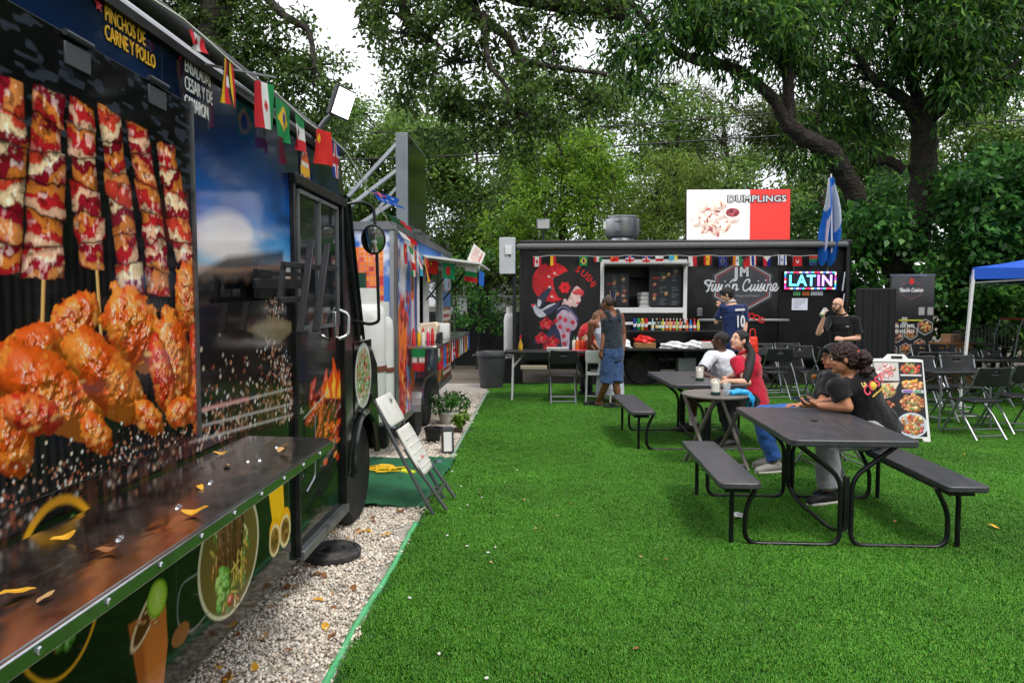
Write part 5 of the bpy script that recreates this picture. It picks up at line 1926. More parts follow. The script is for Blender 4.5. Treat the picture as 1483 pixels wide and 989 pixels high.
# ---- things on the trailer counter
CZ = 1.116
o = MB().box((TX + .15, 8.45, CZ + .055), (.2, .3, .11)).build('storage_tray', BLACKP, bevel=.01)
tag(o, 'black plastic tray standing on the trailer counter', 'tray')
o = MB().lathe([(.11, 0), (.12, .02), (.12, .2), (.115, .21), (.06, .2), (.05, .02)], 20, (TX + .17, 8.95, CZ + .0)).build('napkin_roll', WHITEP, ang=40)
tag(o, 'white paper towel roll on the trailer counter', 'paper roll')
o = MB().prism([(-.1, 0), (.1, 0), (.13, .2), (.1, .24), (-.12, .22)], (TX + .1, 8.28, CZ + .1), (1, 0, 0), (0, 0, 1), -.24).build('paper_bag', mat('tan_paper', (224, 206, 180), .8, bump=.4, bscale=20), bevel=.012)
tag(o, 'crumpled pale paper bag behind the sauce bottles on the trailer counter', 'paper bag')
o.location = (0, 0, -.1)
for i, (dx, dy, c, nm) in enumerate([(.06, 7.62, (210, 60, 60), 'red'), (.11, 7.66, (230, 190, 40), 'yellow'), (.16, 7.64, (226, 226, 220), 'white'), (.21, 7.68, (220, 60, 110), 'pink'), (.26, 7.66, (190, 40, 50), 'dark red'), (.09, 7.74, (120, 190, 60), 'green')]):
    b = thing('sauce_bottle', nm + ' squeeze bottle at the near end of the trailer counter', 'bottle', (TX + dx, dy, CZ), group='sauce bottles on the trailer counter')
    MB().lathe([(.019, 0), (.021, .01), (.021, .12), (.012, .15)], 12).build('bottle', mat('sauce_' + nm.replace(' ', '_'), c, .3, var=0), b)
    MB().lathe([(.013, .15), (.013, .17), (.004, .2), (.002, .2)], 10).build('cap', WHITEP if i % 2 else mat('cap_red', (200, 30, 30), .4, var=0), b)
# ================================================================== FAR BLACK TRUCK
FY, FX0, FX1, FZ0, FZ1 = 13.3, -.28, 5.86, .5, 2.66
FT = thing('food_truck', 'black sushi and fusion food truck parked across the far end of the turf', 'food truck', (2.8, FY + 1.1, 0))
FO = Vector((2.8, FY + 1.1, 0))

def ft(p):
    return Vector(p) - FO

def fw_(px, py, Y=FY):
    return at(px, py, Y)

BLK = mat('truck_black', (12, 12, 14), .3, var=.25, vscale=2, coat=.3, dirt=(52, 52, 54), damt=.2, dscale=1.5)
OX0, OX1, OZ0, OZ1 = 1.24, 2.80, 1.47, 2.33
mb = MB()
mb.box(ft(((FX0 + OX0) / 2, FY + .02, (FZ0 + FZ1) / 2)), (OX0 - FX0, .04, FZ1 - FZ0))
mb.box(ft(((FX1 + OX1) / 2, FY + .02, (FZ0 + FZ1) / 2)), (FX1 - OX1, .04, FZ1 - FZ0))
mb.box(ft(((OX0 + OX1) / 2, FY + .02, (OZ1 + FZ1) / 2)), (OX1 - OX0, .04, FZ1 - OZ1))
mb.box(ft(((OX0 + OX1) / 2, FY + .02, (1.0 + OZ0) / 2)), (OX1 - OX0, .04, OZ0 - 1.0))
mb.box(ft(((OX0 + OX1) / 2, FY + .02, .86)), (OX1 - OX0, .04, .28))
mb.box(ft((FX0 + .02, FY + 1.1, 1.58)), (.04, 2.1, FZ1 - FZ0)).box(ft((FX1 - .02, FY + 1.1, 1.58)), (.04, 2.1, FZ1 - FZ0))
mb.box(ft(((FX0 + FX1) / 2, FY + 2.18, 1.58)), (FX1 - FX0, .04, FZ1 - FZ0)).box(ft(((FX0 + FX1) / 2, FY + 1.1, FZ0)), (FX1 - FX0, 2.1, .05))
mb.build('body', BLK, FT, smooth=False)
MB().box(ft(((FX0 + FX1) / 2, FY + 1.1, FZ1 + .04)), (FX1 - FX0 + .06, 2.3, .12)).build('roof', mat('roof_black', (30, 31, 33), .5, var=.2), FT, bevel=.03)
MB().tube([ft((FX0 - .1, FY - .12, 2.63)), ft((FX1 - .12, FY - .12, 2.66))], .058, 12).build('awning_roll', mat('awning_roll_grey', (104, 104, 104), .8, var=.2, vscale=20), FT)
for x in (FX0 - .1, FX1 - .12):
    MB().box(ft((x, FY - .08, 2.65)), (.05, .16, .15)).build('awning_bracket', BLACKP, FT, bevel=.01)
mb = MB()
for x in (FX0, 1.16, 2.9, 4.52, FX1 - .04):
    for z in np.arange(.8, 2.5, .17):
        mb.lathe([(.007, 0), (.004, .004), (.001, .004)], 6, ft((x + .04, FY, z)), Matrix.Rotation(R(90), 3, 'X'))
o = mb.build('rivets', ALU, FT)
o['kind'] = 'stuff'

# inside of the kitchen
KW = mat('kitchen_wall', (150, 154, 148), .4, .2, var=.08)
MB().box(ft((2.0, FY + 1.5, 1.7)), (3.4, .04, 1.9)).build('kitchen_wall', KW, FT, smooth=False)
MB().box(ft((1.62, FY + 1.0, 2.18)), (1.7, .8, .2)).build('range_hood', mat('hood_dark', (52, 54, 56), .4, .6), FT)
MB().box(ft((2.0, FY + .3, 1.44)), (1.6, .5, .03)).build('kitchen_counter', STEEL, FT)
MB().box(ft((1.7, FY + 1.2, 1.55)), (.7, .3, .3)).build('stove', mat('stove_black', (16, 16, 17), .5), FT)
# white window frame reaching down to the bottle shelf
FRW = mat('frame_white', (226, 227, 226), .35, var=.06, dirt=(160, 158, 150), damt=.3)
for a, b, wd in (((OX0, 1.2), (OX0, 2.36), .07), ((OX1, 1.08), (OX1, 2.36), .07), ((OX0 - .03, 2.36), (OX1 + .03, 2.36), .07), ((OX0, 1.44), (OX1, 1.44), .1), ((OX0, 1.19), (OX1, 1.19), .05)):
    vertical = a[0] == b[0]
    d = (wd, .05, b[1] - a[1]) if vertical else (b[0] - a[0], .056, wd)
    MB().box(ft(((a[0] + b[0]) / 2, FY - .012, (a[1] + b[1]) / 2)), d).build('window_frame', FRW, FT, bevel=.004)
MB().prism([(0, 0), (-.36, .03), (-.36, .055), (0, .05)], ft((OX0 + .03, FY - .02, 2.26)), (0, 1, 0), (0, 0, 1), OX1 - OX0 - .02).build('window_flap', mat('flap_grey', (150, 152, 148), .4, .3, var=.1), FT, smooth=False)

def menu(seed, w_, h_):
    cv = Canvas(w_, h_, .01, (42, 45, 52))
    r = np.random.RandomState(seed)
    for i in range(7):
        cv.blob(r.choice([.1, .3, .5]) * w_ / .6 + r.randn() * .02, r.uniform(.08, h_ - .08), .05, .04, r.rand() * 90, [(214, 130, 60), (190, 90, 50), (226, 170, 100)][r.randint(3)], seed=i, bump=.5)
    cv.rect(.06 * w_ / .6, h_ * .66, .2 * w_ / .6, h_ * .70, (206, 40, 46))
    for k in range(int(h_ / .045)):
        for u in (.2, .42):
            if r.rand() < .8:
                cv.rect(u * w_ / .6, .03 + k * .045, (u + .03 + .09 * r.rand()) * w_ / .6, .04 + k * .045, (150, 152, 156))
    return cv

menu(3, .46, .62).build('menu_screen', ft((1.30, FY + .12, 1.52)), (1, 0, 0), (0, 0, 1), PRINTM, FT)
menu(5, .62, .78).build('menu_screen', ft((2.14, FY + .10, 1.52)), (1, 0, 0), (0, 0, 1), PRINTM, FT)

# ---- left panel: woman with red flower before a red sun, crane and peonies (paint on black)
PU = 13.3 / FPX
U0, V0 = 765.0, 510.0
cv = Canvas(1.36, 1.79, .0085, (11, 11, 13))

def gg(x, y):
    return ((755 + x / 6.59 - U0) * PU, (V0 - 365 - y / 6.59) * PU)

def gp_(pts):
    return [gg(*p) for p in pts]

GS = PU / 6.59
c = gg(290, 290)
cv.ell(*c, 186 * GS, 186 * GS, (214, 24, 36))
d = np.hypot(cv.X - c[0], cv.Y - c[1]) / (182 * GS)
cv.paint((slice(None), slice(None)), np.clip((1 - d) * 30, 0, 1) * sstep(.2, 1.0, d) * .35 * (cv.X < c[0]), (120, 10, 24))
cv.curve(gp_([(300, 250), (345, 230), (420, 190), (470, 180), (520, 190), (590, 240), (615, 320), (600, 420), (560, 480), (560, 380), (480, 420), (440, 480), (400, 450), (350, 430), (310, 340)]), (34, 20, 22))
cv.ell(*gg(495, 175), 40 * GS, 60 * GS, (34, 20, 22))
cv.curve(gp_([(440, 470), (475, 370), (525, 325), (580, 370), (585, 400), (560, 430), (565, 460), (545, 490), (520, 525), (480, 515), (455, 500)]), (236, 200, 196))
cv.curve(gp_([(385, 500), (410, 445), (450, 480), (470, 530), (400, 530)]), (232, 196, 192))
cv.curve(gp_([(465, 360), (500, 375), (540, 350), (590, 370), (585, 415), (545, 410), (500, 405)]), (220, 34, 44), alpha=.92)
cv.stroke(gp_([(495, 395), (520, 405), (530, 400)]), .012, (30, 14, 20))
cv.stroke(gp_([(560, 395), (585, 398)]), .010, (30, 14, 20))
cv.ell(*gg(535, 487), 15 * GS, 9 * GS, (200, 20, 40))
cv.curve(gp_([(470, 330), (540, 310), (600, 330), (595, 370), (555, 345), (520, 325), (478, 380), (455, 430)]), (30, 18, 20))
for k in range(6):
    a = k * 60
    cv.ell(gg(413, 340)[0] + 30 * GS * math.cos(R(a)), gg(413, 340)[1] + 30 * GS * math.sin(R(a)), 26 * GS, 20 * GS, (224, 24, 34), ang=a)
cv.ell(*gg(413, 340), 14 * GS, 14 * GS, (150, 10, 24))
# robe
cv.curve(gp_([(330, 560), (400, 500), (470, 530), (540, 620), (530, 720), (480, 780), (460, 940), (390, 960), (330, 900), (240, 840), (250, 760), (320, 680)]), (40, 44, 74))
cv.curve(gp_([(340, 600), (400, 550), (480, 590), (530, 680), (505, 740), (465, 760), (450, 930), (395, 920), (370, 780), (330, 690)]), (186, 162, 180))
cv.stroke(gp_([(345, 545), (400, 520), (465, 560), (530, 640)]), .018, (150, 140, 170), smooth=4)
for i in range(26):
    x = 345 + 6.5 * i
    cv.stroke(gp_([(x, 600 + abs(x - 420) * .5), (x - 8, 730)]), .005, (120, 104, 140), alpha=.6)
for x, y in ((370, 625), (418, 648), (490, 670), (368, 715), (445, 742), (405, 800), (410, 875), (330, 655)):
    for k in range(5):
        a = k * 72 + 18
        cv.ell(gg(x, y)[0] + 13 * GS * math.cos(R(a)), gg(x, y)[1] + 13 * GS * math.sin(R(a)), 11 * GS, 8 * GS, (186, 20, 40), ang=a)
# crane
cv.curve(gp_([(150, 440), (230, 360), (295, 330), (250, 430), (190, 520), (165, 515)]), (46, 50, 76))
cv.curve(gp_([(160, 450), (190, 470), (175, 520), (150, 510)]), (206, 208, 214))
cv.curve(gp_([(90, 500), (130, 500), (180, 545), (260, 505), (330, 490), (250, 560), (230, 610), (170, 620), (130, 580), (115, 540)]), (190, 194, 204))
cv.curve(gp_([(200, 560), (280, 520), (370, 470), (330, 540), (250, 600)]), (54, 56, 84))
cv.ell(*gg(112, 507), 16 * GS, 12 * GS, (210, 40, 40))
for x, y in ((260, 235), (315, 205), (268, 335), (290, 425)):
    cv.ell(*gg(x, y), 12 * GS, 10 * GS, (226, 214, 206))
    cv.stroke(gp_([(x, y), (x + 40, y + 25)]), .004, (220, 200, 196))
# peonies
for x, y, r_ in ((235, 680, 64), (190, 820, 62), (300, 855, 62), (250, 900, 46)):
    for k in range(14):
        a, q = k * 2.4, r_ * (.75 - .045 * k)
        cv.ell(gg(x + q * math.cos(a), y)[0], gg(x, y + q * math.sin(a))[1], r_ * .42 * GS, r_ * .3 * GS, [(170, 16, 34), (214, 34, 52), (130, 10, 28), (226, 70, 84)][k % 4], ang=a * 57)
    cv.ell(*gg(x, y), r_ * .14 * GS, r_ * .14 * GS, (200, 140, 90))
    cv.ell(*gg(x - r_ * .9, y + r_ * .6), r_ * .3 * GS, r_ * .16 * GS, (40, 56, 74), ang=30)
mur = fbm(cv.X * 14, cv.Y * 14, 5, 40)
cv.C *= (.62 + .6 * mur)[..., None]
cv.paint((slice(None), slice(None)), sstep(.62, .75, fbm(cv.X * 30, cv.Y * 9, 4, 44)) * .35, (16, 14, 18))
cv.build('sushi_print', ft(at(U0, V0, FY - .004)), (1, 0, 0), (0, 0, 1), PRINTM, FT)
SR = mat('sign_red', (214, 44, 40), .4, var=0)
for ch, x, y, a in (('S', 545, 165, -28), ('U', 600, 205, -36), ('S', 640, 240, -44), ('H', 670, 280, -52), ('I', 690, 318, -58)):
    u = Vector((math.cos(R(a)), 0, math.sin(R(a))))
    p = at(755 + x / 6.59, 365 + y / 6.59, FY - .008)
    v = Vector((-math.sin(R(a)), 0, math.cos(R(a))))
    lettering(ch, .17, ft(p) - v * .06, u, v, SR, FT, offset=.004)

# ---- right panel: six sided logo with script lettering
U1, V1 = 1000.0, 482.0
cv = Canvas(145 * PU, 122 * PU, .0075, (15, 15, 17))

def hh(x, y):
    return ((1005 + x / 8.6 - U1) * PU, (V1 - 365 - y / 8.6) * PU)

def hp(pts):
    return [hh(*p) for p in pts]

hexp = [(585, 110), (920, 300), (920, 560), (585, 750), (245, 560), (245, 300)]
cv.poly(hp([(585 + (x - 585) * 1.09, 430 + (y - 430) * 1.09) for x, y in hexp]), (56, 58, 64), soft=.03)
cv.poly(hp(hexp), (178, 180, 184))
cv.poly(hp([(585 + (x - 585) * .96, 430 + (y - 430) * .96) for x, y in hexp]), (60, 62, 68))
cv.poly(hp([(585 + (x - 585) * .915, 430 + (y - 430) * .915) for x, y in hexp]), (188, 62, 62))
cv.poly(hp([(585 + (x - 585) * .885, 430 + (y - 430) * .885) for x, y in hexp]), (66, 68, 75))
cv.curve(hp([(585, 70), (600, 50), (640, 60), (665, 120), (645, 200), (620, 230), (590, 160)]), (28, 29, 32))
cv.curve(hp([(600, 110), (622, 75), (645, 100), (660, 150), (622, 228), (590, 170)]), (214, 48, 52))
script = [[(150, 405), (130, 400), (126, 378), (158, 360), (200, 368), (245, 372)], [(205, 372), (180, 430), (165, 480), (148, 496)], [(155, 425), (205, 420)],
          [(226, 410), (207, 470), (225, 490), (248, 450), (262, 410), (250, 470), (268, 488)], [(268, 488), (300, 410), (288, 436), (306, 470), (284, 492), (266, 482)], [(306, 470), (335, 415), (322, 478), (345, 486)],
          [(368, 374), (370, 370)], [(405, 412), (380, 430), (376, 475), (398, 488), (424, 460), (420, 420), (402, 412)], [(430, 388), (462, 354)], [(470, 410), (454, 490)], [(460, 450), (492, 412), (515, 422), (504, 478), (530, 468)],
          [(660, 388), (668, 356), (632, 354), (596, 405), (592, 468), (622, 490), (668, 455)], [(694, 415), (676, 470), (690, 490), (718, 455), (736, 412), (722, 472), (742, 488)], [(742, 488), (776, 412), (762, 472), (782, 488)], [(772, 372), (774, 368)],
          [(782, 488), (818, 404), (806, 436), (826, 465), (808, 490), (788, 482)], [(826, 465), (852, 412), (840, 472), (860, 488)], [(862, 362), (864, 358)], [(892, 408), (874, 490)], [(882, 446), (910, 408), (930, 420), (918, 474), (938, 488)],
          [(938, 484), (990, 440), (992, 404), (966, 408), (950, 450), (962, 482), (992, 482), (1036, 430)]]
for q in script:
    cv.stroke(hp(q), .062, (50, 52, 58), smooth=5)
for q in script:
    cv.stroke(hp(q), .026, (226, 227, 230), smooth=5)
cv.build('logo_print', ft(at(U1, V1, FY - .004)), (1, 0, 0), (0, 0, 1), print_mat('logo_vinyl', .3, .2, bump=.1), FT)

def fp_(x, y, d=.008):
    return ft(at(1005 + x / 8.6, 365 + y / 8.6, FY - d))

LW = mat('logo_white', (214, 216, 220), .35, .3, var=.1)
lettering('J', .27, fp_(525, 320), (1, 0, 0), (0, 0, 1), LW, FT, offset=.013, wx=1.1)
lettering('M', .23, fp_(625, 298), (1, 0, 0), (0, 0, 1), LW, FT, offset=.013, wx=.95)
lettering('• Inspired Food •', .07, fp_(660, 560), (1, 0, 0), (0, 0, 1), mat('print_grey', (160, 160, 162), .5, var=0), FT)
for i, (ch, x, y, a) in enumerate((('S', 470, 790, 0), ('E', 528, 790, -4), ('A', 585, 800, -8), ('F', 650, 815, -12), ('O', 708, 828, -16), ('O', 770, 850, -20), ('D', 832, 880, -26))):
    u, v = Vector((math.cos(R(a)), 0, math.sin(R(a)))), Vector((-math.sin(R(a)), 0, math.cos(R(a))))
    lettering(ch, .15, fp_(x, y, .05), u, v, SR, FT, offset=.004)
# silver side rail and shore socket
MB().box(fp_(620, 850, .02), (1.7, .03, .05)).build('side_rail', ALU, FT, bevel=.01)
MB().box(fp_(70, 750, .02), (.10, .04, .16)).build('socket_box', GREYM, FT, bevel=.01)
# hanging shelves of the truck
SHM = mat('shelf_black', (26, 27, 28), .5, var=.15)
sh = MB().box(ft((2.5, FY - .2, 1.05)), (2.2, .3, .03)).build('bottle_shelf', SHM, FT, bevel=.004)
MB().bar(ft((1.42, FY - .05, 1.04)), ft((1.42, FY, .8)), .03, .03).bar(ft((3.58, FY - .05, 1.04)), ft((3.58, FY, .8)), .03, .03).build('shelf_bracket', SHM, sh)
sh2 = MB().box(ft((2.6, FY - .3, .725)), (2.9, .5, .04)).build('lower_counter', SHM, FT, bevel=.004)
MB().bar(ft((1.2, FY - .5, .71)), ft((1.2, FY, .45)), .03, .03).bar(ft((4.0, FY - .5, .71)), ft((4.0, FY, .45)), .03, .03).build('shelf_bracket', SHM, sh2)
# chassis: wheels, arch, fuel box, dark side skirt
M0 = Matrix.Rotation(R(90), 3, 'X')

def fwheel(x):
    r, wd, c = .345, .26, ft((x, FY + .12, .345))
    o = MB().lathe([(r * .6, -wd / 2), (r * .9, -wd / 2), (r, -wd * .3), (r, wd * .3), (r * .9, wd / 2), (r * .6, wd / 2)], 30, c, M0).build('wheel', RUBBER, FT, ang=30)
    MB().lathe([(r * .05, -wd * .4), (r * .61, -wd * .4), (r * .61, wd * .42), (r * .54, wd * .42), (r * .5, wd * .05), (r * .28, 0), (r * .25, wd * .25), (.002, wd * .25)], 30, c, M0).build('rim', mat('rim_dark', (62, 60, 58), .6, .4, dirt=(100, 86, 70)), o, ang=30)
    mb = MB()
    for k in range(8):
        a = k * math.pi / 4
        mb.lathe([(.014, .0), (.014, .03), (.002, .03)], 6, c + M0 @ Vector((r * .38 * math.cos(a), r * .38 * math.sin(a), 0)), M0)
    q = mb.build('lug_nuts', STEEL, o)
    q['kind'] = 'stuff'

fwheel(2.03)
fwheel(4.75)
MB().tube([ft((2.03 + .47 * math.cos(R(a)), FY - .01, .4 + .45 * math.sin(R(a)))) for a in range(0, 181, 12)], .022, 6).build('wheel_arch', BLACKP, FT)
MB().box(ft((2.8, FY + .5, .42)), (6.0, .1, .3)).build('chassis_rail', BLACKP, FT)
MB().box(ft((2.83, FY - .02, .40)), (.34, .3, .3)).build('battery_box', mat('box_grey', (150, 154, 156), .5, .3, dirt=(80, 76, 70)), FT, bevel=.02)
MB().box(ft((3.6, FY + .1, .3)), (.9, .3, .25)).build('fuel_tank', BLACKP, FT, bevel=.05)
MB().box(ft((-.05, FY - .1, .36)), (.5, .25, .05)).build('step', mat('step_tan', (160, 150, 130), .7), FT)
# right rear corner: door panel, post, mirror-like reflector strips
MB().box(ft((5.1, FY - .012, 1.55)), (1.1, .03, 2.0)).build('door', mat('door_black', (15, 15, 17), .35, var=.2), FT, bevel=.006)
MB().box(ft((5.78, FY - .05, 1.5)), (.06, .08, 2.3)).build('corner_post', BLACKP, FT)
for z in (2.15, 1.75):
    MB().tube([ft((5.72, FY - .1, z)), ft((5.66, FY - .16, z - .35))], .018, 8).build('arm_strut', ALU, FT)
MB().box(ft((FX0 - .14, FY - .06, 1.55)), (.07, .08, 2.2)).box(ft((FX0 - .02, FY - .05, 1.55)), (.05, .06, 2.2)).build('corner_post', BLACKP, FT)

# ---- separate things fixed to it
o = thing('electric_box', 'light grey electrical cabinet at the left top corner of the far truck', 'electrical box', (FX0 - .27, FY - .1, 2.12))
EB = mat('cabinet_grey', (190, 194, 198), .5, var=.06)
MB().box((0, 0, .34), (.3, .2, .68)).build('case', EB, o, bevel=.01)
MB().box((.02, -.11, .44), (.12, .04, .16)).build('cover', WHITEP, o, bevel=.006)
MB().tube([(.04, -.1, .36), (.1, -.06, .2), (.13, 0, .0), (.14, .05, -.3)], .014, 6).build('cable', BLACKP, o)
o = thing('floodlight', 'unlit square floodlight on the roof of the far truck', 'floodlight', (.13, FY + .3, 2.76))
MB().box((0, 0, .06), (.04, .04, .3)).build('arm', BLACKP, o)
MB().box((0, -.03, .33), (.26, .06, .2)).build('housing', GREYM, o, bevel=.01)
MB().box((0, -.064, .33), (.22, .006, .16)).build('lens', mat('lens_grey', (176, 178, 172), .2, var=0), o)
o = thing('exhaust_fan', 'round silver mushroom exhaust fan on the roof of the far truck', 'exhaust fan', (1.72, FY + .9, 2.76))
MB().lathe([(.24, -.02), (.25, .04), (.24, .1), (.30, .12), (.33, .16), (.36, .26), (.37, .48), (.355, .485)], 32).build('bowl', mat('spun_alu', (186, 190, 194), .3, .9, var=.06), o, ang=50)
MB().lathe([(.30, .47), (.30, .53), (.28, .55), (.002, .555)], 32).build('cap', mat('fan_cap', (130, 132, 134), .4, .9), o, ang=40)
MB().box((-.36, -.12, .36), (.06, .06, .14)).build('switch_box', WHITEP, o)
MB().box((-.12, -.358, .41), (.14, .012, .02)).build('label_strip', mat('print_dark', (60, 62, 66), .5, var=0), o)

# dumplings sign
p0 = at(994, 348, FY + .15)
dn = thing('dumplings_sign', 'red and white dumplings sign standing on the far truck roof', 'sign', (p0.x, FY + .15, 2.76))
sw, shh = 1.93, .95
cv = Canvas(sw, shh, .011, (240, 238, 238))
cv.rect(1.18, 0, sw + .1, shh + .1, (226, 58, 52))
cv.ell(.56, .44, .52, .42, (250, 246, 244))
cv.ell(.56, .43, .47, .37, (240, 226, 220))
r = np.random.RandomState(3)
for i in range(26):
    a, d = r.rand() * 6.28, math.sqrt(r.rand()) * .36
    cv.blob(.54 + d * 1.1 * math.cos(a), .43 + d * .85 * math.sin(a), .13, .085, r.rand() * 180, (244, 224, 208), seed=i, bump=.35, second=(236, 200, 186), gloss=.5, amb=.7)
for i in range(26):
    a, d = r.rand() * 6.28, math.sqrt(r.rand()) * .36
    cv.blob(.5 + d * 1.1 * math.cos(a), .40 + d * .85 * math.sin(a), .03 + .03 * r.rand(), .02, r.rand() * 180, [(196, 60, 60), (206, 110, 90), (170, 50, 60)][i % 3], seed=i, bump=.4)
cv.ell(.86, .52, .16, .11, (250, 244, 240))
cv.ell(.86, .52, .13, .085, (150, 56, 66))
for i in range(20):
    cv.ell(.86 + r.uniform(-.09, .09), .52 + r.uniform(-.05, .05), .018, .014, [(80, 30, 40), (206, 110, 110), (120, 40, 50)][i % 3])
lines = .5 + .5 * np.sin(cv.Y * 2 * math.pi / .045)
cv.C *= (1 - .07 * lines)[..., None]
cv.build('sign_face', (0, -.03, .0), (1, 0, 0), (-.012, 0, 1), print_mat('backlit_print', .35, emit=.35), dn)
MB().box((sw / 2 - .006, .02, shh / 2), (sw + .02, .07, shh + .02)).build('sign_case', mat('case_dark', (60, 44, 50), .5), dn)
OUT = mat('outline_navy', (40, 26, 60), .4, var=0)
for k, (mm, off, lf) in enumerate(((OUT, .016, .004), (WHT, .004, .008))):
    q = lettering('DUMPLINGS', .165, (1.3, -.032, .72), (1, 0, 0), (0, 0, 1), mm, dn, offset=off, lift=lf, wx=1.18, space=1.04)
for x in (.2, 1.7):
    MB().bar((x, .07, .0), (x, .5, -.02), .03, .03).bar((x, .06, .7), (x, .5, -.02), .02, .02).build('sign_brace', BLACKP, dn)

# LED sign
p0 = at(1135, 420, FY - .12)
ld = thing('led_sign', 'lit LED sign reading LATIN in blue and pink on the far truck', 'LED sign', (p0.x, FY - .12, p0.z))
lw, lh = .97, .35
MB().box((lw / 2, .04, lh / 2), (lw, .07, lh)).build('case', BLACKP, ld, bevel=.01)
cv = Canvas(lw - .02, lh - .02, .009, (16, 18, 26))
pal = [(240, 40, 60), (60, 220, 200), (170, 90, 240), (240, 236, 240), (60, 120, 250), (240, 220, 160), (220, 40, 120)]
k = 0
for s_ in np.arange(0, lw - .03, .055):
    for v in (.004, lh - .045):
        cv.rect(s_, v, s_ + .045, v + .022, pal[(k * 3) % 7])
        k += 1
for s_ in np.arange(.02, lh - .05, .05):
    for u in (.004, lw - .045):
        cv.rect(u, s_, u + .022, s_ + .04, pal[(k * 2) % 7])
        k += 1
cv.build('led_border', (.01, .002, .01), (1, 0, 0), (0, 0, 1), print_mat('led_print', .3, emit=1.6), ld)
for i, (ch, c_) in enumerate(zip('LATIN', ((90, 220, 250), (100, 220, 255), (110, 200, 255), (236, 120, 240), (214, 150, 250)))):
    lettering(ch, .285, ((.15, .325, .50, .635, .79)[i], .0, .08), (1, 0, 0), (0, 0, 1), mat('led_%d' % i, c_, .4, var=0, emit=S(*c_), estr=1.5), ld, offset=.007, name='led_letter', wx=.95)
for x in (.2, .8):
    MB().tube([(x, .03, lh), (x - .04 + .1 * (x > .5), .06, lh + .3)], .004, 5).build('hanger_wire', ALU, ld)

# notices on the door
def notice(px, py, w_, h_, c_, lab, ln=4):
    p = at(px, py, FY - .04)
    cv = Canvas(w_, h_, .008, c_)
    r = np.random.RandomState(int(px))
    for q in range(ln):
        v = h_ * (.15 + .7 * q / max(1, ln - 1)) if ln > 1 else h_ * .5
        cv.rect(w_ * .12, v - .004, w_ * (.4 + .5 * r.rand()), v + .004, (90, 96, 120))
    o = MB().box((p.x + w_ / 2, p.y + .004, p.z - h_ / 2), (w_, .006, h_)).build('paper_notice', WHITEP)
    tag(o, lab, 'notice', 'papers fixed beside the LED sign')
    cv.build('notice_print', (p.x, p.y - .0015, p.z - h_), (1, 0, 0), (0, 0, 1), PRINTM, o)

notice(1147, 432, .29, .22, (222, 226, 240), 'larger white paper notice on the far truck door', 7)
notice(1149, 421.5, .13, .085, (110, 190, 120), 'small green card under the LED sign', 2)
notice(1162, 421.5, .13, .085, (230, 120, 50), 'small orange card under the LED sign', 2)
notice(1174.5, 421, .22, .09, (214, 218, 226), 'small white card under the LED sign', 2)

# bunting over the windows
A = Vector((-.1, FY - .22, 2.47))
PXS = [778, 799, 845, 866, 890, 912, 936, 955, 975, 1003, 1025, 1047, 1068, 1090, 1111, 1133, 1155, 1178]
KND = ['canada', 'belgium', 'brazil', 'iran', 'china', 'uk', 'uk', 'poland', 'ukraine', 'indonesia', 'spain', 'europe', 'india', 'thailand', 'philippines', 'israel', 'turkey', 'south_africa']
fl_, pth = [], []
for px, k in zip(PXS, KND):
    p = at(px, 372, FY - .22)
    zz_ = 2.45 + .012 * math.sin(px)
    dp = .1 if k in ('poland', 'iran', 'china', 'ukraine') else .185
    pth += [(p.x - .075, FY - .22, zz_), (p.x + .075, FY - .22, zz_)]
    fl_.append((k, (p.x - .075, FY - .22, zz_), (p.x + .075, FY - .22, zz_), dp))
bunting('string of small flags under the roof of the far black truck', pth, fl_, A)

# blue and white flag on its pole at the right corner
p = at(1201, 262, FY - .1)
fg = thing('country_flag', 'blue and white flag hanging limp from a pole on the far truck corner', 'flag', (p.x + .03, FY - .1, 2.6))
MB().tube([(.05, 0, -.1), (.0, 0, 1.35)], .016, 8).build('pole', WHITEM, fg)
s, t = np.meshgrid(np.linspace(0, 1, 60), np.linspace(0, 1, 50))
wid = .1 + .32 * np.clip(t * 1.6, 0, 1) * (1 - .35 * sstep(.75, 1.0, t))
P = np.stack([-.02 + (s - .42) * wid + .03 * np.sin(t * 4), -.03 + .09 * np.sin(s * 13 + t * 1.5) * np.clip(t * 2, .15, 1), 1.28 - 1.62 * t * (1 - .25 * (1 - np.abs(np.sin(s * 6.5 + .8))))], -1)
C = np.zeros(s.shape + (3,)) + lin((30, 116, 214))
C[(s > .62) & (t < .62) & (t > .1)] = lin((206, 214, 226))
C[(s < .28) & (t < .38)] = lin((214, 220, 230))
C[(s > .2) & (s < .36) & (t > .5) & (t < .86)] = lin((214, 206, 222))
grid_obj('cloth', P, C, CLOTHP, fg)

# ---- goods on the shelves
def bottle(x, y, z, c_, capc, lab, kind=0, h=.2, grp='bottles on the far truck shelf'):
    b = thing('drink_bottle' if kind == 0 else 'drink_can', lab, 'bottle' if kind == 0 else 'can', (x, y, z), group=grp)
    nm = 'drink_%d_%d_%d' % c_
    if kind == 0:
        MB().lathe([(.026, 0), (.028, .01), (.028, h * .55), (.012, h * .78), (.011, h * .94)], 12).build('glass', mat(nm, c_, .15, var=0, spec=.7), b)
        MB().lathe([(.029, h * .2), (.029, h * .45)], 12).build('paper_label', WHITEP if int(x * 50) % 2 else mat('label_cream', (226, 206, 150), .6, var=0), b)
        MB().lathe([(.0135, h * .93), (.0135, h), (.001, h)], 10).build('cap', mat('cap_%d_%d_%d' % capc, capc, .4, var=0), b)
    else:
        MB().lathe([(.024, 0), (.03, .012), (.03, h * .9), (.024, h)], 14).build('can_body', mat(nm, c_, .3, .3, var=0), b)
        MB().lathe([(.0305, h * .3), (.0305, h * .55)], 14).build('can_band', WHITEP, b)

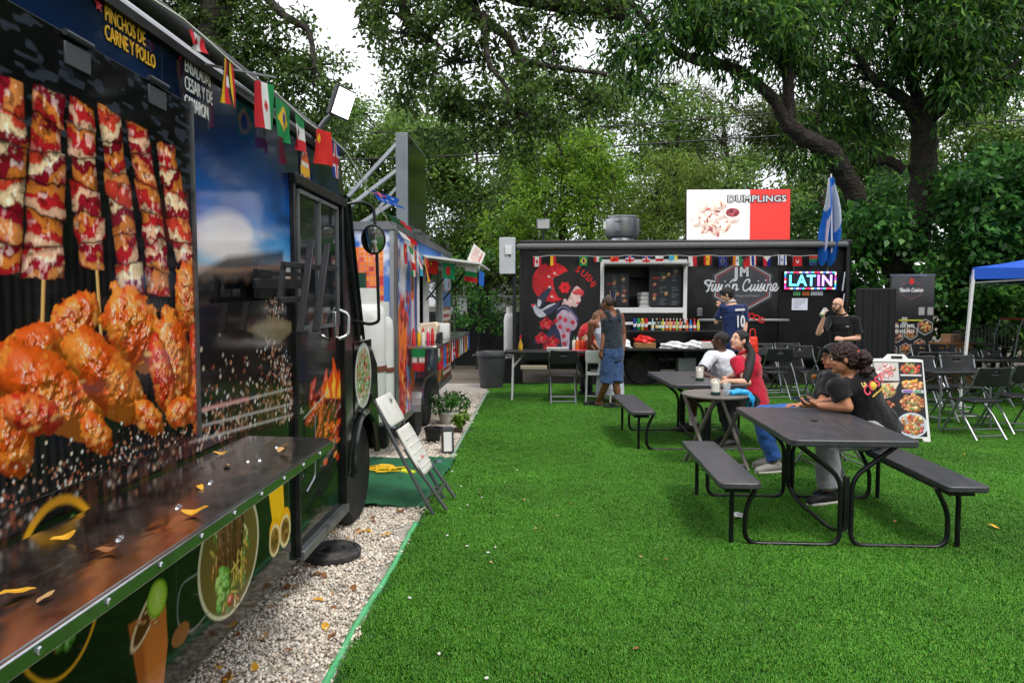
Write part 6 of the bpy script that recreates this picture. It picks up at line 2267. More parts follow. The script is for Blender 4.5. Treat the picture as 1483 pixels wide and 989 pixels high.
BS = [(919, (40, 60, 150), 1, 'tall blue can at the left end of the bottle shelf'), (924.5, (40, 150, 80), 1, 'green and red can second from the left on the bottle shelf'), (930, (206, 186, 60), 1, 'yellow can third from the left on the bottle shelf'),
      (935.5, (206, 30, 40), 1, 'red can on the bottle shelf right of the yellow can'), (945, (176, 200, 220), 0, 'clear pale blue bottle on the shelf right of the cans'), (951, (70, 60, 40), 0, 'dark brown bottle with white label on the shelf'), (955.5, (30, 80, 44), 0, 'dark green bottle on the shelf'),
      (960, (206, 190, 40), 0, 'yellow drink bottle on the shelf'), (965.5, (206, 84, 44), 0, 'orange red bottle right of the yellow one on the shelf'), (970.5, (220, 140, 30), 0, 'amber orange bottle in the middle of the shelf row'), (975.5, (196, 40, 44), 0, 'red bottle in the middle of the shelf row'),
      (980, (150, 180, 60), 0, 'lime green bottle on the shelf'), (985, (206, 96, 40), 0, 'orange bottle right of the lime green one'), (990, (40, 24, 22), 0, 'cola coloured bottle with red cap on the shelf'), (994.5, (214, 80, 30), 0, 'bright orange bottle beside the cola bottle'),
      (1000, (40, 110, 190), 0, 'blue sports drink bottle right of the white window frame'), (1005.5, (200, 40, 50), 0, 'red sports drink bottle right of the blue one'), (1011, (196, 200, 50), 0, 'yellow green sports drink at the right end of the row')]
for px, c_, k, lab in BS:
    bottle(at(px, 478, FY - .2).x, FY - .2, 1.066, c_, (226, 70, 40) if px > 996 else ((200, 40, 40) if c_[0] < 60 else (224, 224, 220)), lab, k, .225 if k else .22)
RS = random.Random(4)

def crumple(name, lab, cat, c, d, m, seed, grp=None):
    """Lumpy soft heap: bags, napkins, cloths."""
    bm = bmesh.new()
    bmesh.ops.create_icosphere(bm, subdivisions=3, radius=1)
    r = np.random.RandomState(seed)
    ph = r.rand(6) * 6.28
    for v in bm.verts:
        q = v.co
        f = 1 + .16 * math.sin(q.x * 5 + ph[0]) * math.sin(q.y * 6 + ph[1]) + .14 * math.sin(q.z * 7 + q.x * 4 + ph[2]) + .08 * math.sin(q.y * 13 + ph[3])
        q = q * f
        v.co = Vector((q.x * d[0] / 2, q.y * d[1] / 2, max(q.z, -.35) * d[2] / 1.35 + d[2] * .26))
    me = bpy.data.meshes.new(name)
    bm.to_mesh(me)
    bm.free()
    o = link_mesh(name, me, m)
    o.location = c
    tag(o, lab, cat, grp)
    return o

NAP = mat('napkin_white', (226, 226, 228), .8, var=.06)
LC = .746
crumple('napkin_pile', 'heap of white paper napkins left of the red bags', 'napkins', (1.55, FY - .32, LC), (.42, .3, .14), NAP, 1)
o = MB().box((2.0, FY - .32, LC + .05), (.38, .28, .10)).build('wicker_tray', mat('wicker', (150, 112, 70), .8, bump=.8, bscale=60, var=.25), bevel=.01)
tag(o, 'brown wicker tray under the red bags', 'tray')
crumple('red_bags', 'pile of bright red plastic bags on the wicker tray', 'bags', (2.0, FY - .32, LC + .1), (.36, .26, .14), mat('bag_red', (214, 34, 30), .35, var=.1), 2)
crumple('napkin_pile', 'spread white paper sheets right of the red bags', 'napkins', (2.55, FY - .36, LC), (.5, .34, .12), NAP, 3)
crumple('napkin_pile', 'white cloth hanging near the shelf end right of the paper sheets', 'napkins', (2.9, FY - .36, LC), (.4, .34, .13), NAP, 5)
o = MB().box((3.2, FY - .34, LC + .06), (.36, .26, .12)).build('basket', mat('basket_white', (214, 210, 206), .7, bump=.6, bscale=50), bevel=.01)
tag(o, 'white basket with red packets at the shelf end', 'basket')
for i in range(6):
    q = MB().box((3.08 + .05 * i, FY - .34 + .03 * (i % 2), LC + .125), (.05, .09, .02), (0, 0, i)).build('packet', mat('packet_red', (196, 36, 40), .5, var=0))
    tag(q, 'red sauce packet lying in the white basket', 'packet', 'red packets in the white basket')
o = MB().box((3.45, FY - .34, LC + .11), (.13, .1, .22)).build('napkin_box', WHITEP, bevel=.01)
tag(o, 'upright white napkin box at the right end of the lower shelf', 'napkin box')
# takeaway boxes on the window counter
for i in range(4):
    bx_ = MB().lathe([(.13, 0), (.15, .035), (.155, .04), (.155, .048), (.13, .085), (.05, .09)], 4, (2.07, FY + .22, 1.456 + .08 * i), Matrix.Rotation(R(45 + 6 * i), 3, 'Z')).build('takeaway_box', WHITEP, bevel=.008)
    tag(bx_, 'white foam takeaway box, %s of the stack in the far window' % ['lowest', 'second from below', 'third from below', 'topmost'][i], 'box', 'stack of foam boxes')
u = thing('utensil_cup', 'black cup holding blue and white spatulas in the far window', 'utensil cup', (1.46, FY + .1, 1.456))
MB().lathe([(.05, 0), (.06, .02), (.065, .16), (.06, .16), (.05, .03)], 14).build('cup', BLACKP, u)
for i in range(4):
    MB().bar((.02 * math.cos(i * 1.6), .02 * math.sin(i * 1.6), .04), (.06 * math.cos(i * 1.6), .05 * math.sin(i * 1.6), .36), .03, .008).build('spatula', mat('spatula_blue', (50, 80, 190), .4, var=0) if i % 2 else WHITEP, u)
# gas bottle at the truck's left end, and grey rubbish bin
g_ = thing('propane_cylinder', 'white gas cylinder behind the left post of the far truck', 'gas cylinder', (FX0 - .24, FY + .32, .5))
MB().lathe([(.10, 0), (.12, .05), (.12, .75), (.10, .85), (.05, .9)], 20).build('tank', GAS, g_)
MB().lathe([(.07, .88), (.07, 1.0), (.06, 1.0), (.06, .9)], 14).build('collar', GAS, g_)
MB().box((0, 0, -.24), (.5, .4, .48)).build('stand', BLACKP, g_)
bn = thing('rubbish_bin', 'large grey round rubbish bin at the far left corner of the turf', 'bin', (-.84, 12.9, 0))
BG = mat('bin_grey', (66, 68, 72), .55, var=.2, dirt=(110, 104, 96), damt=.35)
MB().lathe([(.20, 0), (.21, .02), (.26, .58), (.285, .6), (.285, .66), (.27, .68), (.25, .66), (.19, .06), (.01, .05)], 28).build('bucket', BG, bn, ang=40)
for s in (-1, 1):
    MB().tube(bent([(s * .27, -.07, .62), (s * .34, -.07, .6), (s * .34, .07, .6), (s * .27, .07, .62)], .03), .015, 6).build('handle', BG, bn)
# ================================================================== FURNITURE
def streak_mat(name, col, rough, col2, amt=.6, spec=.5):
    """Moulded plastic with a fine wood grain."""
    m = bpy.data.materials.new(name)
    m.use_nodes = True
    n, L = m.node_tree.nodes, m.node_tree.links.new
    p = n['Principled BSDF']
    t = n.new('ShaderNodeTexCoord')
    mp = n.new('ShaderNodeMapping')
    mp.inputs['Scale'].default_value = (34, 2.2, 20)
    L(t.outputs['Object'], mp.inputs['Vector'])
    w = n.new('ShaderNodeTexNoise')
    w.inputs['Scale'].default_value = 2.2
    w.inputs['Detail'].default_value = 7
    w.inputs['Distortion'].default_value = .7
    L(mp.outputs['Vector'], w.inputs['Vector'])
    r = n.new('ShaderNodeValToRGB')
    r.color_ramp.elements[0].position, r.color_ramp.elements[1].position = .36, .68
    r.color_ramp.elements[0].color, r.color_ramp.elements[1].color = S(*col), S(*col2)
    L(w.outputs['Fac'], r.inputs['Fac'])
    w3 = n.new('ShaderNodeTexNoise')
    w3.inputs['Scale'].default_value = 3.2
    w3.inputs['Detail'].default_value = 9
    w3.inputs['Roughness'].default_value = .72
    L(t.outputs['Object'], w3.inputs['Vector'])
    q3 = n.new('ShaderNodeMapRange')
    q3.inputs['From Min'].default_value, q3.inputs['From Max'].default_value, q3.inputs['To Max'].default_value = .52, .72, .4
    L(w3.outputs['Fac'], q3.inputs['Value'])
    m3 = n.new('ShaderNodeMixRGB')
    L(q3.outputs['Result'], m3.inputs['Fac'])
    L(r.outputs['Color'], m3.inputs['Color1'])
    m3.inputs['Color2'].default_value = S(104, 98, 98)
    L(m3.outputs['Color'], p.inputs['Base Color'])
    mr = n.new('ShaderNodeMapRange')
    mr.inputs['To Min'].default_value, mr.inputs['To Max'].default_value = rough - .1, rough + .12
    L(w.outputs['Fac'], mr.inputs['Value'])
    L(mr.outputs['Result'], p.inputs['Roughness'])
    p.inputs['Specular IOR Level'].default_value = spec
    b = n.new('ShaderNodeBump')
    b.inputs['Strength'].default_value = .25
    b.inputs['Distance'].default_value = .004
    L(w.outputs['Fac'], b.inputs['Height'])
    L(b.outputs['Normal'], p.inputs['Normal'])
    return m

TOPM = streak_mat('table_grey', (50, 50, 54), .36, (70, 69, 73))
SEATM = streak_mat('bench_grey', (50, 51, 56), .36, (70, 70, 75))
PIPE = mat('pipe_black', (22, 23, 25), .3, .2, var=.2, dirt=(80, 80, 80), damt=.2)

def rrect(wd, ln, r, n=4):
    out = []
    for cx, cy, a0 in ((wd / 2 - r, ln / 2 - r, 0), (-wd / 2 + r, ln / 2 - r, 90), (-wd / 2 + r, -ln / 2 + r, 180), (wd / 2 - r, -ln / 2 + r, 270)):
        out += [(cx + r * math.cos(R(a0 + 90 * i / n)), cy + r * math.sin(R(a0 + 90 * i / n))) for i in range(n + 1)]
    return out

def picnic(label, loc, rz):
    t = thing('picnic_table', label, 'picnic table', loc, rz, 'picnic tables on the turf')
    MB().prism(rrect(.80, 1.38, .05), (0, 0, .685), (1, 0, 0), (0, 1, 0), .045).build('table_top', TOPM, t, bevel=.008)
    MB().lathe([(.024, .0), (.024, .004), (.016, .004), (.016, .001)], 16, (0, .02, .7305)).build('parasol_hole', mat('hole_black', (8, 8, 9), .6, var=0), t)
    for s in (-1, 1):
        MB().prism(rrect(.27, 1.36, .04), (s * .70, 0, .405), (1, 0, 0), (0, 1, 0), .04).build('bench_seat', SEATM, t, bevel=.008)
        MB().box((s * .70, 0, .385), (.16, 1.2, .04)).build('bench_rail', PIPE, t)
        for y in (-.56, .56):
            MB().tube(bent([(s * .33, y, .69), (s * .035, y, .46), (s * .035, y, .018), (s * .64, y, .018), (s * .64, y, .25), (s * .56, y, .405)], .09, 6), .016, 10).build('leg_tube', PIPE, t)
            MB().tube(bent([(s * .70, y + .03, .40), (s * .72, y + .03, .34), (s * .72, y + .03, .0)], .05), .016, 10).build('leg', PIPE, t)
    for y in (-.56, .56):
        MB().box((0, y, .30), (.035, .03, .34)).build('clamp_plate', PIPE, t, bevel=.004)
    MB().tube(bent([(0, -.56, .12), (0, -.35, .05), (0, .35, .05), (0, .56, .12)], .12), .014, 8).build('long_brace', PIPE, t)
    return t

picnic('near dark grey picnic table with attached benches, two people in black sitting at it', (2.02, 5.08, .004), R(-1.5))
picnic('farther dark grey picnic table with a candle jar on it', (1.80, 8.02, .004), R(2))

# round folding table
t = thing('round_table', 'small round slatted folding table between the picnic tables', 'table', (1.72, 6.72, .004), R(20))
RT = mat('taupe_slat', (112, 104, 98), .5, var=.12)
for i in range(6):
    x0 = -.30 + .1 * i
    xs_ = [x0 + .004 + (.092) * k / 4 for k in range(5)]
    top = [(x, math.sqrt(max(.001, .30 ** 2 - min(.2999, abs(x)) ** 2))) for x in xs_]
    poly = top[::-1] + [(x, -y) for x, y in top]
    MB().prism(poly, (0, 0, .70), (1, 0, 0), (0, 1, 0), .018).build('slat', RT, t, smooth=False)
MB().tube([(.305 * math.cos(R(a)), .305 * math.sin(R(a)), .708) for a in range(0, 361, 12)], .014, 8).build('rim', RT, t)
for s in (-1, 1):
    MB().bar((s * .2, -.26, 0), (s * .2, .24, .70), .03, .02).build('leg', RT, t)
    MB().bar((s * .17, .26, 0), (s * .17, -.24, .70), .03, .02).build('leg', RT, t)
MB().bar((-.2, -.22, .06), (.2, -.22, .06), .02, .02).build('foot_bar', RT, t)
MB().bar((-.17, .22, .06), (.17, .22, .06), .02, .02).build('foot_bar', RT, t)

# ---- folding chairs
CHB = mat('chair_black', (30, 31, 33), .42, var=.12)
CHG = mat('chair_tube', (136, 138, 142), .35, .7, var=.1)

def holed_panel(name, wd, ht, hole, m, parent, M, curve=.03, nu=28, nv=16, thick=.016, rounding=.05):
    """Curved plastic panel with an oval hand hole; M maps (x, 0, z) to its place."""
    bm = bmesh.new()
    g_ = [[None] * (nu + 1) for _ in range(nv + 1)]
    for j in range(nv + 1):
        for i in range(nu + 1):
            x, z_ = (i / nu - .5) * wd, (j / nv - .5) * ht
            k = 1 - rounding / wd * 2 * max(0, abs(z_) / (ht / 2) - .55) ** 2 * 2.2
            g_[j][i] = bm.verts.new(M @ Vector((x * k, curve * (1 - (2 * x / wd) ** 2), z_)))
    for j in range(nv):
        for i in range(nu):
            x, z_ = ((i + .5) / nu - .5) * wd, ((j + .5) / nv - .5) * ht
            if hole and ((x - hole[0]) / hole[2]) ** 2 + ((z_ - hole[1]) / hole[3]) ** 2 < 1:
                continue
            bm.faces.new((g_[j][i], g_[j][i + 1], g_[j + 1][i + 1], g_[j + 1][i]))
    bmesh.ops.delete(bm, geom=[v for v in bm.verts if not v.link_faces], context='VERTS')
    me = bpy.data.meshes.new(name)
    bm.to_mesh(me)
    bm.free()
    me.polygons.foreach_set('use_smooth', [True] * len(me.polygons))
    o = link_mesh(name, me, m, parent)
    sd_ = o.modifiers.new('solid', 'SOLIDIFY')
    sd_.thickness = thick
    sd_.offset = 0
    return o

def folding_chair(name, label, loc, rz, grp, shell=CHB, tube=CHG):
    """Faces local -Y."""
    t = thing(name, label, 'chair', loc, rz, grp)
    holed_panel('backrest', .44, .22, (0, .045, .055, .02), shell, t, Matrix.Translation((0, .235, .74)) @ Matrix.Rotation(R(-12), 4, 'X'), curve=.03)
    MB().prism(rrect(.40, .40, .05), (0, -.01, .425), (1, 0, 0), (0, 1, .02), .025).build('seat', shell, t, bevel=.008)
    for s in (-1, 1):
        MB().tube([(s * .215, -.27, 0), (s * .215, -.02, .40), (s * .215, .2, .66), (s * .215, .27, .84)], .0125, 8).build('leg', tube, t)
        MB().tube([(s * .19, .26, 0), (s * .19, .05, .26), (s * .19, -.14, .425)], .0125, 8).build('leg', tube, t)
    MB().tube([(-.215, -.235, .055), (.215, -.235, .055)], .009, 6).build('stretcher', tube, t)
    MB().tube([(-.19, .22, .05), (.19, .22, .05)], .009, 6).build('stretcher', tube, t)
    MB().tube([(-.19, .16, .12), (.19, .16, .12)], .008, 6).build('stretcher', tube, t)
    return t

def gpos(px, Y):
    p = at(px, 437, Y)
    return (p.x, Y, .008)

ch0 = folding_chair('folding_chair', 'nearest black folding chair on the right, its back to the camera', gpos(1418, 8.35), R(190), 'folding chairs around the right tables')
for px, Y, a, lab in [(1474, 8.75, 186, 'black folding chair cut by the right picture edge, next to the nearest one'),
                      (1352, 9.55, 8, 'black folding chair right of the food poster board, facing the camera across the small table'),
                      (1402, 9.75, -6, 'second black folding chair facing the camera behind the small table'),
                      (1338, 10.9, 184, 'black folding chair with its back to the camera, left end of the long table'),
                      (1371, 10.8, 178, 'black folding chair with its back to the camera, second along the long table'),
                      (1352, 12.3, 4, 'far black folding chair facing the camera below the banner'),
                      (1378, 12.2, -4, 'far black folding chair in front of the wooden crate'),
                      (1430, 11.3, 28, 'black folding chair turned sideways in front of the shopping cart'),
                      (1462, 11.0, 24, 'black folding chair turned sideways at the right end of the long table')]:
    dup(ch0, gpos(px, Y), R(a), lab)
ch1 = dup(ch0, gpos(1122, 11.6), R(184), 'black folding chair with its back to the camera behind the woman in red')
for px, Y, a, lab in [(1170, 11.8, 4, 'grey looking folding chair facing the camera behind the person in the cap'),
                      (1110, 12.45, 2, 'folding chair against the far truck, left one of two'), (1148, 12.5, -3, 'folding chair against the far truck, right one of two'),
                      (1196, 11.55, 186, 'black folding chair partly hidden by the person in the cap')]:
    q = dup(ch1, gpos(px, Y), R(a), lab)
    q['group'] = 'folding chairs beside the far truck'
ch1['group'] = 'folding chairs beside the far truck'
ch2 = dup(ch0, (.42, 10.98, .008), R(180), 'black folding chair with pale legs pushed under the order table')
ch2['group'] = 'chairs at the order table'

def folding_table(label, loc, rz, wd, ln, h=.73, topm=CHB, legm=CHG, grp=None):
    t = thing('folding_table', label, 'folding table', loc, rz, grp)
    MB().prism(rrect(ln, wd, .03), (0, 0, h - .04), (1, 0, 0), (0, 1, 0), .04).build('table_top', topm, t, bevel=.008)
    for s in (-1, 1):
        for y in (-1, 1):
            MB().tube([(s * (ln / 2 - .14), y * (wd / 2 - .06), h - .04), (s * (ln / 2 - .12), y * (wd / 2 - .05), 0)], .0135, 8).build('leg', legm, t)
            MB().tube([(s * (ln / 2 - .125), y * (wd / 2 - .055), h * .66), (s * (ln / 2 - .34), 0, h - .04)], .009, 6).build('brace', legm, t)
        MB().tube([(s * (ln / 2 - .125), -wd / 2 + .055, .14), (s * (ln / 2 - .125), wd / 2 - .055, .14)], .011, 6).build('stretcher', legm, t)
    return t

folding_table('small black folding table beside the nearest right chair', gpos(1384, 9.05), R(4), .6, .9, grp='black folding tables')
folding_table('long black folding table in front of the shopping cart', gpos(1400, 10.95), R(-6), .65, 1.85, grp='black folding tables')
folding_table('long black order table with white legs below the sushi print', (.36, 11.35, .008), R(0), .55, 1.75, .80, legm=WHITEM, grp='black folding tables')
# white stool-like chair beside the order table
t = thing('white_chair', 'white plastic chair with tubular legs at the end of the order table', 'chair', (.98, 11.05, .008), R(175), 'chairs at the order table')
holed_panel('backrest', .4, .2, None, WHITEP, t, Matrix.Translation((0, .2, .74)) @ Matrix.Rotation(R(-8), 4, 'X'), curve=.03)
MB().prism(rrect(.4, .4, .06), (0, 0, .44), (1, 0, 0), (0, 1, 0), .03).build('seat', WHITEP, t, bevel=.01)
for s in (-1, 1):
    MB().tube([(s * .19, -.2, 0), (s * .17, -.17, .44)], .013, 8).build('leg', WHITEM, t)
    MB().tube([(s * .19, .22, 0), (s * .18, .17, .44), (s * .18, .21, .82)], .013, 8).build('leg', WHITEM, t)
MB().tube([(-.18, .19, .12), (.18, .19, .12)], .01, 6).build('stretcher', WHITEM, t)

# folded chair leaning on the front truck's nose
base = Vector((-.745, 5.3, .0))
dr = Vector((-.47, .02, .86)).normalized()
yv = Vector((0.06, 1, 0)).normalized()
nr = yv.cross(dr).normalized()
if nr.x < 0:
    nr = -nr
t = thing('folded_chair', 'folded chair with white seat and back leaning against the front truck nose', 'chair', base)
GT = mat('chair_dark_tube', (92, 94, 96), .4, .6, var=.1)
for s in (-1, 1):
    MB().tube([yv * (s * .21), yv * (s * .21) + dr * .55, yv * (s * .2) + dr * .98 + nr * .02], .0135, 8).build('leg', GT, t)
    MB().tube([yv * (s * .17) + nr * .05 + Vector((.05, .0, 0)) + dr * .02, yv * (s * .17) + nr * .035 + dr * .55], .0135, 8).build('leg', GT, t)
MB().tube([yv * -.21 + dr * .14, yv * .21 + dr * .14], .009, 6).build('stretcher', GT, t)
MB().tube([yv * -.17 + nr * .05 + Vector((.05, 0, 0)) + dr * .16, yv * .17 + nr * .05 + Vector((.05, 0, 0)) + dr * .16], .009, 6).build('stretcher', GT, t)
Mc = Matrix((yv, nr, dr)).transposed().to_4x4()
CW = mat('chair_white', (216, 214, 206), .45, var=.05, dirt=(140, 136, 126), damt=.3, dscale=5)
holed_panel('backrest', .42, .24, (0, .05, .05, .018), CW, t, Matrix.Translation(dr * .86 + nr * .03) @ Mc, curve=.035)
o = holed_panel('seat', .36, .40, None, CW, t, Matrix.Translation(dr * .50 + nr * .05) @ Mc, curve=.012, thick=.025)
for i in range(5):
    MB().tube([yv * -.14 + dr * (.36 + .06 * i) + nr * .072, yv * .14 + dr * (.36 + .06 * i) + nr * .072], .006, 6).build('seat_rib', CW, o)
MB().box(dr * .42 + nr * .075, (.004, .07, .018), Matrix((nr, yv, dr)).transposed()).build('red_label', mat('label_red', (206, 70, 60), .5, var=0), o)

# ================================================================== SIGNS, TENT, CART
def food(cv, x0, y0, x1, y1, seed, pal, n=26, plate=None, sz=.16):
    r = np.random.RandomState(seed)
    cx, cy, rx, ry = (x0 + x1) / 2, (y0 + y1) / 2, (x1 - x0) / 2, (y1 - y0) / 2
    if plate:
        cv.ell(cx, cy, rx, ry, plate)
        cv.ell(cx, cy, rx * .9, ry * .9, tuple(int(q * .85) for q in plate))
    for i in range(n):
        a, d = r.rand() * 6.28, math.sqrt(r.rand()) * .78
        cv.blob(cx + rx * d * math.cos(a), cy + ry * d * math.sin(a), rx * sz * (1 + r.rand()), ry * sz * (1 + r.rand()), r.rand() * 180, pal[r.randint(len(pal))], seed=i + seed, bump=.9, bs=2.2, edge=.4, gloss=.5, second=pal[r.randint(len(pal))], char=.25, amb=.45)

WARM = [(206, 120, 50), (226, 160, 80), (176, 70, 40), (236, 200, 130), (196, 50, 40), (90, 140, 60), (150, 84, 44)]
# A-frame food poster board
t = thing('poster_board', 'white A-frame board with food photographs behind the woman in black', 'sign board', (4.2, 8.28, .006), R(-9))
FW, FH = .60, 1.02

def aboard(sgn, nm):
    lv = Vector((0, sgn * .27, .96)).normalized()
    nrm = Vector((1, 0, 0)).cross(lv)
    off = Vector((0, -sgn * .30, 0))
    outline = [(-FW / 2, 0), (-FW / 2 + .07, 0), (-FW / 2 + .09, .05), (FW / 2 - .09, .05), (FW / 2 - .07, 0), (FW / 2, 0), (FW / 2 - .02, FH - .06), (.13, FH - .055), (.085, FH), (-.085, FH), (-.13, FH - .055), (-FW / 2 + .02, FH - .06)]
    MB().prism(outline, off, (1, 0, 0), lv, -.03 * sgn).build(nm, WHITEP, t, bevel=.006)
    return off, lv, nrm

off, lv, nrm = aboard(1, 'front_panel')
aboard(-1, 'rear_panel')
cv = Canvas(FW - .07, FH - .165, .006, (28, 29, 33))
pw, ph = cv.w, cv.h
r = np.random.RandomState(2)
cv.rect(.01, ph * .74, pw * .52, ph * .99, (206, 200, 196))
food(cv, .02, ph * .76, pw * .5, ph * .98, 1, [(226, 120, 120), (206, 60, 60), (240, 214, 206), (196, 170, 150)], 30)
cv.poly([(.0, ph * .46), (pw * .34, ph * .52), (pw * .52, ph * .72), (pw * .1, ph * .70)], (226, 206, 190))
food(cv, .02, ph * .5, pw * .5, ph * .72, 2, [(206, 130, 60), (226, 80, 50), (236, 214, 150), (120, 160, 70)], 34)
food(cv, pw * .53, ph * .82, pw * 1.0, ph * 1.0, 3, [(200, 40, 40), (60, 140, 60), (226, 110, 60)], 44)
cv.rect(pw * .55, ph * .81, pw * .97, ph * .83, (226, 226, 226))
food(cv, pw * .55, ph * .6, pw * 1.02, ph * .78, 4, [(226, 130, 40), (236, 180, 60), (206, 70, 40), (240, 220, 160)], 40)
cv.rect(pw * .56, ph * .58, pw * .99, ph * .62, (214, 210, 220))
cv.rect(pw * .58, ph * .585, pw * .78, ph * .61, (120, 60, 170))
cv.rect(pw * .8, ph * .585, pw * .95, ph * .61, (60, 150, 80))
food(cv, pw * .46, ph * .3, pw * 1.04, ph * .6, 5, WARM, 110, sz=.1)
food(cv, pw * .42, -.01, pw * 1.02, ph * .31, 6, WARM, 110, plate=(214, 222, 232), sz=.1)
food(cv, .0, ph * .3, pw * .45, ph * .47, 7, [(196, 84, 40), (160, 60, 34), (226, 140, 80)], 24)
food(cv, pw * .02, ph * .03, pw * .42, ph * .26, 8, WARM, 34)
cv.stroke([(pw * .3, .01), (pw * .42, ph * .22)], .02, (236, 232, 226))
cv.build('poster_print', off + lv * .075 + nrm * .004 + Vector((-pw / 2, 0, 0)), (1, 0, 0), lv, PRINT, t)
MB().box(off + lv * (FH - .035) + nrm * .002, (.12, .012, .032), Matrix((Vector((1, 0, 0)), nrm, lv)).transposed()).build('hand_hole', mat('hole_black', (8, 8, 9)), t, bevel=.006)

# roll-up banner
bx0, by0 = 6.44, 12.95
t = thing('roll_up_banner', 'tall black roll up banner with six sided food pictures beside the hedge', 'banner', (bx0 + .37, by0, .0), R(-3))
BW, BH = .75, 1.72
cv = Canvas(BW, BH, .0085, (30, 31, 34))
cv.paint((slice(None), slice(None)), sstep(.9, 1.72, cv.Y) * (.25 + .3 * fbm(cv.X * 3, cv.Y * 2, 3, 4)), (120, 120, 124))
hx = [(-.0, .17), (.17, .08), (.17, -.1), (0, -.19), (-.17, -.1), (-.17, .08)]
cv.poly([(.36 + x * 1.05, 1.46 + y * .95) for x, y in hx], (150, 96, 90))
cv.poly([(.36 + x, 1.46 + y * .9) for x, y in hx], (66, 66, 70))
cv.curve([(.36, 1.68), (.41, 1.6), (.36, 1.55), (.32, 1.6)], (214, 50, 46))
for q in script:
    cv.stroke([(.36 + (x - 580) * .00046, 1.45 - (y - 430) * .00046) for x, y in q], .013, (220, 220, 222), smooth=3)
food_i = 0
for x, y, s_ in [(.12, .62, .13), (.37, .68, .135), (.62, .78, .15), (.04, .36, .11), (.28, .38, .115), (.53, .46, .115), (.16, .12, .13), (.42, .16, .115), (.66, .24, .10), (.75, .48, .07), (.60, .02, .09)]:
    h6 = [(x + s_ * math.sin(k * math.pi / 3), y + s_ * math.cos(k * math.pi / 3)) for k in range(6)]
    cv.poly(h6, (190, 190, 192))
    cv.poly([(x + (a - x) * .9, y + (b - y) * .9) for a, b in h6], (70, 56, 48))
    food(cv, x - s_ * .85, y - s_ * .8, x + s_ * .85, y + s_ * .8, 60 + food_i, WARM if food_i % 3 else [(196, 120, 90), (226, 190, 160), (120, 60, 50)], 22, sz=.16)
    food_i += 1
cv.rect(.02, .80, .13, .86, (196, 130, 96))
for x in (.5, .65, .2):                                   # plain pale squares
    yy = 1.0 if x > .3 else .82
    cv.rect(x, yy, x + .1, yy + .14, (170, 170, 168))
cv.build('banner_print', (-BW / 2, -.046, .36), (1, 0, 0), (0, 0, 1), PRINTM, t, shape=lambda x, y: .012 * np.sin(x * 7 + y))
MB().box((0, -.01, .34 + BH / 2), (BW, .02, BH)).build('banner_back', mat('banner_grey', (90, 90, 92), .7), t)
MB().box((0, -.02, .36 + BH), (BW + .03, .045, .035)).build('top_bar', ALU, t)
MB().box((0, 0, .31), (BW + .04, .14, .08)).box((0, 0, .14), (.5, .3, .28)).build('base', GREYM, t, bevel=.01)
MB().box((-.02, -.062, 1.265), (.42, .004, .022)).build('yellow_line', mat('print_lime', (196, 196, 50), .5, var=0), t)
for k, s_ in enumerate(('786 334 9975', '786 675 9415')):
    lettering(s_, .085, (-.14, -.062, 1.13 - .095 * k), (1, 0, 0), (0, 0, 1), WHT, t, wx=.78, offset=.002)

# black curtain screen
t = thing('black_screen', 'plain black cloth screen left of the tall banner', 'screen', (6.1, 12.75, 0))
s, tt = np.meshgrid(np.linspace(0, 1, 50), np.linspace(0, 1, 20))
P = np.stack([-.34 + .68 * s, .02 * np.sin(s * 19) * (1 - tt * .6) + .012 * np.sin(s * 47 + 2), .03 + 1.8 * tt], -1)
C = np.zeros(s.shape + (3,)) + lin((24, 25, 27))
grid_obj('cloth', P, C, print_mat('black_cloth', .9), t)
for x in (-.34, .34):
    MB().tube([(x, .03, 0), (x, .03, 1.84)], .014, 8).build('post', BLACKP, t)
MB().tube([(-.34, .03, 1.83), (.34, .03, 1.83)], .012, 8).build('top_rail', BLACKP, t)

# blue canopy tent
c4 = [Vector((6.4, 10.5, 0)), Vector((8.95, 9.0, 0)), Vector((10.45, 11.6, 0)), Vector((7.95, 13.1, 0))]
cen = sum(c4, Vector()) / 4
t = thing('canopy_tent', 'blue pop up canopy tent at the right edge', 'tent', cen)
TB = mat('tent_blue', (22, 84, 196), .6, var=.1, bump=.15, bscale=6)
cp = [q - cen for q in c4]
zt, zp, zv = 2.10, 2.52, 1.93
mb = MB()
V, F = [], []
pk = Vector((0, 0, zp))
N_ = 10
for i in range(4):
    a, b = cp[i], cp[(i + 1) % 4]
    for u in range(N_):
        for v in range(N_):
            def pt(uu, vv):
                e = a + (b - a) * (uu / N_)
                k = vv / N_
                z = zt + (zp - zt) * k - .09 * math.sin(k * math.pi) * (1 - .35 * abs(2 * uu / N_ - 1)) - .03 * (1 - k) * math.sin(uu / N_ * math.pi)
                return Vector((e.x * (1 - k), e.y * (1 - k), z))
            mb.add([pt(u, v), pt(u + 1, v), pt(u + 1, v + 1), pt(u, v + 1)], [(0, 1, 2, 3)])
o = mb.build('canopy', TB, t, ang=60)
mb = MB()
for i in range(4):
    a, b = cp[i], cp[(i + 1) % 4]
    for u in range(N_):
        p, q = a + (b - a) * (u / N_), a + (b - a) * ((u + 1) / N_)
        s0, s1 = .03 * math.sin(u / N_ * math.pi), .03 * math.sin((u + 1) / N_ * math.pi)
        mb.add([(p.x * 1.003, p.y * 1.003, zv), (q.x * 1.003, q.y * 1.003, zv), (q.x * 1.003, q.y * 1.003, zt - s1), (p.x * 1.003, p.y * 1.003, zt - s0)], [(0, 1, 2, 3)])
mb.build('valance', TB, o, ang=60)
for q in cp:
    MB().bar((q.x * 1.06, q.y * 1.02, 0), (q.x * .99, q.y * .99, zt - .03), .035, .035).build('leg', WHITEM, t)
